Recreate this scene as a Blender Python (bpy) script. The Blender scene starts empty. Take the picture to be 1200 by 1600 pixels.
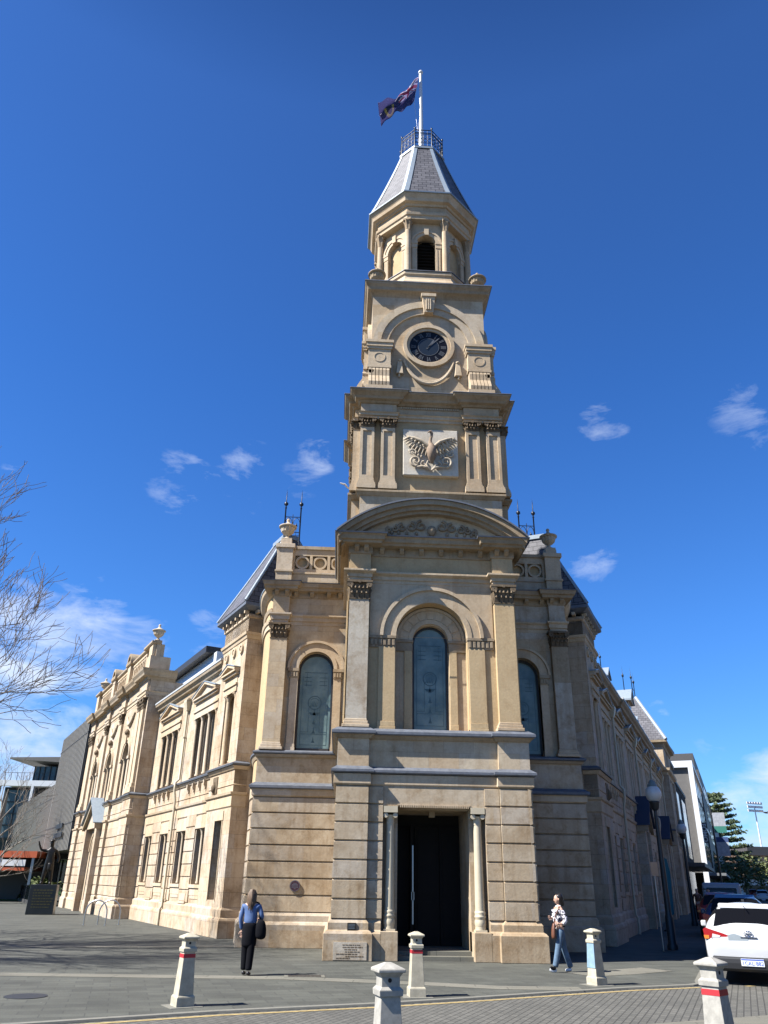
import bpy, bmesh, math, random
from mathutils import Vector, Matrix
PI = math.pi
scene = bpy.context.scene
COL = scene.collection
rnd = random.Random(7)
# ------------------------------------------------------------------ materials
ALB = 0.81   # overall albedo level of the painted and stone surfaces
def dim(c): return tuple(x*ALB for x in c)
def new_mat(name):
    m = bpy.data.materials.new(name); m.use_nodes = True
    nt = m.node_tree; b = nt.nodes['Principled BSDF']
    return m, nt, b
def N(nt, kind, **kw):
    n = nt.nodes.new(kind)
    for k, v in kw.items():
        if k in n.inputs: n.inputs[k].default_value = v
        else: setattr(n, k, v)
    return n
def rgba(c): return (c[0], c[1], c[2], 1.0)
def mixc(nt, fac, a, b, mode='MIX'):
    n = nt.nodes.new('ShaderNodeMix'); n.data_type = 'RGBA'; n.blend_type = mode
    for sock, v in ((n.inputs['Factor'], fac), (n.inputs[6], a), (n.inputs[7], b)):
        if isinstance(v, (int, float)): sock.default_value = v
        elif isinstance(v, tuple): sock.default_value = rgba(v)
        else: nt.links.new(v, sock)
    return n.outputs[2]
def ramp(nt, fac, stops):
    r = nt.nodes.new('ShaderNodeValToRGB'); e = r.color_ramp.elements
    while len(e) < len(stops): e.new(0.5)
    for el, (p, c) in zip(e, stops):
        el.position = p; el.color = rgba(c) if isinstance(c, tuple) else (c, c, c, 1)
    nt.links.new(fac, r.inputs[0]); return r.outputs[0]
def plain(name, c, rough=0.6, metal=0.0, spec=0.5, vary=0.0, vscale=3.0, emit=None):
    m, nt, b = new_mat(name); c = dim(c)
    b.inputs['Roughness'].default_value = rough; b.inputs['Metallic'].default_value = metal
    b.inputs['Specular IOR Level'].default_value = spec
    if vary:
        tc = N(nt, 'ShaderNodeTexCoord'); no = N(nt, 'ShaderNodeTexNoise', Scale=vscale, Detail=5.0, Roughness=0.65)
        nt.links.new(tc.outputs['Object'], no.inputs['Vector'])
        lo = tuple(max(0, x*(1-vary)) for x in c); hi = tuple(min(1, x*(1+vary)) for x in c)
        nt.links.new(ramp(nt, no.outputs[0], [(0.3, lo), (0.7, hi)]), b.inputs['Base Color'])
    else:
        b.inputs['Base Color'].default_value = rgba(c)
    if emit:
        b.inputs['Emission Color'].default_value = rgba(emit[0]); b.inputs['Emission Strength'].default_value = emit[1]
    return m
def stone(name, ca, cb, bw=0.95, bh=0.46, mort=0.6, msize=0.006, stain=(0.60, 0.50, 0.38), amount=0.45, rough=0.9, offz=0.0, patch=None):
    """sandstone / painted render: block joints on the wall's own UV, tone per block, weather stains and streaks"""
    m, nt, b = new_mat(name); L = nt.links
    wm_ = lambda c: dim((c[0], c[1]*0.985, c[2]*0.965))
    ca, cb, patch = wm_(ca), wm_(cb), (wm_(patch) if patch else None)
    tc = N(nt, 'ShaderNodeTexCoord')
    mp = N(nt, 'ShaderNodeMapping'); mp.inputs['Location'].default_value = (0.13, offz, 0); L.new(tc.outputs['UV'], mp.inputs[0])
    br = N(nt, 'ShaderNodeTexBrick', Scale=1.0); br.offset = 0.5
    br.inputs['Brick Width'].default_value = bw; br.inputs['Row Height'].default_value = bh
    br.inputs['Mortar Size'].default_value = msize; br.inputs['Mortar Smooth'].default_value = 0.3; br.inputs['Bias'].default_value = 0.0
    br.inputs['Color1'].default_value = rgba(ca); br.inputs['Color2'].default_value = rgba(cb)
    br.inputs['Mortar'].default_value = rgba(tuple(x*mort for x in ca)); L.new(mp.outputs[0], br.inputs[0])
    n1 = N(nt, 'ShaderNodeTexNoise', Scale=0.9, Detail=7.0, Roughness=0.68); L.new(tc.outputs['Object'], n1.inputs['Vector'])
    f1 = ramp(nt, n1.outputs[0], [(0.44, 0.0), (0.72, 1.0)])
    mp2 = N(nt, 'ShaderNodeMapping'); mp2.inputs['Scale'].default_value = (5.5, 5.5, 0.55); L.new(tc.outputs['Object'], mp2.inputs[0])
    n2 = N(nt, 'ShaderNodeTexNoise', Scale=1.0, Detail=5.0, Roughness=0.6); L.new(mp2.outputs[0], n2.inputs['Vector'])
    f2 = ramp(nt, n2.outputs[0], [(0.50, 0.0), (0.78, 1.0)])
    n3 = N(nt, 'ShaderNodeTexNoise', Scale=14.0, Detail=4.0, Roughness=0.7); L.new(tc.outputs['Object'], n3.inputs['Vector'])
    f3 = ramp(nt, n3.outputs[0], [(0.25, 0.88), (0.75, 1.10)])
    def ms(x):
        q = nt.nodes.new('ShaderNodeMath'); q.operation = 'MULTIPLY'; q.inputs[1].default_value = x; return q
    c = br.outputs[0]
    if patch:
        n4 = N(nt, 'ShaderNodeTexNoise', Scale=0.55, Detail=3.0, Roughness=0.5); mp4 = N(nt, 'ShaderNodeMapping'); mp4.inputs['Location'].default_value = (7.3, 2.1, 4.4)
        L.new(tc.outputs['Object'], mp4.inputs[0]); L.new(mp4.outputs[0], n4.inputs['Vector'])
        c = mixc(nt, ramp(nt, n4.outputs[0], [(0.53, 0.0), (0.57, 0.75)]), c, patch)
    if bw < 5:
        b2 = N(nt, 'ShaderNodeTexBrick', Scale=1.0); b2.offset = 0.5
        for k_, v_ in (('Brick Width', bw), ('Row Height', bh), ('Mortar Size', 0.0), ('Bias', 0.0)): b2.inputs[k_].default_value = v_
        b2.inputs['Color1'].default_value = (0,0,0,1); b2.inputs['Color2'].default_value = (1,1,1,1); L.new(mp.outputs[0], b2.inputs[0])
        c = mixc(nt, ramp(nt, b2.outputs[0], [(0.74, 0.0), (0.80, 0.55)]), c, (ca[0]*0.92, ca[1]*1.0, ca[2]*1.18))
        c = mixc(nt, ramp(nt, b2.outputs[0], [(0.16, 0.45), (0.22, 0.0)]), c, (ca[0]*0.72, ca[1]*0.66, ca[2]*0.60))
    n5 = N(nt, 'ShaderNodeTexNoise', Scale=3.2, Detail=9.0, Roughness=0.72, Distortion=0.4); L.new(tc.outputs['Object'], n5.inputs['Vector'])
    q5 = ms(min(1.0, amount*1.25)); L.new(ramp(nt, n5.outputs[0], [(0.50, 0.0), (0.68, 1.0)]), q5.inputs[0]); c = mixc(nt, q5.outputs[0], c, (0.74, 0.68, 0.60), 'MULTIPLY')
    q1 = ms(amount); L.new(f1, q1.inputs[0]); c = mixc(nt, q1.outputs[0], c, stain, 'MULTIPLY')
    q2 = ms(amount*0.8); L.new(f2, q2.inputs[0]); c = mixc(nt, q2.outputs[0], c, stain, 'MULTIPLY')
    c = mixc(nt, 1.0, c, f3, 'MULTIPLY')
    L.new(c, b.inputs['Base Color']); b.inputs['Roughness'].default_value = rough; b.inputs['Specular IOR Level'].default_value = 0.25
    bp = N(nt, 'ShaderNodeBump', Strength=0.25, Distance=0.02); L.new(n3.outputs[0], bp.inputs['Height']); L.new(bp.outputs[0], b.inputs['Normal'])
    return m
def tiled(name, ca, cb, mort, bw, bh, msize, rot=0.0, grain=60.0, rough=0.85, bump=0.3, big=(0.85, 1.12), coord='Object', spots=None):
    m, nt, b = new_mat(name); L = nt.links; ca, cb, mort = dim(ca), dim(cb), dim(mort)
    tc = N(nt, 'ShaderNodeTexCoord'); mp = N(nt, 'ShaderNodeMapping'); mp.inputs['Rotation'].default_value = (0, 0, rot); L.new(tc.outputs[coord], mp.inputs[0])
    br = N(nt, 'ShaderNodeTexBrick', Scale=1.0); br.offset = 0.5
    for k, v in (('Brick Width', bw), ('Row Height', bh), ('Mortar Size', msize), ('Mortar Smooth', 0.2)): br.inputs[k].default_value = v
    br.inputs['Color1'].default_value = rgba(ca); br.inputs['Color2'].default_value = rgba(cb); br.inputs['Mortar'].default_value = rgba(mort)
    L.new(mp.outputs[0], br.inputs[0])
    n1 = N(nt, 'ShaderNodeTexNoise', Scale=0.7, Detail=8.0, Roughness=0.7); L.new(tc.outputs['Object'], n1.inputs['Vector'])
    n2 = N(nt, 'ShaderNodeTexNoise', Scale=grain, Detail=3.0, Roughness=0.7); L.new(tc.outputs['Object'], n2.inputs['Vector'])
    c = mixc(nt, 1.0, br.outputs[0], ramp(nt, n1.outputs[0], [(0.3, big[0]), (0.7, big[1])]), 'MULTIPLY')
    c = mixc(nt, 1.0, c, (1.0, 0.98, 0.93), 'MULTIPLY') if coord == 'Object' else c
    c = mixc(nt, 1.0, c, ramp(nt, n2.outputs[0], [(0.25, 0.72), (0.75, 1.3)]), 'MULTIPLY')
    if spots:
        v = N(nt, 'ShaderNodeTexVoronoi', Scale=1.3); L.new(tc.outputs['Object'], v.inputs['Vector'])
        c = mixc(nt, ramp(nt, v.outputs['Distance'], [(0.022, 0.8), (0.034, 0.0)]), c, spots)
    L.new(c, b.inputs['Base Color']); b.inputs['Roughness'].default_value = rough; b.inputs['Specular IOR Level'].default_value = 0.3
    bp = N(nt, 'ShaderNodeBump', Strength=bump, Distance=0.01); L.new(n2.outputs[0], bp.inputs['Height']); L.new(bp.outputs[0], b.inputs['Normal'])
    return m
M = {}
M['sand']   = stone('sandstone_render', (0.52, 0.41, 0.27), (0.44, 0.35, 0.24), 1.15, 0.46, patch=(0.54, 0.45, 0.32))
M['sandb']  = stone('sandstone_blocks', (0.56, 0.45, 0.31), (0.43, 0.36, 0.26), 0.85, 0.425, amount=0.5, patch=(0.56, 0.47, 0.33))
M['wing']   = stone('wing_sandstone', (0.56, 0.465, 0.345), (0.45, 0.365, 0.265), 0.95, 0.46, mort=0.42, amount=0.75)
M['rust']   = stone('rusticated_render', (0.50, 0.405, 0.28), (0.42, 0.345, 0.25), 1.75, 0.463, msize=0.001, amount=0.75, patch=(0.50, 0.42, 0.31))
M['rustw']  = stone('rusticated_wing_stone', (0.54, 0.445, 0.325), (0.44, 0.355, 0.26), 1.3, 0.46, mort=0.45, amount=0.75)
M['ochre']  = stone('ochre_render', (0.50, 0.375, 0.215), (0.47, 0.35, 0.205), 40.0, 30.0, msize=0.001, amount=0.32)
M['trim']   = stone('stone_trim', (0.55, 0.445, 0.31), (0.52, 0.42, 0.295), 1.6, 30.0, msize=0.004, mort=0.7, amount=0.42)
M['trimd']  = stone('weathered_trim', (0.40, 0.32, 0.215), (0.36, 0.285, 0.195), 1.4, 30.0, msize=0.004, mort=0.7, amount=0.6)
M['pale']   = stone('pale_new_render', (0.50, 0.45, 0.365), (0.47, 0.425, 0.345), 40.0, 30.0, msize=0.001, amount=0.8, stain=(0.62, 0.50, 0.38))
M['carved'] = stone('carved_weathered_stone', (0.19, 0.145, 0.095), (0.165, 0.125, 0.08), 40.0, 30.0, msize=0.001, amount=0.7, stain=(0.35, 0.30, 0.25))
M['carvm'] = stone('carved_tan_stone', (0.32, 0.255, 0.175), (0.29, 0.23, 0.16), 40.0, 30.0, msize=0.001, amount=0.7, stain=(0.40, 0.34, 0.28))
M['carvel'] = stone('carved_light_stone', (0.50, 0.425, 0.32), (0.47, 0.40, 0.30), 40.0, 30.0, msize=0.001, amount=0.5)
M['cream']  = plain('cream_paint', (0.50, 0.43, 0.30), 0.55, vary=0.08)
M['lead']   = plain('lead_flashing', (0.115, 0.125, 0.145), 0.6, 0.1, vary=0.25, vscale=6)
M['zinc']   = plain('pale_zinc_hip', (0.28, 0.33, 0.37), 0.45, 0.2, vary=0.12, vscale=8)
M['slate']  = tiled('roof_slate', (0.085, 0.083, 0.090), (0.135, 0.130, 0.138), (0.028, 0.028, 0.032), 0.34, 0.2, 0.016, coord='UV', grain=25, rough=0.55, big=(0.8, 1.2))
M['iron']   = plain('black_iron', (0.012, 0.015, 0.022), 0.45, 0.4)
M['white']  = plain('white_paint', (0.62, 0.63, 0.63), 0.35, vary=0.04)
M['gutter'] = plain('white_gutter', (0.42, 0.43, 0.43), 0.5, vary=0.1)
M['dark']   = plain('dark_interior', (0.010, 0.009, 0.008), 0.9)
M['frame']  = plain('dark_window_frame', (0.025, 0.022, 0.02), 0.5)
M['glassd'] = plain('dark_glass', (0.016, 0.017, 0.019), 0.12, spec=0.35)
M['doorw']  = plain('dark_timber', (0.007, 0.005, 0.004), 0.7, vary=0.3, spec=0.2)
M['steel']  = plain('brushed_steel', (0.42, 0.42, 0.42), 0.35, 0.9)
M['panelp'] = stone('pale_panel_stone', (0.60, 0.55, 0.46), (0.58, 0.53, 0.44), 40.0, 30.0, msize=0.001, amount=0.35)
M['hood'] = plain('dark_blue_lead_hood', (0.035, 0.042, 0.07), 0.6)
M['board']  = plain('boarded_opening', (0.085, 0.082, 0.066), 0.8, vary=0.15)
def etched(name):
    m, nt, b = new_mat(name); L = nt.links
    tc = N(nt, 'ShaderNodeTexCoord'); n1 = N(nt, 'ShaderNodeTexNoise', Scale=1.6, Detail=4.0); L.new(tc.outputs['Object'], n1.inputs['Vector'])
    L.new(ramp(nt, n1.outputs[0], [(0.35, (0.085, 0.125, 0.120)), (0.7, (0.175, 0.235, 0.215))]), b.inputs['Base Color'])
    b.inputs['Roughness'].default_value = 0.2; b.inputs['Specular IOR Level'].default_value = 0.4
    bp = N(nt, 'ShaderNodeBump', Strength=0.5, Distance=0.05); nb = N(nt, 'ShaderNodeTexNoise', Scale=2.2, Detail=2.0); L.new(tc.outputs['Object'], nb.inputs['Vector']); L.new(nb.outputs[0], bp.inputs['Height']); L.new(bp.outputs[0], b.inputs['Normal'])
    return m
M['etch'] = etched('etched_glass')
M['etchl'] = plain('etched_lines', (0.045, 0.085, 0.09), 0.4)
M['etchp'] = plain('etched_pale_lines', (0.32, 0.42, 0.42), 0.4)
# ------------------------------------------------------------------ mesh builder
class MB:
    def __init__(s, frame=None): s.v = []; s.f = []; s.sm = []; s.mi = []; s.M = frame or Matrix(); s.cur = 0
    def add(s, vs, fs, smooth=False):
        o = len(s.v); s.v += [tuple(p) for p in vs]
        for f in fs: s.f.append([o+i for i in f]); s.sm.append(smooth); s.mi.append(s.cur)
    def box(s, x0, x1, y0, y1, z0, z1):
        if x0 > x1: x0, x1 = x1, x0
        if y0 > y1: y0, y1 = y1, y0
        s.add([(x0,y0,z0),(x1,y0,z0),(x1,y1,z0),(x0,y1,z0),(x0,y0,z1),(x1,y0,z1),(x1,y1,z1),(x0,y1,z1)],
              [(0,3,2,1),(4,5,6,7),(0,1,5,4),(1,2,6,5),(2,3,7,6),(3,0,4,7)])
    def frustum(s, a, z0, b, z1):   # a,b = (x0,x1,y0,y1)
        s.add([(a[0],a[2],z0),(a[1],a[2],z0),(a[1],a[3],z0),(a[0],a[3],z0),(b[0],b[2],z1),(b[1],b[2],z1),(b[1],b[3],z1),(b[0],b[3],z1)],
              [(0,3,2,1),(4,5,6,7),(0,1,5,4),(1,2,6,5),(2,3,7,6),(3,0,4,7)])
    def prism_y(s, poly, y0, y1, smooth=False):   # poly in (x,z)
        n = len(poly); vs = [(x,y0,z) for x,z in poly] + [(x,y1,z) for x,z in poly]
        s.add(vs, [tuple(range(n)), tuple(range(2*n-1, n-1, -1))])
        s.add(vs, [(i,(i+1)%n,n+(i+1)%n,n+i) for i in range(n)], smooth)
    def prism_x(s, poly, x0, x1):   # poly in (y,z)
        n = len(poly); vs = [(x0,y,z) for y,z in poly] + [(x1,y,z) for y,z in poly]
        s.add(vs, [tuple(range(n)), tuple(range(2*n-1, n-1, -1))] + [(i,(i+1)%n,n+(i+1)%n,n+i) for i in range(n)])
    def prism_z(s, poly, z0, z1, smooth=False):
        n = len(poly); vs = [(x,y,z0) for x,y in poly] + [(x,y,z1) for x,y in poly]
        s.add(vs, [tuple(range(n)), tuple(range(2*n-1, n-1, -1))])
        s.add(vs, [(i,(i+1)%n,n+(i+1)%n,n+i) for i in range(n)], smooth)
    def ring(s, cx, cz, r0, r1, y0, y1, a0=0.0, a1=PI, n=28, smooth=True):
        full = abs(a1-a0-2*PI) < 1e-6; k = n if full else n+1; vs = []
        for i in range(k):
            a = a0+(a1-a0)*i/n; c, q = math.cos(a), math.sin(a)
            vs += [(cx+r0*c,y0,cz+r0*q),(cx+r1*c,y0,cz+r1*q),(cx+r1*c,y1,cz+r1*q),(cx+r0*c,y1,cz+r0*q)]
        fr = []; cu = []
        for i in range(n):
            p = 4*i; q = 4*((i+1)%k)
            fr += [(p,p+1,q+1,q),(p+3,q+3,q+2,p+2)]; cu += [(p+1,p+2,q+2,q+1),(p,q,q+3,p+3)]
        s.add(vs, fr); s.add(vs, cu, smooth)
        if not full: s.add(vs, [(0,1,2,3),(4*n,4*n+3,4*n+2,4*n+1)])
    def lathe(s, cx, cy, prof, n=20, a0=0.0, smooth=True, flute=0):
        vs = []
        for r, z in prof:
            for i in range(n):
                a = a0+2*PI*i/n; q = r*(1-(flute if i % 2 else 0)); vs.append((cx+q*math.cos(a), cy+q*math.sin(a), z))
        fs = [(j*n+i, j*n+(i+1)%n, (j+1)*n+(i+1)%n, (j+1)*n+i) for j in range(len(prof)-1) for i in range(n)]
        s.add(vs, fs, smooth); s.add(vs, [tuple(range(n-1,-1,-1)), tuple((len(prof)-1)*n+i for i in range(n))])
    def tube(s, pts, r, n=6, smooth=True):
        P = [Vector(p) for p in pts]; R = r if isinstance(r, (list, tuple)) else [r]*len(P); vs = []
        up = Vector((0,0,1)); prev = None
        for i, p in enumerate(P):
            t = (P[min(i+1,len(P)-1)]-P[max(i-1,0)])
            if t.length < 1e-9: t = Vector((0,0,1))
            t.normalize()
            if prev is None:
                a = t.orthogonal().normalized()
            else:
                a = prev - t*prev.dot(t)
                a = a.normalized() if a.length > 1e-6 else t.orthogonal().normalized()
            prev = a; b = t.cross(a)
            for k in range(n):
                th = 2*PI*k/n; q = p+(a*math.cos(th)+b*math.sin(th))*R[i]; vs.append(tuple(q))
        m = len(P)
        s.add(vs, [(j*n+i, j*n+(i+1)%n, (j+1)*n+(i+1)%n, (j+1)*n+i) for j in range(m-1) for i in range(n)], smooth)
        s.add(vs, [tuple(range(n-1,-1,-1)), tuple((m-1)*n+i for i in range(n))])
    def sweep(s, path, prof, closed=False):
        """prof: closed polygon of (outward, z); path in plan, outward on its right hand"""
        n = len(path); k = len(prof); vs = []
        def nrm(a, b):
            d = Vector((b[0]-a[0], b[1]-a[1])); d.normalize(); return Vector((d.y, -d.x))
        for i in range(n):
            if closed: n1 = nrm(path[i-1], path[i]); n2 = nrm(path[i], path[(i+1) % n])
            else:
                n1 = nrm(path[max(i-1,0)], path[max(i-1,0)+1]); n2 = nrm(path[min(i,n-2)], path[min(i,n-2)+1])
            m = (n1+n2)/max(0.35, 1+n1.dot(n2))
            for o, z in prof: vs.append((path[i][0]+m.x*o, path[i][1]+m.y*o, z))
        segs = n if closed else n-1
        s.add(vs, [(i*k+j, ((i+1)%n)*k+j, ((i+1)%n)*k+(j+1)%k, i*k+(j+1)%k) for i in range(segs) for j in range(k)])
        if not closed: s.add(vs, [tuple(range(k)), tuple((n-1)*k+j for j in range(k-1,-1,-1))])
    def wall(s, x0, x1, z0, z1, y, depth, ops=(), n=20):
        """front sheet at y with reveals going back `depth`; ops = (cx, halfwidth, zbottom, zspring, arched)"""
        ops = sorted(ops); cur = x0
        def q(a, b, c, d):
            if b-a > 1e-5 and d-c > 1e-5: s.add([(a,y,c),(b,y,c),(b,y,d),(a,y,d)], [(0,1,2,3)])
        for cx, hw, zb, zs, ar in ops:
            a, b = cx-hw, cx+hw; q(cur, a, z0, z1); q(a, b, z0, zb)
            if ar:
                pts = [(cx+hw*math.cos(PI-PI*i/n), zs+hw*math.sin(PI-PI*i/n)) for i in range(n+1)]
                for i in range(n):
                    (xa,za),(xb,zb2) = pts[i], pts[i+1]
                    s.add([(xa,y,za),(xb,y,zb2),(xb,y,z1),(xa,y,z1)], [(0,1,2,3)])
                    s.add([(xa,y,za),(xb,y,zb2),(xb,y+depth,zb2),(xa,y+depth,za)], [(0,3,2,1)], True)
            else:
                q(a, b, zs, z1); s.add([(a,y,zs),(b,y,zs),(b,y+depth,zs),(a,y+depth,zs)], [(0,1,2,3)])
            lo = max(zb, z0)
            s.add([(a,y,lo),(a,y,min(zs,z1)),(a,y+depth,min(zs,z1)),(a,y+depth,lo)], [(0,1,2,3)])
            s.add([(b,y,lo),(b,y,min(zs,z1)),(b,y+depth,min(zs,z1)),(b,y+depth,lo)], [(3,2,1,0)])
            s.add([(a,y,lo),(b,y,lo),(b,y+depth,lo),(a,y+depth,lo)], [(3,2,1,0)])
            cur = b
        q(cur, x1, z0, z1)
    def courses(s, x0, x1, zs, y, proud, ops=(), gap=0.035, side=0.0):
        """rusticated courses: slabs standing proud of the wall at y, openings (cx,hw,zb,zt) left out"""
        for za, zb in zip(zs[:-1], zs[1:]):
            spans = [(x0, x1)]
            for cx, hw, ob, ot in ops:
                if ob < zb-0.05 and ot > za+0.05:
                    ns = []
                    for a, b in spans:
                        if cx-hw > a and cx+hw < b: ns += [(a, cx-hw), (cx+hw, b)]
                        elif cx+hw <= a or cx-hw >= b: ns.append((a, b))
                        elif cx-hw <= a and cx+hw < b: ns.append((cx+hw, b))
                        elif cx+hw >= b and cx-hw > a: ns.append((a, cx-hw))
                    spans = ns
            for a, b in spans:
                if b-a > 0.03:
                    g = gap/2; c = 0.012; x_0, x_1, yf = a, b, y-proud
                    vs = [(x_0,y+0.02,za+g-c),(x_1,y+0.02,za+g-c),(x_1,yf,za+g+c),(x_0,yf,za+g+c),(x_1,yf,zb-g-c),(x_0,yf,zb-g-c),(x_1,y+0.02,zb-g+c),(x_0,y+0.02,zb-g+c)]
                    s.add(vs, [(0,1,2,3),(3,2,4,5),(5,4,6,7),(0,3,5,7),(1,6,4,2)])
    def build(s, name, mats, parent=None, label=None, bevel=0, recalc=True):
        me = bpy.data.meshes.new(name); 
        Mx = s.M
        me.from_pydata([tuple(Mx @ Vector(p)) for p in s.v], [], s.f)
        for p, sm, mi in zip(me.polygons, s.sm, s.mi): p.use_smooth = sm; p.material_index = mi
        uv = me.uv_layers.new(name='UVMap').data; li = 0
        for f in s.f:
            p0, p1, p2 = (Vector(s.v[f[0]]), Vector(s.v[f[1]]), Vector(s.v[f[2]]))
            n = (p1-p0).cross(p2-p0)
            if n.length < 1e-12 and len(f) > 3: n = (p2-p0).cross(Vector(s.v[f[3]])-p0)
            ax = (abs(n.x), abs(n.y), abs(n.z)*0.8); k = ax.index(max(ax))
            for i in f:
                p = s.v[i]; uv[li].uv = (p[1], p[2]) if k == 0 else ((p[0], p[2]) if k == 1 else (p[0], p[1])); li += 1
        if not isinstance(mats, (list, tuple)): mats = [mats]
        for m in mats: me.materials.append(M[m] if isinstance(m, str) else m)
        if recalc:
            bm = bmesh.new(); bm.from_mesh(me); bmesh.ops.recalc_face_normals(bm, faces=bm.faces); bm.to_mesh(me); bm.free()
        o = bpy.data.objects.new(name, me); COL.objects.link(o)
        if parent: o.parent = parent
        if label: o['label'] = label
        if bevel:
            md = o.modifiers.new('Bevel', 'BEVEL'); md.width = bevel; md.segments = 2; md.limit_method = 'ANGLE'; md.angle_limit = math.radians(40)
        return o
def tag(o, label=None, cat=None, group=None, kind=None):
    if label: o['label'] = label
    if cat: o['category'] = cat
    if group: o['group'] = group
    if kind: o['kind'] = kind
    return o
def empty(name, loc=(0,0,0), rz=0.0, label=None, cat=None, group=None):
    o = bpy.data.objects.new(name, None); o.empty_display_size = 0.3; COL.objects.link(o)
    o.location = loc; o.rotation_euler = (0, 0, rz); return tag(o, label, cat, group)
def kids(o): return [c for c in bpy.data.objects if c.parent == o]
def copy_tree(o, parent=None):
    c = o.copy(); COL.objects.link(c); c.parent = parent
    for ch in kids(o): copy_tree(ch, c)
    return c
def text_obj(txt, name, size, mat, parent, mtx, extrude=0.004, align='CENTER', bold=0.0):
    cu = bpy.data.curves.new(name, 'FONT'); cu.body = txt; cu.size = size; cu.extrude = extrude; cu.align_x = align; cu.align_y = 'CENTER'; cu.offset = bold
    tmp = bpy.data.objects.new(name, cu); COL.objects.link(tmp)
    bpy.context.view_layer.update()
    me = bpy.data.meshes.new_from_object(tmp.evaluated_get(bpy.context.evaluated_depsgraph_get()))
    bpy.data.objects.remove(tmp); bpy.data.curves.remove(cu)
    me.name = name; me.transform(mtx); me.materials.clear(); me.materials.append(M[mat] if isinstance(mat, str) else mat)
    o = bpy.data.objects.new(name, me); COL.objects.link(o); o.parent = parent; return o
def inset_prof(z0, z1, steps):
    """moulding profile: steps = list of (outward, fraction of height) from bottom to top"""
    return [(-0.15, z0)] + [(o, z0+(z1-z0)*t) for o, t in steps] + [(-0.15, z1)]
# ------------------------------------------------------------------ camera
F = 1202.0; H = 1.8
pitch, roll, yaw = math.radians(25.66), math.radians(1.02), math.radians(2.7)
CAM = Vector((-2.569, -22.078, H))
fwd = Vector((math.sin(yaw)*math.cos(pitch), math.cos(yaw)*math.cos(pitch), math.sin(pitch)))
r0 = Vector((math.cos(yaw), -math.sin(yaw), 0)); u0 = r0.cross(fwd)
rgt = r0*math.cos(roll)+u0*math.sin(roll); up = u0*math.cos(roll)-r0*math.sin(roll)
cd = bpy.data.cameras.new('camera'); cam = bpy.data.objects.new('camera', cd); COL.objects.link(cam)
cam.matrix_world = Matrix(((rgt.x, up.x, -fwd.x, CAM.x), (rgt.y, up.y, -fwd.y, CAM.y), (rgt.z, up.z, -fwd.z, CAM.z), (0,0,0,1)))
cd.sensor_fit = 'VERTICAL'; cd.sensor_height = 24.0; cd.lens = 24.0*F/1600.0; cd.clip_start = 0.05; cd.clip_end = 20000
scene.camera = cam
# ------------------------------------------------------------------ sun and sky
SEL = math.radians(47.0); SAZ = math.radians(19.0)      # shadows fall towards +x, swung SAZ towards +y
sund = Vector((math.cos(SEL)*math.cos(SAZ), math.cos(SEL)*math.sin(SAZ), -math.sin(SEL)))
sl = bpy.data.lights.new('sun', 'SUN'); sl.energy = 5.0; sl.angle = math.radians(0.53); sl.color = (1.0, 0.975, 0.94)
so = bpy.data.objects.new('sun', sl); COL.objects.link(so); so.rotation_euler = sund.to_track_quat('-Z', 'Y').to_euler(); so.location = (-30, -20, 40)
w = bpy.data.worlds.new('World'); scene.world = w; w.use_nodes = True; nt = w.node_tree; Lk = nt.links
bg = nt.nodes['Background']; bg.inputs[1].default_value = 0.05
sky = nt.nodes.new('ShaderNodeTexSky'); sky.sky_type = 'NISHITA'; sky.sun_disc = False; sky.sun_elevation = SEL
sky.sun_rotation = math.radians(270.0-19.0); sky.air_density = 1.0; sky.dust_density = 0.15; sky.ozone_density = 5.0; sky.altitude = 0
tc = nt.nodes.new('ShaderNodeTexCoord')
def vdot(vec):
    d = nt.nodes.new('ShaderNodeVectorMath'); d.operation = 'DOT_PRODUCT'; Lk.new(tc.outputs['Generated'], d.inputs[0]); d.inputs[1].default_value = vec; return d.outputs['Value']
def mth(op, a, b=None, c=None, clamp=False):
    n = nt.nodes.new('ShaderNodeMath'); n.operation = op; n.use_clamp = clamp
    for i, v in enumerate((a, b, c)):
        if v is None: continue
        if isinstance(v, (int, float)): n.inputs[i].default_value = v
        else: Lk.new(v, n.inputs[i])
    return n.outputs[0]
def skydir(px, py):
    return (fwd + rgt*((px-600)/F) - up*((py-800)/F)).normalized()
blobs = [(285,755,62,.62),(340,762,40,.45),(378,722,46,.55),(400,705,22,.4),(497,712,38,.62),(470,748,40,.35),(397,790,22,.4),(930,658,44,.5),(965,668,24,.4),(1165,640,62,.42),(1195,685,30,.35),(18,748,32,.38),
         (922,877,48,.5),(840,690,22,.22),(120,1000,110,.85),(20,1020,130,1.0),(215,1010,70,.68),(60,1180,115,1.05),(-60,1150,150,.75),(330,1020,60,.45),(320,975,34,.5),(1175,1280,85,.98),(1115,1300,65,.85),(1250,1255,110,1.0),(1032,1107,22,.55),(1115,1160,36,.4),(1065,1190,30,.3),
         (-250,900,200,.6),(1450,1000,220,.6),(1500,1250,220,.8),(90,1090,50,.4),(150,925,60,.35)]
mask = None
for px, py, r, s in blobs:
    d = skydir(px, py); dist2 = (px-600)**2+(py-800)**2
    ang = r/ math.sqrt(F*F+dist2) * (F/math.sqrt(F*F+dist2))**0.0
    mr = nt.nodes.new('ShaderNodeMapRange'); mr.interpolation_type = 'SMOOTHSTEP'; Lk.new(vdot(tuple(d)), mr.inputs[0])
    mr.inputs[1].default_value = math.cos(ang*1.15); mr.inputs[2].default_value = math.cos(ang*0.15); mr.inputs[3].default_value = 0; mr.inputs[4].default_value = s
    mask = mr.outputs[0] if mask is None else mth('MAXIMUM', mask, mr.outputs[0])
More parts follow.
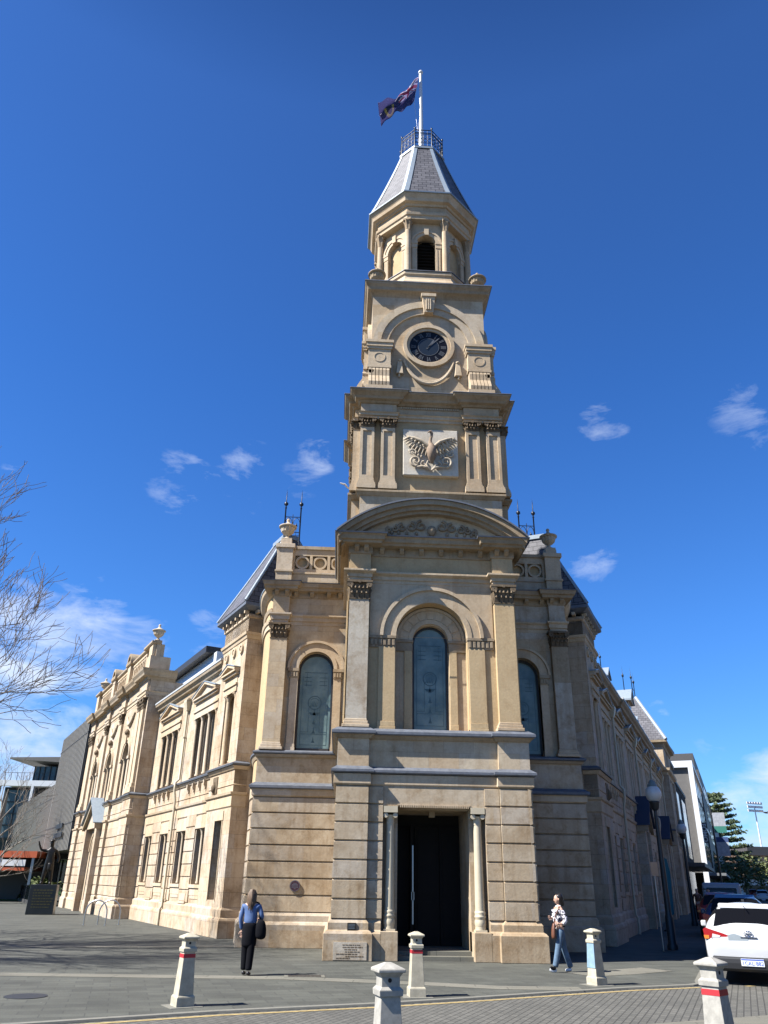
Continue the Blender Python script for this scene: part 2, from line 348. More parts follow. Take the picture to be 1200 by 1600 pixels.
cn = N(nt, 'ShaderNodeTexNoise', Scale=15.0, Detail=10.0, Roughness=0.62, Distortion=0.3); cmp_ = N(nt, 'ShaderNodeMapping'); cmp_.inputs['Scale'].default_value = (0.8, 0.8, 2.0); cmp_.inputs['Rotation'].default_value = (0.15, 0.35, 0)
Lk.new(tc.outputs['Generated'], cmp_.inputs[0]); Lk.new(cmp_.outputs[0], cn.inputs['Vector'])
al = mth('MULTIPLY', mth('SUBTRACT', mth('ADD', mask, mth('MULTIPLY', cn.outputs[0], 2.7)), 1.78), 1.0, clamp=True)
al = mth('MULTIPLY', al, mth('MINIMUM', mth('MULTIPLY', mask, 3.0), 1.0), clamp=True)
al = mth('MULTIPLY', al, mth('ADD', 0.42, mth('MULTIPLY', mask, 0.5)))
cn2 = N(nt, 'ShaderNodeTexNoise', Scale=9.0, Detail=5.0); Lk.new(tc.outputs['Generated'], cn2.inputs['Vector'])
ccol = ramp(nt, cn2.outputs[0], [(0.35, (5.4, 6.4, 8.6)), (0.65, (8.2, 9.0, 10.2))])
sx = nt.nodes.new('ShaderNodeSeparateXYZ'); Lk.new(tc.outputs['Generated'], sx.inputs[0])
tint = ramp(nt, sx.outputs['Z'], [(0.0, (0.66, 0.98, 1.36)), (0.12, (0.56, 0.98, 1.42)), (0.286, (0.50, 1.0, 1.60)), (0.56, (0.43, 0.92, 1.55)), (0.80, (0.48, 0.87, 1.42)), (0.94, (0.22, 0.42, 0.75))])
skyc = mixc(nt, 1.0, sky.outputs[0], tint, 'MULTIPLY')
Lk.new(mixc(nt, 1.0, mixc(nt, al, skyc, ccol), (0.89, 0.89, 0.89), 'MULTIPLY'), bg.inputs[0])
scene.view_settings.view_transform = 'Standard'; scene.view_settings.look = 'None'; scene.view_settings.gamma = 1.0; scene.view_settings.exposure = 1.5
# ------------------------------------------------------------------ frames
def frame(o, xa, ya): return Matrix(((xa[0], ya[0], 0, o[0]), (xa[1], ya[1], 0, o[1]), (0, 0, 1, 0), (0, 0, 0, 1)))
A = math.radians(25.8); sA, cA = math.sin(A), math.cos(A)
pLo = (-6.517, 7.296); pRo = (6.679, 6.286)
WLF = frame(pLo, (sA, -cA), (cA, sA)); WRF = frame(pRo, (sA, cA), (-cA, sA))
class WB(MB):
    """wing builder: u runs away from the tower, w outward"""
    def __init__(s, side): MB.__init__(s, WLF if side < 0 else WRF); s.s = 1 if side > 0 else -1
    def b(s, u0, u1, w0, w1, z0, z1): s.box(s.s*u0, s.s*u1, -w0, -w1, z0, z1)
    def wl(s, u0, u1, z0, z1, w, depth, ops=()):
        a, b = sorted((s.s*u0, s.s*u1)); s.wall(a, b, z0, z1, -w, depth, [(s.s*o[0],)+tuple(o[1:]) for o in ops])
    def cr(s, u0, u1, zs, w, proud, ops=()):
        a, b = sorted((s.s*u0, s.s*u1)); s.courses(a, b, zs, -w, proud, [(s.s*o[0],)+tuple(o[1:]) for o in ops])
    def sw(s, path, prof):
        p = [(s.s*u, -w) for u, w in path]
        if p[0][0] > p[-1][0]: p.reverse()
        s.sweep(p, prof)
    def rg(s, u, z, r0, r1, w0, w1, a0=0.0, a1=PI, n=24): s.ring(s.s*u, z, r0, r1, -w0, -w1, a0, a1, n)
    def pr(s, poly, w0, w1): s.prism_y([(s.s*u, z) for u, z in poly], -w0, -w1)
    def lt(s, u, w, prof, n=10): s.lathe(s.s*u, -w, prof, n)
# ------------------------------------------------------------------ setting
def wpt(side, u, wv):
    Mx = WLF if side < 0 else WRF; p = Mx @ Vector(((u if side > 0 else -u), -wv, 0)); return (p.x, p.y)
M['pave'] = tiled('granite_paving', (0.064, 0.066, 0.058), (0.088, 0.091, 0.079), (0.050, 0.052, 0.047), 0.62, 0.31, 0.010, rot=math.radians(-14), grain=42, big=(0.72, 1.22), spots=(0.13, 0.13, 0.12))
M['band'] = tiled('pale_concrete_band', (0.15, 0.145, 0.12), (0.17, 0.162, 0.135), (0.085, 0.083, 0.07), 1.2, 0.6, 0.010, rot=math.radians(5), grain=50)
M['pavers'] = tiled('road_pavers', (0.095, 0.094, 0.085), (0.125, 0.122, 0.11), (0.048, 0.047, 0.043), 0.22, 0.11, 0.011, rot=math.radians(116), grain=35, big=(0.85, 1.12))
M['asph'] = tiled('street_asphalt', (0.085, 0.085, 0.086), (0.10, 0.10, 0.10), (0.09, 0.09, 0.09), 5, 5, 0.001, grain=55)
M['kerb'] = plain('concrete_kerb', (0.17, 0.162, 0.132), 0.85, vary=0.12, vscale=8)
M['yellow'] = plain('worn_yellow_line', (0.34, 0.25, 0.10), 0.8, vary=0.35, vscale=14)
M['grass'] = plain('mown_grass', (0.06, 0.15, 0.022), 0.9, vary=0.4, vscale=9)
def structure(name, mb, mats): o = mb.build(name, mats); o['kind'] = 'structure'; return o
g = MB(); g.add([(-9000,-9000,-0.03),(9000,-9000,-0.03),(9000,9000,-0.03),(-9000,9000,-0.03)], [(0,1,2,3)]); structure('street_ground', g, 'asph')
kerb = [(-60,-39.0), (-30,-22.0), (-12,-12.35), (-6.59,-9.48), (-4.28,-8.26), (-1.9,-7.30), (-0.2,-6.48), (1.46,-5.60), (3.2,-4.72), (4.75,-4.12)]
ke = kerb+[(5.05,-3.86), (5.20,-3.45)]
kf = ke+[(5.20+sA*t, -3.45+cA*t) for t in (10, 60, 400)]
def offs(path, d):
    out = []
    for i, p in enumerate(path):
        a = Vector(path[max(i-1,0)]); b = Vector(path[min(i+1,len(path)-1)]); t = (b-a).normalized(); n = Vector((t.y, -t.x)); out.append((p[0]+n.x*d, p[1]+n.y*d))
    return out
fc = MB(); poly = kf+[(100, 420), (-600, 420), (-600, -39)]; fc.prism_z(poly, -0.3, 0.0); structure('forecourt_paving', fc, 'pave')
rp = MB(); edge = offs(kerb+[(9.0,-2.2),(20,2.6),(40,11)], 0.0)
for i in range(len(edge)-1):
    a, b = edge[i], edge[i+1]; rp.add([(a[0],a[1],-0.026),(b[0],b[1],-0.026),(b[0]+9,b[1]-16,-0.026),(a[0]+9,a[1]-16,-0.026)], [(0,1,2,3)])
structure('paved_road', rp, 'pavers')
kb = MB(); kb.sweep(kf, [(-0.11,-0.25),(-0.11,0.006),(0.02,0.006),(0.03,-0.02),(0.03,-0.25)]); structure('kerb', kb, 'kerb')
yl = MB()
for seg in (offs(kerb, 0.15), [(5.9,-3.95),(8.5,-2.85),(12,-1.3)]):
    o2 = offs(seg, 0.11)
    for i in range(len(seg)-1): yl.add([(seg[i][0],seg[i][1],-0.0215),(seg[i+1][0],seg[i+1][1],-0.0215),(o2[i+1][0],o2[i+1][1],-0.0215),(o2[i][0],o2[i][1],-0.0215)], [(0,1,2,3)])
structure('yellow_road_line', yl, 'yellow')
def band(name, pts, wd, mat='band', z=0.004):
    mb = MB(); a = offs(pts, -wd/2); b = offs(pts, wd/2)
    for i in range(len(pts)-1): mb.add([(a[i][0],a[i][1],z),(a[i+1][0],a[i+1][1],z),(b[i+1][0],b[i+1][1],z),(b[i][0],b[i][1],z)], [(0,1,2,3)])
    return structure(name, mb, mat)
band('paving_band', [(-60,3.0),(-11.4,3.0),(-5.43,4.3),(-4.2,4.9),(-3.0,5.9)], 0.5)
band('paving_band', [(-60,-3.7),(-9.2,-3.75),(-3.5,-3.8),(-1.2,-4.35),(0.6,-4.95),(2.2,-5.0)], 0.55)
band('paving_band', [(2.9,-2.4),(3.9,-1.9),(5.2,-1.0)], 0.9, z=0.005)
band('concrete_crossing', [(1.3,-9.6),(2.9,-8.95),(7.5,-7.0)], 0.8, z=-0.0225)
isl = MB(); isl.prism_z([(-30,-26.4),(-3.0,-13.0),(-0.4,-12.0),(1.4,-11.2),(4.5,-9.8),(30,2),(60,2),(60,-60),(-30,-60)], -0.3, 0.13); structure('near_footpath', isl, 'pave')
ik = MB(); ik.sweep(list(reversed([(-30,-26.4),(-3.0,-13.0),(-0.4,-12.0),(1.4,-11.2),(4.5,-9.8),(30,2)])), [(-0.13,-0.25),(-0.13,0.135),(0.03,0.135),(0.045,0.1),(0.045,-0.25)]); structure('near_kerb', ik, 'kerb')
lw = MB(); P = [wpt(-1, 45, 6), wpt(-1, 45, 0.7), wpt(-1, 120, 0.7), wpt(-1, 120, 20), wpt(-1, 52, 16)]
lw.prism_z(P, -0.2, 0.05); structure('lawn', lw, 'grass')
# ------------------------------------------------------------------ the town hall
TH = empty('town_hall', (0,0,0), 0, 'tall ornate sandstone corner building with clock tower, domed slate cap and two long wings', 'town hall')
def part(mb, name, mats, parent=None, **k): return mb.build(name, mats, parent or TH, **k)
CZ = [0.92+0.463*i for i in range(8)]   # rustication joints 0.92 .. 4.16
CZ[-1] = 4.17
def mirror_x(sx, *a): return [sx*x for x in a]
# masonry core so that nothing is hollow
co = MB(); co.prism_z([(-5.1,4.4),(5.1,4.4),(5.9,7.4)]+[wpt(1,1,-2.4),wpt(1,6,-1.6),wpt(1,40,-1.6),wpt(1,40,-12),wpt(-1,30,-12),wpt(-1,29,-1.2),wpt(-1,14.5,-1.2),wpt(-1,6,-1.5),wpt(-1,1,-2.4),(-5.6,7.6)], 0.0, 9.45)
part(co, 'wall_core', 'board')
# central bay -------------------------------------------------------
cb = MB()
cb.wall(-2.62, -1.4, 0.0, 4.3, 0.30, 0.5); cb.wall(1.4, 2.62, 0.0, 4.3, 0.30, 0.5)
cb.box(-1.4, 1.4, 0.26, 0.9, 3.66, 4.3)
cb.box(-2.62, -1.42, 0.32, 3.88, 0, 4.3); cb.box(1.42, 2.62, 0.32, 3.88, 0, 4.3)
part(cb, 'entrance_wall', 'rust')
cw = MB()
cw.courses(-1.80, -1.40, CZ, 0.27, 0.05); cw.courses(1.40, 1.80, CZ, 0.27, 0.05)
cw.box(-1.80, -1.40, 0.27, 0.6, 0.6, 4.2); cw.box(1.40, 1.80, 0.27, 0.6, 0.6, 4.2)
for s in (-1, 1):
    fr = frame((s*2.60, 2.0), (0, s), (-s, 0)) if s > 0 else frame((s*2.60, 2.0), (0, -1), (1, 0))
    c2 = MB(fr); c2.courses(-1.9, 1.85, CZ, 0.0, 0.06); part(c2, 'side_wall_courses', 'rust')
part(cw, 'wall_courses', 'rust')  # rusticated stone courses of the wall face, one mesh
bp = MB(); pth = [(-2.70,3.9),(-2.70,0.15),(-1.80,0.15),(-1.80,0.27),(-1.42,0.27)]; pth2 = [(1.42,0.27),(1.80,0.27),(1.80,0.15),(2.70,0.15),(2.70,3.9)]
plp = [(-0.1,0.0),(0.17,0.0),(0.17,0.60),(0.12,0.66),(0.07,0.68),(0.07,0.84),(0.0,0.93),(-0.1,0.93)]
bp.sweep(pth, plp); bp.box(-1.44,-0.98,0.10,0.9,0,0.66); part(bp, 'plinth', 'rust', bevel=0.012)
bp = MB(); bp.sweep(pth2, plp); bp.box(0.98,1.44,0.10,0.9,0,0.66); part(bp, 'plinth', 'rust', bevel=0.012)
for s in (-1, 1):
    pi = MB(); pi.box(*mirror_x(s, 1.83, 2.67), 0.17, 0.6, 0.9, 4.2); pi.courses(*sorted((s*1.81, s*2.70)), CZ, 0.17, 0.05)
    pi.box(*mirror_x(s, 2.66, 2.695), 0.17, 0.5, 0.93, 4.17)
    pr = part(pi, 'pier', 'rust')
# belts and ledges round the bay
def around(mb, prof, w1=2.72, w0=1.80, ya=0.14, yb=0.28, yend=3.9):
    mb.sweep([(-w1,yend),(-w1,ya),(-w0,ya),(-w0,yb),(w0,yb),(w0,ya),(w1,ya),(w1,yend)], prof)
bl = MB(); around(bl, [(-0.2,4.17),(0.0,4.17),(0.05,4.21),(0.05,4.47),(0.0,4.49),(-0.2,4.49)]); part(bl, 'string_course', 'trim', bevel=0.01)
bl = MB(); around(bl, [(-0.2,4.49),(0.10,4.49),(0.13,4.52),(0.13,4.58),(-0.02,4.68),(-0.2,4.68)]); part(bl, 'lead_ledge', 'lead')
bk = MB(); around(bk, [(-0.3,4.68),(-0.02,4.68),(-0.02,5.42),(-0.3,5.42)]); part(bk, 'attic_band', 'sandb')
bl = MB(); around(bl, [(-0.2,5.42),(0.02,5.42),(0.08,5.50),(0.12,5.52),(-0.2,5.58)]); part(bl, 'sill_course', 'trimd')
bl = MB(); around(bl, [(-0.2,5.52),(0.13,5.52),(0.16,5.55),(0.16,5.62),(0.0,5.72),(-0.2,5.72)]); part(bl, 'lead_ledge', 'lead')
# upper storey wall with great arch
uw = MB(); uw.wall(-2.55, 2.55, 5.7, 10.2, 0.42, 0.50, [(0,1.08,5.7,8.46,True)], n=32)
uw.box(-2.58, -1.1, 0.45, 3.9, 5.7, 11.3); uw.box(1.1, 2.58, 0.45, 3.9, 5.7, 11.3); uw.box(-1.2, 1.2, 0.93, 3.9, 9.7, 11.3)
part(uw, 'upper_wall', 'ochre')
uw = MB(); uw.wall(-1.3, 1.3, 5.7, 9.9, 0.80, 0.32, [(0,0.55,5.74,8.42,True)], n=32); part(uw, 'inner_wall', 'trim')
sp = MB(); sp.box(-1.9, 1.9, 0.40, 0.5, 8.47, 10.2)
uw2 = MB(); uw2.wall(-1.88, 1.88, 8.46, 10.18, 0.395, 0.02, [(0,1.15,8.46,8.461,True)], n=32); part(uw2, 'spandrel', 'trim')
ar = MB(); ar.ring(0, 8.47, 1.08, 1.22, 0.34, 0.5); ar.ring(0, 8.47, 1.22, 1.47, 0.36, 0.5); ar.ring(0, 8.47, 1.47, 1.57, 0.29, 0.5)
for i in range(13):
    a = PI*(i+0.5)/13; ar.ring(0, 8.47, 1.075, 1.085, 0.5, 0.8, a-0.085, a+0.085, 3)
part(ar, 'archivolt', 'trim')
ar = MB(); ar.ring(0, 8.45, 0.55, 0.68, 0.74, 0.85); ar.ring(0, 8.45, 0.68, 0.98, 0.765, 0.85); ar.ring(0, 8.45, 0.98, 1.06, 0.72, 0.85)
for i in range(9):
    a = PI*(i+0.5)/9; ar.ring(0, 8.45, 0.70, 0.95, 0.745, 0.8, a-0.13, a+0.13, 3)
part(ar, 'inner_archivolt', 'trim')
for s in (-1, 1):
    for xa, xb, yf in ((1.10, 1.60, 0.36), (0.57, 0.80, 0.74)):
        p = MB(); p.box(*mirror_x(s, xa, xb), yf, yf+0.3, 5.95, 8.14); p.box(*mirror_x(s, xa-0.02, xb+0.02), yf-0.03, yf+0.3, 5.72, 5.80); p.box(*mirror_x(s, xa-0.01, xb+0.01), yf-0.02, yf+0.3, 5.80, 5.95)
        part(p, 'arch_pier', 'ochre', bevel=0.01)
    im = MB(); im.box(*mirror_x(s, 1.07, 1.90), 0.33, 0.6, 8.39, 8.48); im.box(*mirror_x(s, 0.53, 1.1), 0.70, 0.9, 8.39, 8.47)
    for x in [1.12+0.13*i for i in range(6)]:
        im.box(*mirror_x(s, x, x+0.075), 0.335, 0.5, 8.18, 8.36)
    im.box(*mirror_x(s, 1.09, 1.88), 0.37, 0.6, 8.12, 8.39); im.box(*mirror_x(s, 0.55, 1.08), 0.735, 0.9, 8.12, 8.39)
    part(im, 'impost', 'carvm', bevel=0.008)
    for i in range(6):
        pass
    fn = MB(); fn.box(*mirror_x(s, 1.16, 1.19), 0.34, 0.36, 5.98, 8.1)
def leafcap(mb, cx, yf, w, dpt, z0, z1):
    """a corinthian capital on a square pilaster: bell, two rows of leaves, volutes, abacus"""
    h = z1-z0; mb.box(cx-w/2-0.02, cx+w/2+0.02, yf-0.02, yf+dpt, z0, z0+0.05*h)
    mb.frustum((cx-w/2+0.02, cx+w/2-0.02, yf+0.03, yf+dpt), z0+0.05*h, (cx-w/2-0.01, cx+w/2+0.01, yf-0.01, yf+dpt), z1-0.12*h)
    mb.box(cx-w/2-0.09, cx+w/2+0.09, yf-0.10, yf+dpt, z1-0.12*h, z1)
    n = 4
    for row, (za, zb, out) in enumerate(((0.05, 0.42, 0.05), (0.30, 0.68, 0.07))):
        for i in range(n+row):
            x = cx-w/2+w*(i+0.5)/(n+row); lw_ = w/(n+row)*0.42; a, b = z0+za*h, z0+zb*h
            mb.add([(x-lw_,yf,a),(x+lw_,yf,a),(x+lw_*1.1,yf-out*0.7,b-0.05),(x-lw_*1.1,yf-out*0.7,b-0.05),(x,yf-out*1.6,b),(x-lw_,yf+0.04,a),(x+lw_,yf+0.04,a),(x,yf-out*1.7,b-0.08),(x-lw_,yf+0.04,b-0.05),(x+lw_,yf+0.04,b-0.05)],
                   [(0,1,2,3),(3,2,4),(0,3,8,5),(1,6,9,2),(3,4,7),(4,2,7),(3,4,8),(4,9,2)])
    for s in (-1, 1):
        for (x, y) in ((cx+s*(w/2+0.02), yf-0.04),):
            mb.ring(x-s*0.03, z1-0.24*h, 0.015, 0.085*w/0.55, y-0.05, y+0.03, 0, 2*PI, 12)
        for k in range(2):
            y = yf+0.02+dpt*0.25+k*dpt*0.3
            mb.add([(cx+s*w/2, y-0.05, z0+0.1*h), (cx+s*w/2, y+0.05, z0+0.1*h), (cx+s*(w/2+0.08), y, z0+0.6*h), (cx+s*w/2, y, z0+0.62*h)], [(0,1,2),(0,2,3),(1,3,2)])
    mb.ring(cx, z1-0.10*h, 0.0, 0.05, yf-0.13, yf, 0, 2*PI, 10)
def pilaster(cx, yf, w, dpt, z0, zb, zc, z1, mat, parent=None):
    p = MB(); p.box(cx-w/2, cx+w/2, yf, yf+dpt, zb, zc)
    o = part(p, 'pilaster', mat, parent)
    b = MB(); b.box(cx-w/2-0.09, cx+w/2+0.09, yf-0.09, yf+dpt, z0, z0+(zb-z0)*0.38); b.box(cx-w/2-0.05, cx+w/2+0.05, yf-0.05, yf+dpt, z0+(zb-z0)*0.38, z0+(zb-z0)*0.75); b.box(cx-w/2-0.02, cx+w/2+0.02, yf-0.02, yf+dpt, z0+(zb-z0)*0.75, zb)
    part(b, 'base', 'trim', o, bevel=0.015)
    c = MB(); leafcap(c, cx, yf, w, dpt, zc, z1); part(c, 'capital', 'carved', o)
    return o
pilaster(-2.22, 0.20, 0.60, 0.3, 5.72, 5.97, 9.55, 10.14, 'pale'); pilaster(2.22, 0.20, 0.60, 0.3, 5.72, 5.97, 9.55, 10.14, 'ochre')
for s in (-1, 1):   # side returns of the pilasters
    p = MB(); p.box(*mirror_x(s, 2.50, 2.60), 0.42, 1.2, 5.9, 9.55); part(p, 'side_pilaster', 'ochre')
def around2(mb, prof, yend=3.9): mb.sweep([(-2.55,yend),(-2.55,0.19),(-1.9,0.19),(-1.9,0.40),(1.9,0.40),(1.9,0.19),(2.55,0.19),(2.55,yend)], prof)
e = MB(); around2(e, [(-0.3,10.14),(0.02,10.14),(0.02,10.24),(0.06,10.25),(0.06,10.36),(0.12,10.39),(0.17,10.42),(0.17,10.48),(-0.3,10.50)]); part(e, 'architrave', 'trim', bevel=0.006)
e = MB(); around2(e, [(-0.3,10.47),(0.0,10.47),(0.0,11.03),(-0.3,11.03)]); part(e, 'frieze', 'ochre')
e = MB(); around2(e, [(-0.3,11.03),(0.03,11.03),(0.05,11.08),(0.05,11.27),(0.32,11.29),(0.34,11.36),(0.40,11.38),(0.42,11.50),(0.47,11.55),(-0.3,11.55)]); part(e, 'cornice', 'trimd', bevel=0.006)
e = MB(); around2(e, [(-0.3,11.55),(0.49,11.55),(0.50,11.59),(0.0,11.66),(-0.3,11.66)]); part(e, 'lead_flashing', 'lead')
for x, y in [(-2.35,0.19),(-2.05,0.19),(2.05,0.19),(2.35,0.19)]+[(-1.55+0.62*i,0.40) for i in range(6)]:
    b = MB(); b.prism_x([(y-0.02,11.10),(y-0.08,11.10),(y-0.20,11.20),(y-0.20,11.28),(y-0.02,11.28)], x-0.07, x+0.07); part(b, 'bracket', 'trimd')
# segmental pediment
pd = MB()
def arcpts(r, zc, half, n=36):
    a = math.asin(half/r); return [(r*math.sin(-a+2*a*i/n), zc+r*math.cos(-a+2*a*i/n)) for i in range(n+1)]
def seg_arc(mb, zc, ri, ro, half, y0, y1):
    a = arcpts(ro, zc, half); b = arcpts(ri, zc, half)
    for i in range(len(a)-1):
        (xa,za),(xb,zb2) = a[i], a[i+1]; (xc,zcx),(xd,zd) = b[i], b[i+1]
        vs = [(xc,y0,zcx),(xd,y0,zd),(xb,y0,zb2),(xa,y0,za),(xc,y1,zcx),(xd,y1,zd),(xb,y1,zb2),(xa,y1,za)]
        mb.add(vs, [(0,1,2,3)]); mb.add(vs, [(3,2,6,7),(1,0,4,5)], True)
half = 2.95; rise = 1.16; Rr = (half*half+rise*rise)/(2*rise); zc0 = 11.62+rise-Rr
seg_arc(pd, zc0, Rr-0.16, Rr, half, -0.28, 1.0); seg_arc(pd, zc0, Rr-0.30, Rr-0.16, half*0.985, -0.18, 1.0); seg_arc(pd, zc0, Rr-0.40, Rr-0.30, half*0.96, -0.08, 1.0)
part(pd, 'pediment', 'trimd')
pf = MB(); seg_arc(pf, zc0, Rr, Rr+0.05, half+0.05, -0.34, 1.1); part(pf, 'pediment_flashing', 'lead')
ty = MB(); pts = arcpts(Rr-0.35, zc0, half*0.96); pts = [(x, max(z, 11.6)) for x, z in pts]; ty.prism_y(pts+[(half*0.96,11.58),(-half*0.96,11.58)], 0.15, 1.2); part(ty, 'tympanum', 'trimd')
def spiral(mb, cx, cz, y, r, turns, dirn, th, a0=0.0, n=26):
    pts = []
    for i in range(n+1):
        t = i/n; a = a0+dirn*turns*2*PI*t; q = r*(1-t*0.82); pts.append((cx+q*math.cos(a), y-0.02*t, cz+q*math.sin(a)))
    mb.tube(pts, [th*(1-0.5*i/n) for i in range(n+1)], 6)
orn = MB()
for s in (-1, 1):
    x = 0.14
    for k, r in enumerate((0.19, 0.165, 0.14, 0.115, 0.09)):
        spiral(orn, s*(x+r), 11.66+0.55*r/0.19*0.55+0.05, 0.10, r, 1.3, s*(1 if k % 2 else -1), 0.045, a0=PI/2); x += 2*r*0.92
        orn.lathe(s*x, 0.08, [(0.0,11.68),(0.04,11.70),(0.05,11.76),(0.0,11.84)], 8)
orn.lathe(0, 0.06, [(0.0,11.66),(0.10,11.72),(0.15,11.84),(0.12,11.96),(0.0,12.02)], 12); part(orn, 'carved_scrolls', 'carvm')
# window of the great arch
def arch_window(fr, cx, hw, zb, zs, y, big=True, side=1):
    f = MB(fr); f.ring(cx, zs, hw-0.07, hw+0.03, y-0.03, y+0.05); f.box(cx-hw-0.03, cx-hw+0.07, y-0.03, y+0.05, zb, zs); f.box(cx+hw-0.07, cx+hw+0.03, y-0.03, y+0.05, zb, zs); f.box(cx-hw, cx+hw, y-0.03, y+0.05, zb, zb+0.09)
    fo = part(f, 'window', 'frame')
    gl = MB(fr); n = 24; pts = [(cx+(hw-0.02)*math.cos(PI*i/n), zs+(hw-0.02)*math.sin(PI*i/n)) for i in range(n+1)]
    gl.prism_y(pts+[(cx-hw+0.02, zb+0.02),(cx+hw-0.02, zb+0.02)], y+0.015, y+0.03); part(gl, 'pane', 'etch', fo)
    e = MB(fr); a = y+0.010; b = y+0.014
    def ln(x0, x1, z0, z1): e.box(cx+x0, cx+x1, a, b, z0, z1)
    k = hw/0.55; t = 0.012; top = zs+0.1
    for s in (-1, 1):
        ln(s*0.40*k-t/2, s*0.40*k+t/2, zb+0.2, zs-0.15); ln(s*0.17*k-t/2, s*0.17*k+t/2, zb+0.62, zs-1.1*k); ln(s*0.17*k, s*0.40*k, zb+0.62, zb+0.62+t)
        ln(s*0.28*k-t/2, s*0.28*k+t/2, zs-0.5, zs-0.05)
        for q in range(3): ln(s*0.12*k, s*0.36*k, zs-0.22-0.13*q, zs-0.20-0.13*q)
    ln(-0.40*k, 0.40*k, zb+0.2, zb+0.2+t); ln(-0.40*k, 0.40*k, zb+0.55, zb+0.55+t); ln(-0.36*k, 0.36*k, zs-0.05, zs-0.03)
    for q in range(4):
        z = zb+0.36+0.30*q; e.prism_y([(cx-0.055*k, z-0.08),(cx+0.055*k, z-0.08),(cx+0.02*k, z),(cx, z+0.13),(cx-0.02*k, z)], a, b)
    part(e, 'etched_lines', 'etchl', fo)
    em = MB(fr); zc = zb+(zs-zb)*0.60
    em.ring(cx, zc, 0.19*k, 0.215*k, a, b, 0, 2*PI, 26); em.ring(cx, zc, 0.13*k, 0.145*k, a, b, 0.5, 2.6, 14)
    for q in range(5): em.prism_y([(cx-0.14*k+0.05*q, zc-0.12*k),(cx-0.11*k+0.05*q, zc-0.13*k),(cx-0.08*k+0.045*q, zc+0.08*k-0.03*abs(q-2))], a, b)
    em.prism_y([(cx-0.17*k,zc-0.30*k),(cx+0.17*k,zc-0.30*k),(cx+0.10*k,zc-0.38*k),(cx-0.10*k,zc-0.38*k)], a, b)
    part(em, 'etched_emblem', 'etchl', fo)
    return fo
arch_window(None, 0, 0.55, 5.76, 8.42, 1.02)
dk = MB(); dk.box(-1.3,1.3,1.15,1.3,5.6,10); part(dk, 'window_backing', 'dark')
# doorway ------------------------------------------------------------
dw = MB(); dw.box(-1.42,-0.98,0.55,2.6,0.2,3.7); dw.box(0.98,1.42,0.55,2.6,0.2,3.7); dw.box(-1.42,1.42,0.5,2.6,3.60,3.68); part(dw, 'porch_lining', 'rust')
dw = MB(); dw.box(-1.42,1.42,0.62,3.7,0.0,0.20); dw.box(-0.98,0.98,0.34,0.7,0.0,0.10); part(dw, 'step', 'band')
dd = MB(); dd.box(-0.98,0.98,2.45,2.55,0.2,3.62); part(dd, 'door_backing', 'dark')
for x0, x1, hd in ((-0.96,-0.36,None),(-0.34,0.36,1),(0.38,0.96,None)):
    d = MB(); d.box(x0,x1,2.36,2.42,0.21,3.3); d.box(x0+0.08,x1-0.08,2.33,2.36,0.4,1.3); d.box(x0+0.08,x1-0.08,2.33,2.36,1.5,3.1); do = part(d, 'door', 'doorw')
    if hd:
        h_ = MB(); h_.box(-0.46,-0.42,1.9,1.96,0.75,2.75); h_.box(-0.48,-0.40,1.9,1.96,1.35,1.55); part(h_, 'handle', 'steel', do)
df = MB(); df.box(-0.50,-0.43,1.97,2.4,0.2,3.3); part(df, 'open_door_edge', 'doorw')
lp = MB(); lp.box(-0.06,0.1,1.0,1.2,3.45,3.6); part(lp, 'ceiling_lamp', 'trimd')
for s in (-1, 1):
    x = 1.19*s
    c = MB(); c.lathe(x, 0.40, [(0.125,1.15),(0.125,1.4),(0.115,2.2),(0.105,3.22)], 20); co_ = part(c, 'column', 'cream')
    b = MB(); b.box(x-0.15,x+0.15,0.25,0.55,0.66,0.71); b.lathe(x,0.40,[(0.14,0.71),(0.135,0.98),(0.15,1.0),(0.15,1.03),(0.13,1.05),(0.145,1.09),(0.145,1.12),(0.126,1.15)],20); b.lathe(x,0.40,[(0.142,0.80),(0.150,0.84),(0.150,0.90),(0.142,0.94)],20); part(b, 'base', 'cream', co_)
    k = MB(); k.lathe(x,0.40,[(0.107,3.22),(0.12,3.25),(0.108,3.28),(0.12,3.38),(0.165,3.44)],20); k.box(x-0.19,x+0.19,0.21,0.59,3.50,3.66)
    for sx in (-1, 1):
        k.ring(x+sx*0.13, 3.43, 0.0, 0.065, 0.24, 0.56, 0, 2*PI, 14)
    part(k, 'capital', 'cream', co_)
ln = MB()
for i in range(38): ln.box(-0.93+0.05*i, -0.905+0.05*i, 0.22, 0.27, 3.63, 3.69)
ln.box(-1.0,1.0,0.24,0.28,3.69,3.72); part(ln, 'dentil_strip', 'trim')
# ------------------------------------------------------------------ flanking bays
def urn(x, y, z, s, parent, name='urn', mat='carvel', fr=None):
    u = MB(fr); u.box(x-0.2*s, x+0.2*s, y-0.2*s, y+0.2*s, z, z+0.10*s)
    u.lathe(x, y, [(0.0,z+0.1*s),(0.16*s,z+0.10*s),(0.13*s,z+0.16*s),(0.06*s,z+0.21*s),(0.07*s,z+0.27*s),(0.16*s,z+0.33*s)], 20)
    u.lathe(x, y, [(0.15*s,z+0.32*s),(0.25*s,z+0.42*s),(0.29*s,z+0.56*s),(0.28*s,z+0.60*s)], 28, flute=0.07, smooth=False)
    u.lathe(x, y, [(0.28*s,z+0.60*s),(0.35*s,z+0.62*s),(0.35*s,z+0.66*s),(0.25*s,z+0.71*s),(0.13*s,z+0.77*s),(0.07*s,z+0.83*s),(0.05*s,z+0.88*s),(0.075*s,z+0.93*s),(0.05*s,z+0.99*s),(0.0,z+1.02*s)], 20)
    return part(u, name, mat, parent)
YF = 3.9
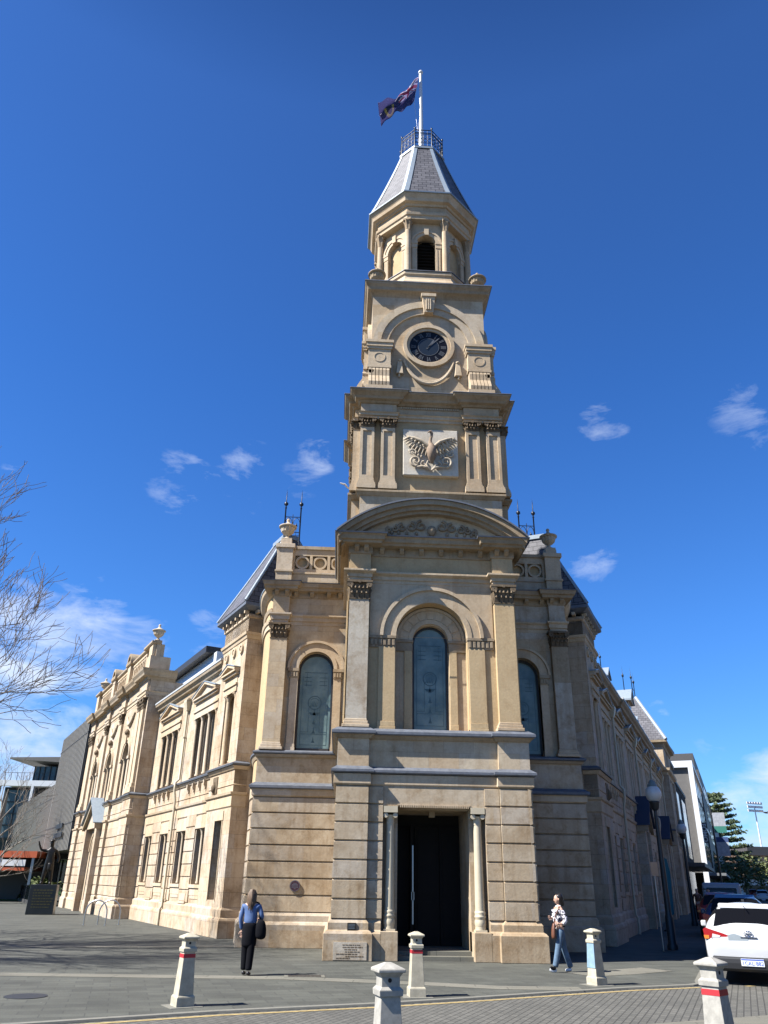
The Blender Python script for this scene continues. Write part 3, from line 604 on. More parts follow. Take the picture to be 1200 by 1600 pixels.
for s in (-1, 1):
    xo = 5.30
    fw = MB(); fw.wall(*sorted((s*2.55, s*xo)), 0.0, 5.6, YF+0.08, 0.3); fw.courses(*sorted((s*2.62, s*(xo+0.03))), CZ, YF+0.07, 0.06)
    fw.box(*mirror_x(s, xo-0.4, xo), YF+0.09, 6.2, 0.0, 5.6); part(fw, 'flank_wall', 'rust')
    p = MB(); pth = [(s*2.6, YF+0.03), (s*(xo+0.02), YF+0.03), (s*(xo+0.02), 6.4)]
    if s < 0: pth = pth[::-1]
    p.sweep(pth, plp); part(p, 'plinth', 'rust', bevel=0.012)
    for nm, prof, mt in (('string_course', [(-0.2,4.17),(0.0,4.17),(0.06,4.21),(0.06,4.40),(-0.2,4.42)], 'trim'), ('lead_ledge', [(-0.2,4.40),(0.12,4.40),(0.15,4.43),(0.15,4.50),(0.0,4.60),(-0.2,4.60)], 'lead'),
                         ('sill_course', [(-0.2,5.38),(0.02,5.38),(0.08,5.46),(-0.2,5.52)], 'trimd'), ('lead_ledge', [(-0.2,5.47),(0.10,5.47),(0.13,5.50),(0.13,5.54),(0.0,5.60),(-0.2,5.60)], 'lead')):
        b = MB(); b.sweep(pth, prof); part(b, nm, mt)
    cx = s*3.56
    fu = MB(); fu.wall(*sorted((s*2.55, s*5.05)), 5.58, 10.0, YF+0.22, 0.35, [(cx,0.60,5.6,8.32,True)], n=28); part(fu, 'upper_wall', 'sand')
    if s > 0:
        pt = MB(); pt.wall(*sorted((s*2.6, s*4.58)), 9.62, 9.95, YF+0.215, 0.01); part(pt, 'render_patch', 'pale')
    fi = MB(); fi.box(*mirror_x(s, 2.58, 5.05), YF+0.7, 6.2, 5.58, 11.3); part(fi, 'window_backing', 'trimd')
    fa = MB(); fa.ring(cx, 8.32, 0.60, 0.72, YF+0.13, YF+0.3); fa.ring(cx, 8.32, 0.72, 0.90, YF+0.16, YF+0.3); fa.ring(cx, 8.32, 0.90, 0.98, YF+0.10, YF+0.3); part(fa, 'archivolt', 'trim')
    for q in (-1, 1):
        j = MB(); j.box(cx+q*0.60, cx+q*0.86, YF+0.15, YF+0.4, 5.82, 8.02); j.box(cx+q*0.58, cx+q*0.89, YF+0.12, YF+0.4, 5.60, 5.72); j.box(cx+q*0.59, cx+q*0.87, YF+0.135, YF+0.4, 5.72, 5.82); part(j, 'arch_pier', 'trim')
        im = MB(); im.box(cx+q*0.58, cx+q*0.95, YF+0.09, YF+0.4, 8.22, 8.32); im.box(cx+q*0.59, cx+q*0.90, YF+0.13, YF+0.4, 8.0, 8.22)
        for i in range(3): im.box(cx+q*(0.62+0.09*i), cx+q*(0.67+0.09*i), YF+0.10, YF+0.2, 8.04, 8.18)
        part(im, 'impost', 'trimd')
    arch_window(None, cx, 0.60, 5.64, 8.30, YF+0.46)
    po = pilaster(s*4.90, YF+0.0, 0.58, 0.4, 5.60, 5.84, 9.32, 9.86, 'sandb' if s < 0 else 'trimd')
    if s > 0:
        pp = MB(); pp.box(s*4.62, s*5.195, YF-0.004, YF+0.3, 5.86, 8.05); part(pp, 'render_patch', 'pale', po)
    sb = MB(); sb.box(*mirror_x(s, 5.0, 5.17), YF+0.1, 6.4, 5.6, 11.1); part(sb, 'return_wall', 'ochre')
    pa = [(s*2.5, YF+0.20), (s*4.62, YF+0.20), (s*4.62, YF), (s*5.19, YF), (s*5.19, 6.2)]
    if s < 0: pa = pa[::-1]
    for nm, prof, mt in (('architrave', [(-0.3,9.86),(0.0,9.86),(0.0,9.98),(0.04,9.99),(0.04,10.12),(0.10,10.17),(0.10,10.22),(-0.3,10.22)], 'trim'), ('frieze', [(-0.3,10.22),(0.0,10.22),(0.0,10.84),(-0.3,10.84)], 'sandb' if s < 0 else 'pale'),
                         ('cornice', [(-0.3,10.84),(0.03,10.84),(0.05,10.90),(0.05,11.03),(0.26,11.05),(0.28,11.14),(0.34,11.16),(0.38,11.29),(-0.3,11.29)], 'trimd'), ('lead_flashing', [(-0.3,11.29),(0.40,11.29),(0.41,11.32),(0.0,11.37),(-0.3,11.37)], 'lead'),
                         ('parapet_base', [(-0.3,11.36),(0.0,11.36),(0.0,11.76),(0.04,11.78),(0.04,11.84),(-0.3,11.84)], 'sand'), ):
        b = MB(); b.sweep(pa, prof); part(b, nm, mt)
    for x, y in [(4.72, YF), (5.08, YF), (3.25, YF+0.2), (3.85, YF+0.2), (4.40, YF+0.2), (2.85, YF+0.2)]:
        b = MB(); b.prism_x([(y-0.02,10.88),(y-0.07,10.88),(y-0.20,10.98),(y-0.20,11.04),(y-0.02,11.04)], s*x-0.07, s*x+0.07); part(b, 'bracket', 'trimd')
    bs = MB(); y = YF+0.22
    bs.box(*mirror_x(s, 2.55, 4.65), y, y+0.35, 11.83, 11.98); bs.box(*mirror_x(s, 2.55, 4.65), y, y+0.35, 12.50, 12.74)
    for k in range(4):
        x = 4.60-0.64*k; bs.box(*mirror_x(s, x-0.05, x+0.05), y, y+0.35, 11.98, 12.50)
        if k < 3: bs.ring(s*(x-0.32), 12.24, 0.185, 0.255, y+0.02, y+0.3, 0, 2*PI, 24)
    bs.box(*mirror_x(s, 2.55, 4.6), y+0.16, y+0.3, 11.98, 12.50)
    part(bs, 'balustrade', 'trim')
    bb = MB(); bb.box(*mirror_x(s, 2.55, 4.62), y+0.145, y+0.17, 12.0, 12.48); part(bb, 'ochre_panel', 'ochre')
    cp = MB(); cp.box(*mirror_x(s, 2.55, 4.66), y-0.06, y+0.42, 12.74, 12.86); part(cp, 'coping', 'trimd')
    pe = MB(); pe.box(*mirror_x(s, 4.62, 5.19), YF, YF+0.6, 11.84, 12.70); pe.box(*mirror_x(s, 4.56, 5.25), YF-0.06, YF+0.66, 12.70, 12.86); pe.box(*mirror_x(s, 4.70, 5.11), YF+0.08, YF+0.5, 12.86, 13.06); part(pe, 'parapet_pier', 'trim', bevel=0.01)
    urn(s*4.90, YF+0.28, 13.04, 0.94, TH)
    # rounded corner between the flank and the wing
    pts = []
    P0, P1, P2 = Vector((s*5.22, YF+0.55)), (Vector((-5.66, 5.1)) if s < 0 else Vector((5.60, 4.9))), (Vector((-5.72, 7.80)) if s < 0 else Vector((5.85, 6.85)))
    for i in range(13):
        t = i/12; p = P0*(1-t)**2+P1*2*t*(1-t)+P2*t*t; pts.append((p.x, p.y))
    dp = pts if s > 0 else pts[::-1]
    inner = [(s*4.6, 8.4), (s*4.6, YF+0.6)] if s > 0 else [(s*4.6, YF+0.6), (s*4.6, 8.4)]
    dr = MB(); dr.prism_z(dp+inner, 0.0, 11.3, True); part(dr, 'rounded_corner', 'ochre')
    for nm, prof, mt in (('plinth', plp, 'rustw'), ('string_course', [(-0.1,4.17),(0.0,4.17),(0.05,4.21),(0.05,4.55),(0.09,4.58),(0.09,4.63),(-0.1,4.63)], 'trim'), ('sill_course', [(-0.1,5.40),(0.03,5.40),(0.10,5.52),(-0.1,5.55)], 'trim'),
                         ('lead_ledge', [(-0.1,5.54),(0.13,5.54),(0.14,5.60),(0.0,5.68),(-0.1,5.68)], 'lead'), ('architrave', [(-0.1,9.80),(0.05,9.80),(0.05,9.98),(0.09,10.0),(0.12,10.12),(-0.1,10.12)], 'trim'), ('architrave', [(-0.1,10.45),(0.04,10.45),(0.09,10.55),(-0.1,10.58)], 'trim'),
                         ('cornice', [(-0.1,11.0),(0.06,11.02),(0.22,11.18),(0.26,11.30),(-0.1,11.30)], 'trim'), ('lead_flashing', [(-0.1,11.30),(0.28,11.30),(0.29,11.34),(-0.1,11.42)], 'zinc')):
        b = MB(); b.sweep(dp, prof); part(b, nm, mt)
    for za, zb in zip(CZ[:-1], CZ[1:]):
        b = MB(); b.sweep(dp, [(-0.1,za+0.018),(0.03,za+0.026),(0.03,zb-0.026),(-0.1,zb-0.018)])
        if za == CZ[0]: rc = b
        else: rc.add(b.v, b.f)
    part(rc, 'wall_courses', 'rustw')
# plaques ------------------------------------------------------------
pl = empty('wall_plaque', (-2.19, -0.02, 0.22), 0, 'white marble inscription slab at the foot of the left entrance pier', 'plaque')
b = MB(); b.box(-0.42,0.42,-0.02,0.03,-0.19,0.20); b.build('slab', 'white' if False else 'pale', pl)
b = MB()
rr = random.Random(3)
for i, z in enumerate((0.14,0.09,0.04,-0.01,-0.06,-0.11,-0.15)):
    x = -0.34 if i in (4, 6) else -0.14+rr.uniform(-0.08,0.05); end = 0.36-abs(rr.uniform(0,0.2)) if i not in (6,) else 0.0
    while x < end:
        wd = rr.uniform(0.03,0.10); b.box(x, min(x+wd, end), -0.024, -0.019, z-0.010, z+0.010); x += wd+0.018
b.build('lettering', 'carved', pl)
pl = empty('wall_plaque', (-2.16, 0.08, 0.76), 0, 'small square dark bronze plaque above the white slab on the entrance pier', 'plaque')
b = MB(); b.box(-0.11,0.11,-0.03,0.03,-0.085,0.085); b.build('panel', plain('bronze_plaque', (0.05,0.042,0.035), 0.4, 0.6, vary=0.3, vscale=20), pl)
b = MB()
for z in (0.05,0.02,-0.01,-0.04): b.box(-0.08,0.08,-0.034,-0.029,z-0.005,z+0.005)
b.build('lettering', 'steel', pl)
M['maroon'] = plain('maroon_enamel', (0.045,0.012,0.016), 0.45)
pl = empty('wall_plaque', (-3.84, YF-0.02, 1.64), 0, 'round dark maroon heritage plaque on the rusticated wall left of the entrance', 'plaque')
b = MB(); b.ring(0,0,0.0,0.155,-0.02,0.03,0,2*PI,28); b.build('disc', 'maroon', pl)
b = MB(); b.ring(0,0,0.140,0.147,-0.0225,-0.015,0,2*PI,28); 
for z, hw in ((0.07,0.05),(0.035,0.09),(0.0,0.10),(-0.035,0.10),(-0.075,0.03)): b.box(-hw,hw,-0.0225,-0.019,z-0.004,z+0.004)
b.build('lettering', 'steel', pl)
# ------------------------------------------------------------------ tower
TC = (0.0, 2.45)
def tf(k, c=TC):
    a = k*PI/2; x = (math.cos(a), math.sin(a)); y = (-math.sin(a), math.cos(a))
    return frame(c, x, y)     # local y=-d is the face at distance d from the axis
def cross(a, b, c): return [(TC[0]-a,TC[1]+a),(TC[0]-a,TC[1]+c),(TC[0]-b,TC[1]+c),(TC[0]-b,TC[1]-c),(TC[0]-a,TC[1]-c),(TC[0]-a,TC[1]-a),(TC[0]+a,TC[1]-a),(TC[0]+a,TC[1]-c),(TC[0]+b,TC[1]-c),(TC[0]+b,TC[1]+c),(TC[0]+a,TC[1]+c),(TC[0]+a,TC[1]+a)]
def sq(h): return [(TC[0]-h,TC[1]+h),(TC[0]-h,TC[1]-h),(TC[0]+h,TC[1]-h),(TC[0]+h,TC[1]+h)]
t = MB(); t.prism_z(sq(2.32), 11.6, 13.1); t.box(-2.58, 2.58, 0.50, 4.4, 11.3, 13.1); part(t, 'tower_base', 'sand')
for k in (0,):
    b = MB(); b.wall(-2.3,2.3,11.6,13.06,0.125,0.01); part(b, 'tower_panel', 'sandb')
t = MB(); t.sweep(cross(2.32, 2.58, 2.0), [(-0.2,13.04),(0.03,13.04),(0.10,13.14),(0.13,13.15),(0.13,13.22),(0.02,13.28),(-0.2,13.28)], True); part(t, 'string_course', 'trimd', bevel=0.008)
t = MB(); t.prism_z(sq(2.20), 13.2, 17.0); t.box(-2.45, 2.45, 0.45, 4.45, 13.2, 17.0); part(t, 'lower_stage', 'ochre')
for k in range(4):
    f = tf(k)
    for px in (-2.13,-1.43,1.43,2.13):
        p = MB(f); w2 = 0.235; y = -2.38 if k % 2 == 0 else -2.60; px *= (1.0 if k % 2 == 0 else 0.9)
        p.box(px-w2+0.002,px+w2-0.002,y+0.05,y+0.3,13.661,15.619); p.box(px-w2,px-w2+0.09,y,y+0.1,13.66,15.62); p.box(px+w2-0.09,px+w2,y,y+0.1,13.66,15.62); p.box(px-w2+0.09,px+w2-0.09,y+0.001,y+0.1,13.662,13.78); p.box(px-w2+0.09,px+w2-0.09,y+0.001,y+0.1,15.48,15.618)
        o = part(p, 'pilaster', 'trim')
        b = MB(f); b.box(px-w2-0.07,px+w2+0.07,y-0.07,y+0.3,13.28,13.42); b.box(px-w2-0.06,px+w2+0.06,y-0.05,y+0.3,13.42,13.50); b.box(px-w2-0.03,px+w2+0.03,y-0.03,y+0.3,13.50,13.57); b.box(px-w2-0.01,px+w2+0.01,y-0.01,y+0.3,13.57,13.66); part(b, 'base', 'trim', o)
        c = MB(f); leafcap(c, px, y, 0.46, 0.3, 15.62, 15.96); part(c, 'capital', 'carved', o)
brk = [(-2.40,-2.40),(-1.15,-2.40),(-1.15,-2.24),(1.15,-2.24),(1.15,-2.40),(2.40,-2.40)]
def tower_path(d1, d2, xb, d3):
    pts = []
    for k in range(4):
        a = k*PI/2; c, s_ = math.cos(a), math.sin(a)
        e_ = d1 if k % 2 == 0 else d3; o_ = d3 if k % 2 == 0 else d1; r_ = o_ if o_ > e_ else 0
        for x, y in ([(-min(d1,d3),-e_)] if k % 2 == 0 else [(-min(d1,d3)+0.4,-min(d1,d3)),(-min(d1,d3)+0.4,-e_)])+[(-xb,-e_),(-xb,-e_+d1-d2),(xb,-e_+d1-d2),(xb,-e_)]+([(min(d1,d3),-e_)] if k % 2 == 0 else [(min(d1,d3)-0.4,-e_),(min(d1,d3)-0.4,-min(d1,d3))]):
            pts.append((TC[0]+x*c-y*s_, TC[1]+x*s_+y*c))
    return pts
for nm, prof, mt in (('architrave', [(-0.4,15.96),(0.0,15.96),(0.0,16.06),(0.05,16.08),(0.05,16.16),(0.10,16.20),(-0.4,16.20)], 'trim'), ('frieze', [(-0.4,16.20),(0.0,16.20),(0.0,16.56),(-0.4,16.56)], 'sand'),
                     ('cornice', [(-0.4,16.56),(0.05,16.56),(0.10,16.62),(0.20,16.66),(0.23,16.74),(0.31,16.82),(0.36,16.86),(0.38,16.92),(-0.4,16.92)], 'trimd'), ('lead_flashing', [(-0.4,16.92),(0.40,16.92),(0.40,16.95),(0.0,17.06),(-0.4,17.06)], 'lead')):
    t = MB(); t.sweep(tower_path(2.37, 2.24, 1.15, 2.56), prof, True); part(t, nm, mt, bevel=0.006)
dt = MB()
for i in range(26): dt.box(-1.0+0.078*i, -0.96+0.078*i, 0.16, 0.3, 16.46, 16.53)
part(dt, 'dentil_strip', 'trim')
pn = MB(); pn.box(-0.92,0.92,0.10,0.5,13.86,15.62); part(pn, 'relief_panel', 'panelp', bevel=0.02)
for k in (1,2,3):
    b = MB(tf(k)); dq = 0 if k == 2 else 0.22; b.box(-0.9,0.9,-2.32-dq,-2.1,13.86,15.62); b.ring(0,14.8,0.45,0.6,-2.36-dq,-2.2,0,2*PI,28); part(b, 'side_panel', 'trim')
# swan relief
sw = MB(); yb = 0.04
body = [(0.02,yb-0.02,14.28,0.02),(0.02,yb-0.06,14.42,0.12),(0.02,yb-0.10,14.60,0.17),(0.01,yb-0.10,14.78,0.17),(0.0,yb-0.09,14.92,0.11),(-0.03,yb-0.10,15.02,0.065),(-0.02,yb-0.12,15.14,0.05),(0.02,yb-0.13,15.26,0.045),(0.02,yb-0.14,15.35,0.055),(-0.03,yb-0.17,15.42,0.05),(-0.09,yb-0.19,15.38,0.025),(-0.13,yb-0.19,15.33,0.008)]
sw.tube([p[:3] for p in body], [p[3] for p in body], 10); part(sw, 'swan', plain('brown_weathered_swan', (0.25,0.175,0.115), 0.85, vary=0.3, vscale=12))
for s in (-1, 1):
    wg = MB()
    for row, (n, ln_, zt) in enumerate(((9,0.50,0.0),(8,0.34,0.06),(6,0.2,0.10))):
        for i in range(n):
            t_ = i/(n-1); x0 = 0.10+0.62*t_; z0 = 14.95+0.28*t_**0.8-0.02-0.10*row*0.2+zt*0.3; a = -PI/2+0.25+1.0*t_; L_ = ln_*(0.75+0.25*math.sin(PI*t_))*(1.0-0.35*t_)
            x1 = x0+L_*math.cos(a)*0.9; z1 = z0+L_*math.sin(a)
            wg.tube([(s*x0,yb-0.02-0.03*row,z0),(s*(x0*0.5+x1*0.5),yb-0.05-0.03*row,(z0+z1)/2),(s*x1,yb-0.01-0.02*row,z1)], [0.035,0.045,0.016], 6)
    wg.tube([(s*0.08,yb-0.10,14.85),(s*0.30,yb-0.13,15.05),(s*0.55,yb-0.11,15.17),(s*0.82,yb-0.06,15.27)], [0.06,0.065,0.05,0.02], 8); part(wg, 'swan_wing', 'carvel')
    sc = MB()
    spiral(sc, s*0.50, 14.34, yb-0.03, 0.20, 1.4, s, 0.045, a0=-PI/2); spiral(sc, s*0.62, 14.66, yb-0.02, 0.13, 1.2, -s, 0.035, a0=0); spiral(sc, s*0.24, 14.22, yb-0.03, 0.12, 1.0, -s, 0.035, a0=PI/2)
    sc.tube([(0,yb-0.03,14.00),(s*0.12,yb-0.05,14.10),(s*0.30,yb-0.05,14.14),(s*0.50,yb-0.03,14.12)], [0.03,0.05,0.04,0.02], 6)
    sc.tube([(s*0.1,yb-0.05,14.35),(s*0.16,yb-0.06,14.20),(s*0.06,yb-0.05,14.05)], [0.03,0.04,0.03], 6)
    for q in range(5): sc.lathe(s*(0.32+0.10*q), yb-0.02, [(0,14.46+0.05*q),(0.035,14.49+0.05*q),(0.03,14.55+0.05*q),(0,14.59+0.05*q)], 7)
    part(sc, 'carved_scrolls', 'carvel')
# clock stage
t = MB(); t.prism_z(sq(2.06), 16.9, 21.7); part(t, 'clock_stage', 'sand')
for k in range(4):
    f = tf(k); y = -2.06
    a_ = MB(f); a_.ring(0,19.28,1.74,2.02,y-0.14,y+0.1); a_.ring(0,19.28,1.47,1.74,y-0.08,y+0.1); a_.box(-2.02,-1.74,y-0.14,y+0.1,19.0,19.28); a_.box(1.74,2.02,y-0.14,y+0.1,19.0,19.28); a_.box(-1.74,-1.47,y-0.08,y+0.1,19.0,19.28); a_.box(1.47,1.74,y-0.08,y+0.1,19.0,19.28)
    part(a_, 'clock_arch', 'sand')
    ky = MB(f); ky.add([(-0.17,y-0.24,20.72),(0.17,y-0.24,20.72),(0.25,y-0.30,21.52),(-0.25,y-0.30,21.52),(-0.17,y,20.72),(0.17,y,20.72),(0.25,y,21.52),(-0.25,y,21.52)], [(0,1,2,3),(4,7,6,5),(0,4,5,1),(1,5,6,2),(2,6,7,3),(3,7,4,0)])
    for x in (-0.11,-0.035,0.04): ky.box(x,x+0.045,y-0.31,y-0.2,20.8,21.3)
    ky.box(-0.28,0.28,y-0.33,y,21.40,21.54); part(ky, 'keystone', 'trim', bevel=0.01)
    for s in (-1, 1):
        p = MB(f); xc = s*1.78; yo = y-0.02
        p.box(xc-0.40,xc+0.40,y-0.26,y+0.3,18.22,18.92); p.box(xc-0.50,xc+0.50,y-0.36,y+0.3,19.17,19.28); p.box(xc-0.45,xc+0.45,y-0.30,y+0.3,18.92,19.02); p.box(xc-0.47,xc+0.47,y-0.33,y+0.3,19.02,19.17)
        p.box(xc-0.42,xc+0.42,y-0.28,y+0.3,18.12,18.22); p.ring(xc,18.58,0.17,0.21,y-0.275,y-0.2,0,2*PI,24)
        o = part(p, 'clock_pedestal', 'trim')
        p = MB(f); p.box(xc-0.46,xc+0.46,y-0.50,y+0.3,17.0,17.22); part(p, 'pedestal_base', 'trim', o)
        q = MB(f); q.box(xc-0.375,xc+0.36,y-0.22,y+0.3,17.215,18.125)
        for i in range(6):
            xx = xc-0.37+0.125*i; q.prism_x([(y,18.12),(y-0.26,18.12),(y-0.30,18.0),(y-0.30,17.75),(y-0.42,17.55),(y-0.50,17.38),(y-0.48,17.24),(y,17.22)], xx, xx+0.10)
        part(q, 'console', 'cream' if False else 'trim', o)
        xs = s*2.12
        for dx_, zz_, ri_, ro_ in ((0.0, 17.40, 0.02, 0.20), (-0.05, 17.95, 0.0, 0.10)): vs_ = MB(f); vs_.ring(xs+s*dx_, zz_, ri_, ro_, y-0.3, y-0.05, 0, 2*PI, 16); part(vs_, 'side_volute', 'trim', o)
    cr = MB(f); n = 40
    for (ra, rb, ya, yb2) in ((0.70,0.80,y-0.06,y+0.2),(0.80,0.93,y-0.13,y+0.1)): cr.ring(0,19.30,ra,rb,ya,yb2,0,2*PI,n)
    co_ = part(cr, 'clock_surround', 'trim')
    cf = MB(f); cf.ring(0,19.30,0.0,0.72,y-0.012,y+0.05,0,2*PI,n); part(cf, 'clock_face', plain('clock_glass', (0.007,0.007,0.009), 0.35, spec=0.2) if k == 0 else bpy.data.materials['clock_glass'], co_)
    cc = MB(f); cc.ring(0,19.30,0.0,0.37,y-0.018,y-0.01,0,2*PI,30); part(cc, 'clock_centre', plain('clock_centre_glass', (0.022,0.030,0.040), 0.2, spec=0.3) if k == 0 else bpy.data.materials['clock_centre_glass'], co_)
    nu = MB(f); R_ = ['XII','I','II','III','IIII','V','VI','VII','VIII','IX','X','XI']
    nu.ring(0,19.30,0.685,0.70,y-0.022,y-0.01,0,2*PI,n); nu.ring(0,19.30,0.37,0.385,y-0.022,y-0.01,0,2*PI,30)
    for h_i, rn in enumerate(R_):
        a = PI/2-h_i*PI/6; ur = Vector((math.cos(a), math.sin(a))); ut = Vector((math.sin(a), -math.cos(a))); W_ = sum({'I':0.045,'V':0.09,'X':0.09}[c] for c in rn); x = -W_/2
        def st(x1, r1, x2, r2, t_=0.011):
            p1 = ur*r1+ut*x1; p2 = ur*r2+ut*x2; d = (p2-p1).normalized(); nn = Vector((-d.y, d.x))*t_
            q = [p1+nn, p2+nn, p2-nn, p1-nn]; nu.prism_y([(v.x, 19.30+v.y) for v in q], y-0.022, y-0.01)
        for c in rn:
            if c == 'I': st(x+0.022,0.45,x+0.022,0.64); x += 0.045
            elif c == 'V': st(x+0.045,0.45,x+0.01,0.64); st(x+0.045,0.45,x+0.08,0.64,0.007); x += 0.09
            else: st(x+0.01,0.45,x+0.08,0.64); st(x+0.08,0.45,x+0.01,0.64,0.007); x += 0.09
    part(nu, 'clock_numerals', plain('numeral_white', (0.10,0.105,0.11), 0.5) if k == 0 else bpy.data.materials['numeral_white'], co_)
    for L_, ang, wd in ((0.40, PI/2-math.radians(33), 0.03), (0.60, PI/2-math.radians(44), 0.02)):
        hh = MB(f); d = Vector((math.cos(ang), math.sin(ang))); nn = Vector((-d.y, d.x))*wd; p1 = d*-0.12; p2 = d*L_*0.8; p3 = d*L_
        hh.prism_y([(v.x, 19.30+v.y) for v in (p1+nn*0.6, p2+nn, p3, p2-nn, p1-nn*0.6)], y-0.035, y-0.026); part(hh, 'clock_hand', bpy.data.materials['numeral_white'], co_)
    gb = MB(f)
    for s in (-1, 1):
        gb.add([(s*0.94,y-0.02,18.55),(s*1.14,y-0.02,18.55),(s*1.18,y-0.03,18.02),(s*0.90,y-0.03,18.02),(s*0.98,y-0.10,18.55),(s*1.10,y-0.10,18.55),(s*1.16,y-0.15,18.02),(s*0.93,y-0.15,18.02)], [(0,1,2,3),(4,7,6,5),(0,4,5,1),(1,5,6,2),(2,6,7,3),(3,7,4,0)])
        gb.lathe(s*1.04, y-0.08, [(0,18.55),(0.07,18.57),(0.07,18.63),(0,18.68)], 8); gb.lathe(s*1.06, y-0.09, [(0,17.86),(0.04,17.88),(0.03,18.02),(0,18.04)], 8)
    for dz, rr_ in ((0.0,0.05),(0.07,0.035)):
        gb.tube([(0.98*math.sin(-1.15+2.3*i/18), y-0.07, 18.60+dz-0.95*(math.cos(-1.15+2.3*i/18)-0.41)/0.59*1.0) for i in range(19)], [rr_*(0.6+0.6*math.sin(PI*i/18)) for i in range(19)], 8)
    part(gb, 'garland', 'trim')
t = MB(); t.sweep(sq(2.06), [(-0.2,21.52),(0.0,21.52),(0.04,21.60),(0.10,21.66),(0.20,21.72),(0.22,21.84),(0.29,21.94),(0.31,22.02),(-0.2,22.02)], True); part(t, 'cornice', 'trimd', bevel=0.006)
t = MB(); t.prism_z(sq(2.39), 22.02, 22.06); part(t, 'lead_flashing', 'lead')
for sx in (-1, 1):
    for sy in (-1, 1): urn(sx*1.93, TC[1]+sy*1.93, 22.06, 0.98, TH, mat='trimd')
la = MB(); la.tube([(-2.45,1.0,13.65),(-2.72,0.9,13.70),(-2.82,0.85,13.80),(-2.90,0.82,13.80),(-2.98,0.8,13.82)], [0.025,0.03,0.035,0.03,0.02], 8); part(la, 'light_arm', 'white')
# octagonal belfry
def oc(ap, z=None):
    R_ = ap/math.cos(PI/8); return [(TC[0]+R_*math.cos(PI/8+i*PI/4-PI/2), TC[1]+R_*math.sin(PI/8+i*PI/4-PI/2)) for i in range(8)][::1]
def of(k):
    a = k*PI/4; return frame(TC, (math.cos(a), math.sin(a)), (-math.sin(a), math.cos(a)))
T8 = math.tan(PI/8)
t = MB(); t.sweep(oc(1.9), [(-1.5,22.05),(0.36,22.05),(0.36,22.20),(0.24,22.42),(0.20,22.60),(0.26,22.66),(0.26,22.78),(-1.5,22.84)], True); part(t, 'belfry_base', 'trim')
t = MB(); t.sweep(oc(1.9), [(-0.3,22.80),(0.29,22.80),(0.29,22.83),(-0.3,22.90)], True); part(t, 'lead_flashing', 'lead')
for k in range(8):
    f = of(k); op = k in (0,4); hw = 1.66*T8
    wm = MB(f); wm.wall(-hw, hw, 22.8, 26.0, -1.66, 0.16 if not op else 0.45, [(0,0.37,22.9,24.72,True)], n=20); part(wm, 'belfry_wall', 'trim')
    if op:
        lv = MB(f)
        for i in range(13): lv.prism_x([(-1.50,22.95+0.165*i),(-1.36,23.06+0.165*i),(-1.35,23.045+0.165*i),(-1.49,22.93+0.165*i)], -0.37, 0.37)
        part(lv, 'louvre', 'steel' if False else 'doorw')
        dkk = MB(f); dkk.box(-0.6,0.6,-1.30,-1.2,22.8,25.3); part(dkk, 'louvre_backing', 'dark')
    else:
        bm_ = MB(f); bm_.box(-0.6,0.6,-1.52,-1.4,22.8,25.3); part(bm_, 'blind_panel', 'ochre')
    aa = MB(f); aa.ring(0,24.72,0.37,0.55,-1.72,-1.6); aa.ring(0,24.72,0.52,0.60,-1.75,-1.6); aa.box(-0.09,0.09,-1.80,-1.6,25.06,25.42); part(aa, 'archivolt', 'trim')
    for s in (-1, 1):
        j = MB(f); j.box(s*0.37,s*0.58,-1.72,-1.6,23.0,24.45); j.box(s*0.41,s*0.44,-1.735,-1.7,23.1,24.35); j.box(s*0.52,s*0.55,-1.735,-1.7,23.1,24.35); j.box(s*0.35,s*0.62,-1.76,-1.6,24.62,24.72); j.box(s*0.36,s*0.60,-1.74,-1.6,24.42,24.62); j.box(s*0.36,s*0.61,-1.75,-1.6,22.9,23.02); part(j, 'arch_pier', 'trim')
for k in range(8):
    a = PI/8+k*PI/4; x = TC[0]+1.93*math.cos(a); y = TC[1]+1.93*math.sin(a)
    c = MB(); c.lathe(x, y, [(0.135,23.05),(0.135,23.4),(0.115,25.22)], 16); o = part(c, 'column', 'trim')
    b = MB(); b.lathe(x, y, [(0.17,22.86),(0.17,22.92),(0.15,22.95),(0.165,23.0),(0.14,23.05)], 16); part(b, 'base', 'trim', o)
    k2 = MB(); k2.lathe(x, y, [(0.12,25.22),(0.13,25.25),(0.115,25.28),(0.14,25.5),(0.20,25.68),(0.14,25.70)], 12, flute=0.2, smooth=False); k2.lathe(x, y, [(0.23,25.68),(0.23,25.78)], 4, a0=a+PI/4, smooth=False); part(k2, 'capital', 'trimd', o)
t = MB(); t.sweep(oc(1.72), [(-0.3,25.76),(0.20,25.76),(0.20,25.92),(0.25,25.95),(0.27,26.06),(-0.3,26.06)], True); part(t, 'architrave', 'trim', bevel=0.005)
t = MB(); t.sweep(oc(1.72), [(-0.3,26.05),(0.18,26.05),(0.19,26.42),(-0.3,26.42)], True); part(t, 'frieze', 'sand')
t = MB(); t.sweep(oc(1.72), [(-0.3,26.42),(0.24,26.42),(0.28,26.50),(0.40,26.54),(0.43,26.68),(0.50,26.80),(0.52,26.88),(-0.3,26.88)], True); part(t, 'cornice', 'trim', bevel=0.006)
cap_s = [(2.25,26.88),(2.08,27.35),(1.88,27.95),(1.67,28.6),(1.45,29.3),(1.21,30.1),(0.94,31.05)]
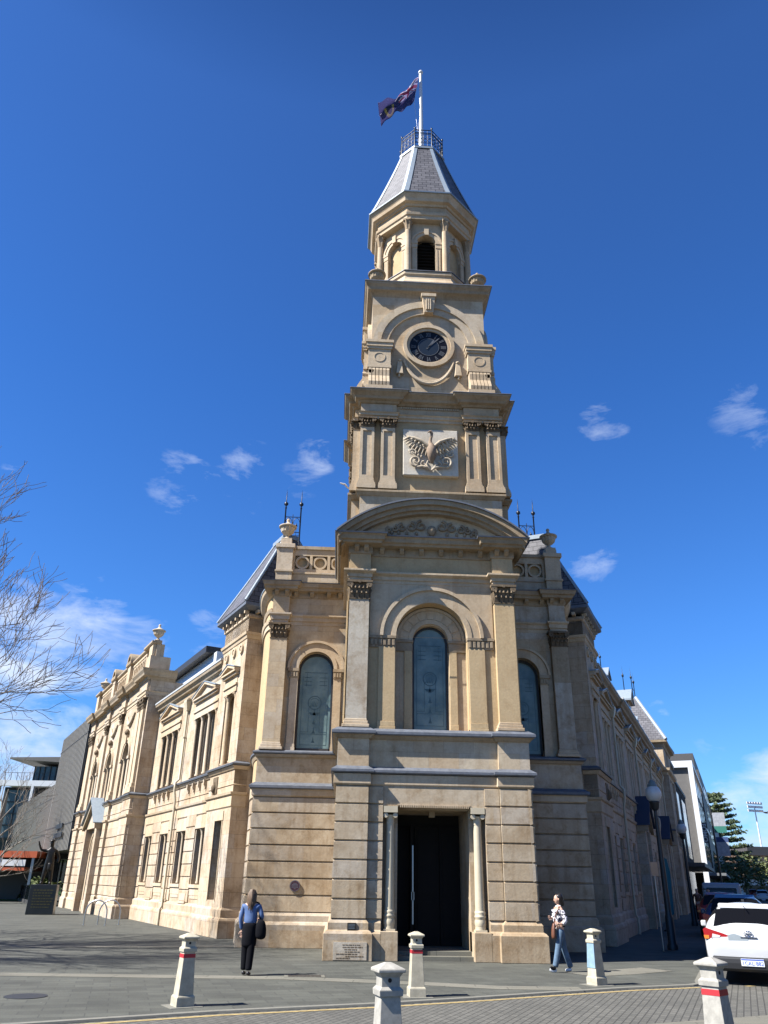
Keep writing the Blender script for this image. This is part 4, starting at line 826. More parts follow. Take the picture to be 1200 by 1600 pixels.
for k in range(8):
    f = of(k); r = MB(f)
    for (a1,z1),(a2,z2) in zip(cap_s[:-1], cap_s[1:]): r.add([(-a1*T8,-a1,z1),(a1*T8,-a1,z1),(a2*T8,-a2,z2),(-a2*T8,-a2,z2)], [(0,1,2,3)])
    ro = part(r, 'spire_roof', 'slate', recalc=False)
    h_ = MB(f)
    for s in (-1, 1):
        for (a1,z1),(a2,z2) in zip(cap_s[:-1], cap_s[1:]):
            w1, w2 = 0.17*(0.55+a1/4.5), 0.17*(0.55+a2/4.5)
            h_.add([(s*(a1+0.02)*T8,-a1-0.025,z1),(s*((a1)*T8-w1),-a1-0.025,z1),(s*((a2)*T8-w2),-a2-0.025,z2+0.01),(s*(a2+0.02)*T8,-a2-0.025,z2+0.01)], [(0,1,2,3)])
    part(h_, 'hip_flashing', 'zinc', ro)
t = MB(); t.sweep(oc(2.2), [(-0.3,26.86),(0.09,26.86),(0.10,26.91),(-0.1,26.97),(-0.3,26.97)], True); part(t, 'roof_gutter', 'zinc')
t = MB(); t.prism_z(oc(1.0), 31.02, 31.12); part(t, 'roof_platform', 'zinc')
V8 = oc(0.92)
rl = MB()
for i in range(8):
    a, b = V8[i], V8[(i+1)%8]
    for z, rr_ in ((31.22,0.02),(31.42,0.014),(31.98,0.014),(32.06,0.02),(32.24,0.02)): rl.tube([(a[0],a[1],z),(b[0],b[1],z)], rr_, 5)
part(rl, 'railing', 'iron')
for i in range(8):
    a, b = Vector(V8[i]), Vector(V8[(i+1)%8]); p = MB(); p.lathe(a.x, a.y, [(0.03,31.0),(0.025,32.3),(0.05,32.34),(0.0,32.46)], 8); part(p, 'railing_post', 'iron')
    pn_ = MB()
    for q in range(4):
        c = a.lerp(b, (q+0.5)/4); t_ = (b-a).normalized()
        for j, (z, r_) in enumerate(((31.58,0.085),(31.80,0.075))):
            pn_.tube([(c.x+t_.x*r_*math.cos(th), c.y+t_.y*r_*math.cos(th), z+r_*math.sin(th)*1.15) for th in [2*PI*m/12 for m in range(13)]], 0.012, 4)
        m_ = a.lerp(b, (q+1)/4)
        pn_.tube([(m_.x,m_.y,31.2),(m_.x,m_.y,32.24)], 0.010, 4)
    part(pn_, 'railing_scrolls', 'iron')
fp = MB(); fp.lathe(TC[0], TC[1], [(0.115,31.0),(0.10,34),(0.065,37.42)], 16); fo = part(fp, 'flagpole', 'white')
fb = MB(); fb.lathe(TC[0], TC[1], [(0.0,37.40),(0.09,37.44),(0.12,37.52),(0.09,37.60),(0.0,37.64)], 14); part(fb, 'finial', 'white', fo)
hl = MB(); hl.tube([(-0.09,2.40,37.3),(-0.12,2.40,37.0),(-0.33,2.38,35.3),(-0.22,2.38,34.0),(-0.10,2.40,32.2)], 0.009, 4); part(hl, 'halyard', 'white', fo)
# flag
def flag_mat():
    m, nt_, b = new_mat('flag_cloth'); L = nt_.links
    tcf = N(nt_, 'ShaderNodeTexCoord'); s_ = nt_.nodes.new('ShaderNodeSeparateXYZ'); L.new(tcf.outputs['UV'], s_.inputs[0])
    def mt(op, a, b_=None):
        n = nt_.nodes.new('ShaderNodeMath'); n.operation = op
        for i, v in enumerate((a, b_)):
            if v is None: continue
            if isinstance(v, (int, float)): n.inputs[i].default_value = v
            else: L.new(v, n.inputs[i])
        return n.outputs[0]
    U, V_ = s_.outputs[0], s_.outputs[1]
    incant = mt('MULTIPLY', mt('LESS_THAN', U, 0.5), mt('GREATER_THAN', V_, 0.5))
    cu_ = mt('MULTIPLY', U, 2.0); cv = mt('SUBTRACT', mt('MULTIPLY', V_, 2.0), 1.0)
    dx = mt('ABSOLUTE', mt('SUBTRACT', cu_, 0.5)); dy = mt('ABSOLUTE', mt('SUBTRACT', cv, 0.5))
    diag = mt('ABSOLUTE', mt('SUBTRACT', dx, dy))
    c = mixc(nt_, mt('LESS_THAN', diag, 0.12), (0.012,0.018,0.10), (0.75,0.75,0.78)); c = mixc(nt_, mt('LESS_THAN', diag, 0.045), c, (0.5,0.02,0.03))
    c = mixc(nt_, mt('LESS_THAN', mt('MINIMUM', mt('MULTIPLY', dx, 1.6), dy), 0.17), c, (0.75,0.75,0.78)); c = mixc(nt_, mt('LESS_THAN', mt('MINIMUM', mt('MULTIPLY', dx, 1.6), dy), 0.10), c, (0.5,0.02,0.03))
    du = mt('MULTIPLY', mt('SUBTRACT', U, 0.76), 2.0); dv = mt('SUBTRACT', V_, 0.5); rr_ = mt('SQRT', mt('ADD', mt('MULTIPLY', du, du), mt('MULTIPLY', dv, dv)))
    fld = mixc(nt_, mt('LESS_THAN', rr_, 0.26), (0.015,0.02,0.11), (0.45,0.36,0.04)); fld = mixc(nt_, mt('LESS_THAN', rr_, 0.17), fld, (0.01,0.01,0.012))
    L.new(mixc(nt_, incant, fld, c), b.inputs['Base Color']); b.inputs['Roughness'].default_value = 0.55; b.inputs['Sheen Weight'].default_value = 1.0; b.inputs['Sheen Tint'].default_value = (0.75,0.72,1,1); b.inputs['Sheen Roughness'].default_value = 0.3
    tl = nt_.nodes.new('ShaderNodeBsdfTranslucent'); mx = nt_.nodes.new('ShaderNodeMixShader'); mx.inputs[0].default_value = 0.45; L.new(mixc(nt_, 0.65, mixc(nt_, incant, fld, c), (0.42,0.40,0.62)), tl.inputs[0])
    L.new(b.outputs[0], mx.inputs[1]); L.new(tl.outputs[0], mx.inputs[2]); L.new(mx.outputs[0], nt_.nodes['Material Output'].inputs[0])
    return m
nu_, nv = 40, 16; vs = []; H0, H1 = Vector((-0.12,2.40,37.0)), Vector((-0.33,2.38,35.35)); 
for i in range(nu_+1):
    u_ = i/nu_
    top_ = H0.lerp(Vector((-2.06,1.9,34.25)), u_)+Vector((0,0,-0.20*math.sin(PI*u_))); bot_ = H1.lerp(Vector((-1.86,2.5,33.72)), u_)+Vector((0.05*math.sin(PI*u_),0,0.02*math.sin(5*u_)))
    for j in range(nv+1):
        v_ = j/nv; p = bot_.lerp(top_, v_); wv = (0.06+0.07*u_)*math.sin(11*v_+7*u_)+0.06*math.sin(19*u_+3*v_)
        vs.append((p.x+0.25*wv*0.5, p.y+wv*1.3, p.z+0.25*wv))
me = bpy.data.meshes.new('flag'); me.from_pydata(vs, [], [(i*(nv+1)+j, (i+1)*(nv+1)+j, (i+1)*(nv+1)+j+1, i*(nv+1)+j+1) for i in range(nu_) for j in range(nv)])
uvl = me.uv_layers.new(name='UVMap').data
for p in me.polygons:
    p.use_smooth = True
    for li in p.loop_indices:
        vi = me.loops[li].vertex_index; uvl[li].uv = ((vi//(nv+1))/nu_, (vi%(nv+1))/nv)
me.materials.append(flag_mat()); fl = bpy.data.objects.new('flag', me); COL.objects.link(fl)
tag(fl, 'drooping dark blue ensign with red and white canton hanging from the tower flagpole', 'flag')
sd = fl.modifiers.new('Solidify', 'SOLIDIFY'); sd.thickness = 0.006
# ------------------------------------------------------------------ wings
def slit_colonette(side, u, w, z0, z1, r=0.07, parent=None):
    c = WB(side); h = z1-z0; c.lt(u, w, [(r*1.3,z0),(r*1.3,z0+0.05),(r,z0+0.09),(r*0.9,z1-0.22)], 10); c.lt(u, w, [(r*0.95,z1-0.22),(r*1.1,z1-0.16),(r*1.6,z1-0.04)], 8); c.b(u-r*1.6,u+r*1.6,w-r*1.6,w+r*1.6,z1-0.04,z1)
    return part(c, 'colonette', 'trim', parent)
def pane(side, u, hw, z0, z1, w, mullion=True):
    f = WB(side); f.b(u-hw, u-hw+0.05, w-0.04, w+0.02, z0, z1); f.b(u+hw-0.05, u+hw, w-0.04, w+0.02, z0, z1); f.b(u-hw, u+hw, w-0.04, w+0.02, z1-0.05, z1); f.b(u-hw, u+hw, w-0.04, w+0.02, z0, z0+0.05); f.b(u-hw, u+hw, w-0.04, w+0.03, (z0+z1)/2-0.03, (z0+z1)/2+0.03)
    o = part(f, 'window', 'frame'); g_ = WB(side); g_.b(u-hw+0.01, u+hw-0.01, w-0.06, w-0.03, z0, z1); part(g_, 'pane', 'glassd', o); return o
def wpart(side, fn, name, mat, parent=None, **k):
    b = WB(side); fn(b); return part(b, name, mat, parent, **k)
def small_pediment(side, u, hw, z, w):
    b = WB(side); b.b(u-hw, u+hw, w-0.3, w+0.22, z, z+0.07); b.b(u-hw+0.05, u+hw-0.05, w-0.3, w+0.14, z-0.10, z)
    h = 0.27*hw
    for (ya, yb, o) in ((0.22, 0.07, 0.0), ):
        b.pr([(u-hw, z+0.07), (u+hw, z+0.07), (u, z+0.07+h)], w-0.3, w+0.10)
    n = WB(side)
    for s in (-1, 1): b.pr([(u+s*hw, z+0.05), (u+s*hw, z+0.15), (u, z+0.15+h), (u, z+0.05+h)], w-0.3, w+0.24)
    o = part(b, 'pediment', 'trim', bevel=0.006)
    for s in (-1, 1): n.pr([(u+s*(hw+0.03), z+0.15), (u+s*(hw+0.03), z+0.18), (u, z+0.19+h), (u, z+0.155+h)], w-0.3, w+0.27)
    part(n, 'pediment_flashing', 'zinc', o)
def string(side, u0, u1, w, ends=True):
    """the continuous belts of a wing: path round a face standing at w"""
    path = [(u0, w-0.5), (u0, w), (u1, w), (u1, w-0.5)] if ends else [(u0, w), (u1, w)]
    for nm, prof, mt in (('string_course', [(-0.1,4.10),(0.0,4.10),(0.04,4.15),(0.04,4.50),(0.10,4.54),(0.12,4.62),(-0.1,4.62)], 'trim'), ('attic_band', [(-0.1,4.62),(0.0,4.62),(0.0,4.86),(0.03,4.88),(0.0,4.90),(0.0,5.42),(-0.1,5.42)], 'wing'),
                         ('sill_course', [(-0.1,5.40),(0.04,5.40),(0.12,5.52),(-0.1,5.56)], 'trim'), ('lead_ledge', [(-0.1,5.54),(0.16,5.54),(0.18,5.60),(0.0,5.69),(-0.1,5.69)], 'lead')):
        b = WB(side); b.sw(path, prof); part(b, nm, mt)
wplp = [(-0.1,0.0),(0.12,0.0),(0.12,0.52),(0.10,0.58),(0.05,0.62),(0.05,0.84),(0.0,0.93),(-0.1,0.93)]
def low_window(side, u, w, hw=0.55):
    pane(side, u, hw, 1.56, 3.58, w-0.42)
    slit_colonette(side, u+0.10, w-0.10, 1.62, 3.58, 0.06)
    b = WB(side); b.b(u-hw-0.10, u+hw+0.10, w-0.1, w+0.08, 1.46, 1.58); b.b(u-hw-0.02, u+hw+0.02, w-0.1, w+0.03, 1.20, 1.46); b.b(u-hw+0.06, u+hw-0.06, w-0.1, w+0.02, 1.08, 1.20); part(b, 'sill', 'trim', bevel=0.008)
    b = WB(side); b.b(u-hw-0.12, u+hw+0.12, w-0.05, w+0.045, 3.60, 4.06); part(b, 'lintel', 'trim')
def triple_window(side, u, w, hw=1.5, n=3):
    cw_ = 2*hw/n
    for i in range(n): pane(side, u-hw+cw_*(i+0.5), cw_*0.40, 5.70, 8.24, w-0.5)
    for i in range(n-1): 
        b = WB(side); uu = u-hw+cw_*(i+1); b.b(uu-0.10, uu+0.10, w-0.5, w-0.12, 5.69, 8.24); part(b, 'mullion_pier', 'trim')
        slit_colonette(side, uu, w-0.04, 5.72, 8.24, 0.085)
    for s in (-1, 1): slit_colonette(side, u+s*(hw-0.02), w-0.04, 5.72, 8.24, 0.075)
    b = WB(side); b.b(u-hw-0.25, u+hw+0.25, w-0.02, w+0.05, 8.24, 8.52); b.b(u-hw-0.3, u+hw+0.3, w-0.02, w+0.10, 8.52, 8.60); b.b(u-hw-0.25, u+hw+0.25, w-0.02, w+0.03, 8.60, 8.92); part(b, 'lintel', 'trim', bevel=0.006)
    for i in range(4):
        uu = u-hw*0.8+hw*1.6*i/3; b = WB(side); b.b(uu-0.06, uu+0.06, w-0.05, w+0.14, 5.22, 5.42); b.b(uu-0.05, uu+0.05, w-0.05, w+0.08, 5.06, 5.22); part(b, 'bracket', 'trim')
    small_pediment(side, u, hw+0.22, 9.02, w)
def hopper(side, u, w, z1=9.15):
    b = WB(side); b.sw([(u-0.22, w-0.05), (u-0.22, w+0.12), (u+0.22, w+0.12), (u+0.22, w-0.05)], [(-0.16,z1-0.05),(0.10,z1-0.05),(0.11,z1),(-0.16,z1)])
    b.b(u-0.24, u+0.24, w, w+0.26, z1-0.14, z1-0.04); s_ = side
    b.frustum((min(s_*(u-0.12), s_*(u+0.12)), max(s_*(u-0.12), s_*(u+0.12)), -(w+0.16), -w), z1-0.52, (min(s_*(u-0.24), s_*(u+0.24)), max(s_*(u-0.24), s_*(u+0.24)), -(w+0.26), -w), z1-0.14)
    o = part(b, 'rain_hopper', 'cream')
    p = WB(side); p.tube([(side*u, -(w+0.09), z1-0.5), (side*u, -(w+0.09), 5.8), (side*u, -(w+0.24), 5.65), (side*u, -(w+0.24), 5.3), (side*u, -(w+0.16), 4.9), (side*u, -(w+0.16), 0.75), (side*u, -(w+0.24), 0.6), (side*u, -(w+0.24), 0.02)], 0.055, 8)
    for z in (7.6, 3.0): p.b(u-0.08, u+0.08, w, w+0.16, z, z+0.05)
    part(p, 'downpipe', 'cream', o)
def wing_cornice(side, u0, u1, w, z=9.72, ends=True):
    path = [(u0, w-0.5), (u0, w), (u1, w), (u1, w-0.5)] if ends else [(u0, w), (u1, w)]
    b = WB(side); b.sw(path, [(-0.1,z-0.28),(0.0,z-0.28),(0.03,z-0.2),(0.03,z-0.02),(0.16,z+0.02),(0.20,z+0.12),(0.30,z+0.20),(0.33,z+0.32),(-0.1,z+0.32)]); part(b, 'cornice', 'trimd')
    b = WB(side); b.sw(path, [(-0.3,z+0.32),(0.35,z+0.32),(0.35,z+0.40),(-0.3,z+0.62)]); part(b, 'roof_gutter', 'gutter')
for side in (-1, 1):
    # corner pier block --------------------------------------------
    W0 = -0.12
    ops = [(1.33, 0.42, 1.12, 3.72, False)]
    b = WB(side); b.wl(0.05, 2.95, 0.0, 4.15, W0, 0.5, ops); b.wl(0.05, 2.95, 5.6, 11.3, W0, 0.5, [(1.45, 0.62, 5.7, 8.36, False)])
    b.b(0.05, 0.20, W0-0.01, W0-1.25, 0.0, 11.3); b.b(0.2, 2.9, W0-0.45, W0-2.6, 0.0, 11.3); b.b(2.6, 2.95, W0-0.01, W0-2.0, 0.0, 11.3); part(b, 'corner_pier', 'wing')
    b = WB(side); b.sw([(0.05, -1.2), (0.05, W0), (2.95, W0), (2.95, -1.2)], wplp); part(b, 'plinth', 'wing', bevel=0.01)
    string(side, 0.05, 2.95, W0)
    b = WB(side); b.b(0.93, 1.73, -0.6, -0.55, 1.1, 3.75); part(b, 'blind_opening', 'board')
    b = WB(side); b.b(0.80, 1.88, W0-0.05, W0+0.03, 3.72, 4.02); b.b(0.86, 0.91, W0-0.05, W0+0.025, 1.1, 3.72); b.b(1.75, 1.80, W0-0.05, W0+0.025, 1.1, 3.72); part(b, 'opening_frame', 'trim')
    b = WB(side); b.b(1.9, 2.45, W0-0.05, W0+0.03, 4.70, 5.3); b.lt(2.18, W0+0.05, [(0,4.70),(0.10,4.78),(0.12,4.95),(0.05,5.05),(0,5.15)], 8); part(b, 'carved_boss', 'carved')
    pane(side, 1.45, 0.60, 5.70, 8.30, W0-0.45); slit_colonette(side, 0.98, W0-0.10, 5.72, 8.36, 0.085); slit_colonette(side, 1.92, W0-0.10, 5.72, 8.36, 0.085)
    b = WB(side); b.b(0.70, 2.20, W0-0.05, W0+0.05, 8.36, 8.60); b.b(0.66, 2.24, W0-0.05, W0+0.10, 8.60, 8.68); b.b(0.72, 2.18, W0-0.05, W0+0.03, 8.68, 9.0); part(b, 'lintel', 'trim', bevel=0.006)
    small_pediment(side, 1.45, 0.88, 9.10, W0)
    for u in (0.55, 1.45, 2.35): b = WB(side); b.rg(u, 9.98 if u != 1.45 else 10.02, 0.12, 0.20, W0-0.02, W0+0.08, 0, 2*PI); b.rg(u, 9.98 if u != 1.45 else 10.02, 0.0, 0.06, W0-0.02, W0+0.07, 0, 2*PI, 10); part(b, 'medallion', 'trim')
    pp = [(0.05, -2.0), (0.05, W0), (2.95, W0), (2.95, -2.0)]
    b = WB(side); b.sw(pp, [(-0.1,10.28),(0.0,10.28),(0.03,10.30),(0.06,10.42),(0.10,10.44),(0.12,10.54),(-0.1,10.56)]); part(b, 'architrave', 'trim')
    b = WB(side); b.sw(pp, [(-0.1,10.56),(0.0,10.56),(0.0,11.12),(0.06,11.16),(0.06,11.24),(-0.1,11.26)]); part(b, 'frieze', 'wing')
    b = WB(side); b.sw([(0.05, -2.4), (0.05, W0), (3.05, W0), (3.05, -2.4)], [(-0.1,11.42),(0.10,11.42),(0.26,11.52),(0.30,11.56),(0.30,11.68),(-0.1,11.74)]); part(b, 'eave_gutter', 'lead')
    for u in (0.18, 0.75, 1.3, 1.85, 2.4, 2.85):
        b = WB(side); b.b(u-0.05, u+0.05, W0, W0+0.18, 11.32, 11.43); b.b(u-0.045, u+0.045, W0, W0+0.11, 11.22, 11.32); part(b, 'bracket', 'trim')
    for w in (-0.4, -0.9):
        b = WB(side); b.b(-0.22, 0.05, w-0.06, w+0.06, 11.30, 11.42); part(b, 'bracket', 'trim')
    # mansard
    e0 = [(-0.20, 0.18), (3.35, 0.18), (3.35, -4.0), (-0.20, -4.0)]; e1 = [(0.35, -1.45), (1.5, -1.45), (1.5, -2.05), (0.35, -2.05)]; z0, z1 = 11.72, 15.0
    fz = [(side*u, -w_) for u, w_ in e0]; tz = [(side*u, -w_) for u, w_ in e1]
    fr0 = WLF if side < 0 else WRF
    rf = WB(side)
    mid = [tuple(Vector(fz[i]).lerp(Vector(tz[i]), 0.48)*1.0) for i in range(4)]; zm = z0+(z1-z0)*0.47
    for i in range(4):
        j = (i+1)%4; rf.add([(fz[i][0],fz[i][1],z0),(fz[j][0],fz[j][1],z0),(mid[j][0],mid[j][1],zm),(mid[i][0],mid[i][1],zm)], [(0,1,2,3)]); rf.add([(mid[i][0],mid[i][1],zm),(mid[j][0],mid[j][1],zm),(tz[j][0],tz[j][1],z1),(tz[i][0],tz[i][1],z1)], [(0,1,2,3)])
    rf.add([(x,y,z1) for x, y in tz], [(0,1,2,3)]); rf.add([(x,y,z0) for x, y in fz], [(3,2,1,0)])
    ro = part(rf, 'mansard_roof', 'slate')
    h_ = WB(side)
    for i in range(4):
        h_.tube([(fz[i][0],fz[i][1],z0),(mid[i][0],mid[i][1],zm),(tz[i][0],tz[i][1],z1)], 0.075, 4)
    part(h_, 'hip_flashing', 'zinc', ro)
    tp = WB(side); tp.b(0.28, 1.57, -2.12, -1.38, z1-0.05, z1+0.13); part(tp, 'roof_cap', 'zinc', ro)
    fx = -5.08 if side < 0 else 5.12; fy = 8.2
    cr = MB(); zc = z1-0.05
    for x in (-0.33, 0.33):
        cr.lathe(fx+x, fy, [(0.035,zc-0.3),(0.03,zc+1.4),(0.05,zc+1.42),(0.02,zc+1.5),(0.07,zc+1.56),(0.09,zc+1.66),(0.02,zc+1.72),(0.015,zc+2.1),(0.0,zc+2.35)], 8); cr.box(fx+x-0.09, fx+x+0.09, fy-0.012, fy+0.012, zc+1.58, zc+1.63)
    for z in (0.12, 0.28, 1.0): cr.tube([(fx-0.33,fy,zc+z),(fx+0.33,fy,zc+z)], 0.018, 5)
    cr.tube([(fx,fy,zc+0.1),(fx,fy,zc+1.12)], 0.015, 5)
    for x in (-0.165, 0.165):
        cr.tube([(fx+x+0.15*math.cos(a_), fy, zc+0.62+0.34*math.sin(a_)) for a_ in [PI*m/10 for m in range(11)]], 0.014, 4); cr.tube([(fx+x,fy,zc+0.12),(fx+x,fy,zc+0.62)], 0.012, 4); cr.lathe(fx+x, fy, [(0,zc+0.5),(0.06,zc+0.58),(0.02,zc+0.66),(0,zc+0.74)], 6)
    part(cr, 'roof_cresting', 'iron', ro)
# ---- left wing
side = -1; W1 = -0.35
lw_us = [4.20, 7.0, 9.85, 12.75]
b = WB(side); b.wl(2.9, 14.1, 0, 4.15, W1, 0.45, [(u, 0.64, 1.56, 3.58, False) for u in lw_us]); part(b, 'wing_wall', 'rustw')
b = WB(side); b.cr(2.96, 14.0, CZ, W1, 0.045, [(u, 0.72, 1.1, 4.1) for u in lw_us]); part(b, 'wall_courses', 'rustw')
b = WB(side); b.sw([(2.9, W1), (7.2, W1), (7.2, W1+0.0), (14.1, W1)], [(o+0.07 if o > 0 else o, z) for o, z in wplp]); part(b, 'plinth', 'wing', bevel=0.01)
for u in (5.65, 8.45, 11.2):
    b = WB(side); b.b(u-0.5, u+0.5, W1, W1+0.10, 0.9, 0.98); b.b(u-0.42, u+0.42, W1, W1+0.06, 1.0, 1.25); part(b, 'wall_pad', 'trim')
string(side, 2.9, 14.1, W1, False)
b = WB(side); b.wl(2.9, 14.1, 5.6, 9.8, W1, 0.5, [(5.35, 1.5, 5.69, 8.24, False), (11.15, 1.55, 5.69, 8.24, False)]); part(b, 'upper_wall', 'wing')
triple_window(side, 5.35, W1, 1.5); triple_window(side, 11.15, W1, 1.55)
for u in lw_us: low_window(side, u, W1, 0.64)
hopper(side, 8.15, W1, 9.35)
wing_cornice(side, 2.9, 14.1, W1, 9.72, False)
b = WB(side); b.prism_x([(-(W1)+0.1,10.28),(4.6,11.7),(4.6,10.2),(-(W1)+0.1,10.15)], -14.1, -2.9); part(b, 'roof', 'gutter')
b = WB(side); b.b(15.6, 27, -7, -3.5, 9.4, 13.9); part(b, 'roof_monitor', 'white')
b = WB(side); b.b(16.2, 27.5, -7.5, -3.0, 13.92, 14.3); part(b, 'roof_monitor_top', 'frame')
# ---- pavilion of the left wing
WP = 0.40; PU = (14.0, 30.5)
b = WB(side); b.wl(PU[0], PU[1], 0, 4.15, WP, 0.5, [(22.2, 0.85, 0.0, 3.3, True), (17.6, 0.01, 1, 1.01, False)]); b.b(PU[0], PU[0]+0.3, -0.9, WP-0.005, 0, 12.0); b.b(PU[0]+0.05, PU[0]+0.3, -5, -0.9, 0, 11.4); b.b(PU[1]-0.3, PU[1], -6, WP-0.005, 0, 12.0); part(b, 'pavilion_wall', 'wing')
b = WB(side); b.cr(PU[0], PU[1], CZ, WP, 0.045, [(22.2, 2.1, 0.0, 4.2)]+[(u, 0.62, 0, 4.2) for u in (15.25, 19.95, 24.45, 29.8)]); part(b, 'wall_courses', 'rustw')
for u, hw in ((14.95, 0.9), (19.95, 0.62), (24.45, 0.62), (29.7, 0.75)):
    b = WB(side); b.b(u-hw, u+hw, WP-0.2, WP+0.14, 0, 4.12); b.cr(u-hw, u+hw, CZ, WP+0.14, 0.04); o = part(b, 'pier', 'wing')
    b = WB(side); b.sw([(u-hw, WP-0.1), (u-hw, WP+0.14), (u+hw, WP+0.14), (u+hw, WP-0.1)], wplp); part(b, 'plinth', 'wing', o)
b = WB(side); b.sw([(PU[0], WP-0.8), (PU[0], WP), (PU[1], WP), (PU[1], WP-0.8)], wplp); part(b, 'plinth', 'wing')
def pav_path(ext=0.0):
    pts = [(PU[0], -0.9)]
    for u, hw in ((14.95, 0.9), (19.95, 0.55), (24.45, 0.55), (29.7, 0.75)):
        a_, b_ = max(u-hw, PU[0]), min(u+hw, PU[1])
        if a_ > PU[0]: pts += [(a_, WP), (a_, WP+0.14)]
        else: pts += [(a_, WP+0.14)]
        if b_ < PU[1]: pts += [(b_, WP+0.14), (b_, WP)]
        else: pts += [(b_, WP+0.14)]
    pts.append((PU[1], -0.9)); return pts
pth = pav_path()
for nm, prof, mt in (('string_course', [(-0.1,4.10),(0.0,4.10),(0.04,4.15),(0.04,4.50),(0.10,4.54),(0.12,4.62),(-0.1,4.62)], 'trim'), ('attic_band', [(-0.1,4.62),(0.0,4.62),(0.0,4.86),(0.03,4.88),(0.0,4.90),(0.0,5.42),(-0.1,5.42)], 'wing'),
                     ('sill_course', [(-0.1,5.40),(0.04,5.40),(0.12,5.52),(-0.1,5.56)], 'trim'), ('lead_ledge', [(-0.1,5.54),(0.16,5.54),(0.18,5.60),(0.0,5.69),(-0.1,5.69)], 'lead'),
                     ('architrave', [(-0.1,10.46),(0.0,10.46),(0.0,10.60),(0.04,10.62),(0.04,10.74),(0.09,10.80),(-0.1,10.84)], 'trim'), ('frieze', [(-0.1,10.84),(0.0,10.84),(0.0,11.36),(-0.1,11.36)], 'wing'),
                     ('cornice', [(-0.1,11.36),(0.05,11.38),(0.07,11.52),(0.30,11.56),(0.33,11.66),(0.42,11.80),(0.45,11.92),(-0.1,11.98)], 'trimd'), ('parapet_base', [(-0.15,11.95),(0.0,11.95),(0.0,12.25),(-0.15,12.28)], 'trim'), ('coping', [(-0.28,13.36),(0.05,13.36),(0.10,13.42),(0.10,13.52),(-0.28,13.56)], 'trimd')):
    p_ = pth if nm not in ('coping', 'parapet_base') else [(PU[0], WP-0.3)]+pth[1:-1]+[(PU[1], WP-0.3)]
    b = WB(side); b.sw(p_, prof); part(b, nm, mt)
b = WB(side); b.b(PU[0], PU[1], WP-0.25, WP-0.06, 12.2, 13.4); part(b, 'parapet', 'trim')
for u0, u1 in ((15.9, 19.3), (20.6, 23.8), (25.1, 28.9)):
    b = WB(side); n = int((u1-u0)/0.42)
    for i in range(n):
        uu = u0+(u1-u0)*(i+0.5)/n; b.b(uu-0.05, uu+0.05, WP-0.1, WP+0.0, 12.45, 13.15); b.rg(uu, 12.98, 0.05, 0.14, WP-0.1, WP+0.0, 0, PI, 8)
    b.b(u0-0.1, u1+0.1, WP-0.1, WP+0.02, 12.36, 12.46); b.b(u0-0.1, u1+0.1, WP-0.1, WP+0.02, 13.15, 13.26); part(b, 'balustrade', 'trim')
for u in (14.45, 19.95, 24.45, 29.9):
    hw = 0.38; b = WB(side); b.b(u-hw, u+hw, WP-0.5, WP+0.14, 11.97, 13.4)
    if u < 15: b.b(u-0.46, u+0.50, WP-0.9, WP+0.2, 11.97, 12.7)
    part(b, 'parapet_pier', 'trim')
for u in (19.95, 24.45):
    b = WB(side); b.rg(u, 13.55, 0.0, 0.42, WP-0.4, WP+0.1); b.rg(u, 13.55, 0.42, 0.58, WP-0.5, WP+0.22); b.b(u-0.66, u+0.66, WP-0.5, WP+0.24, 13.50, 13.60); part(b, 'parapet_crest', 'trimd')
urn(14.45, -WP+0.15, 13.55, 1.05, TH, fr=None if False else WLF @ Matrix.Scale(-1, 4, (1,0,0))); urn(29.6, -WP+0.15, 13.55, 1.05, TH, fr=WLF @ Matrix.Scale(-1, 4, (1,0,0)))
b = WB(side); wins = [17.6, 22.2, 26.8]
b.wl(PU[0]+0.3, PU[1]-0.3, 5.6, 10.5, WP, 0.5, [(u, 0.80, 5.69, 7.75, True) for u in wins]); part(b, 'upper_wall', 'wing')
for u in (14.55, 15.35, 19.95, 24.45, 29.35, 30.0):
    hw = 0.30; b = WB(side); b.b(u-hw, u+hw, WP-0.1, WP+0.13, 6.15, 9.88); o = part(b, 'pilaster', 'trim')
    b = WB(side); b.b(u-hw-0.07, u+hw+0.07, WP-0.1, WP+0.22, 5.69, 5.95); b.b(u-hw-0.03, u+hw+0.03, WP-0.1, WP+0.17, 5.95, 6.15); part(b, 'base', 'trim', o, bevel=0.01)
    fr_ = WLF; c = MB(fr_); leafcap(c, -u, -(WP+0.13), 0.58, 0.2, 9.88, 10.46); part(c, 'capital', 'carved', o)
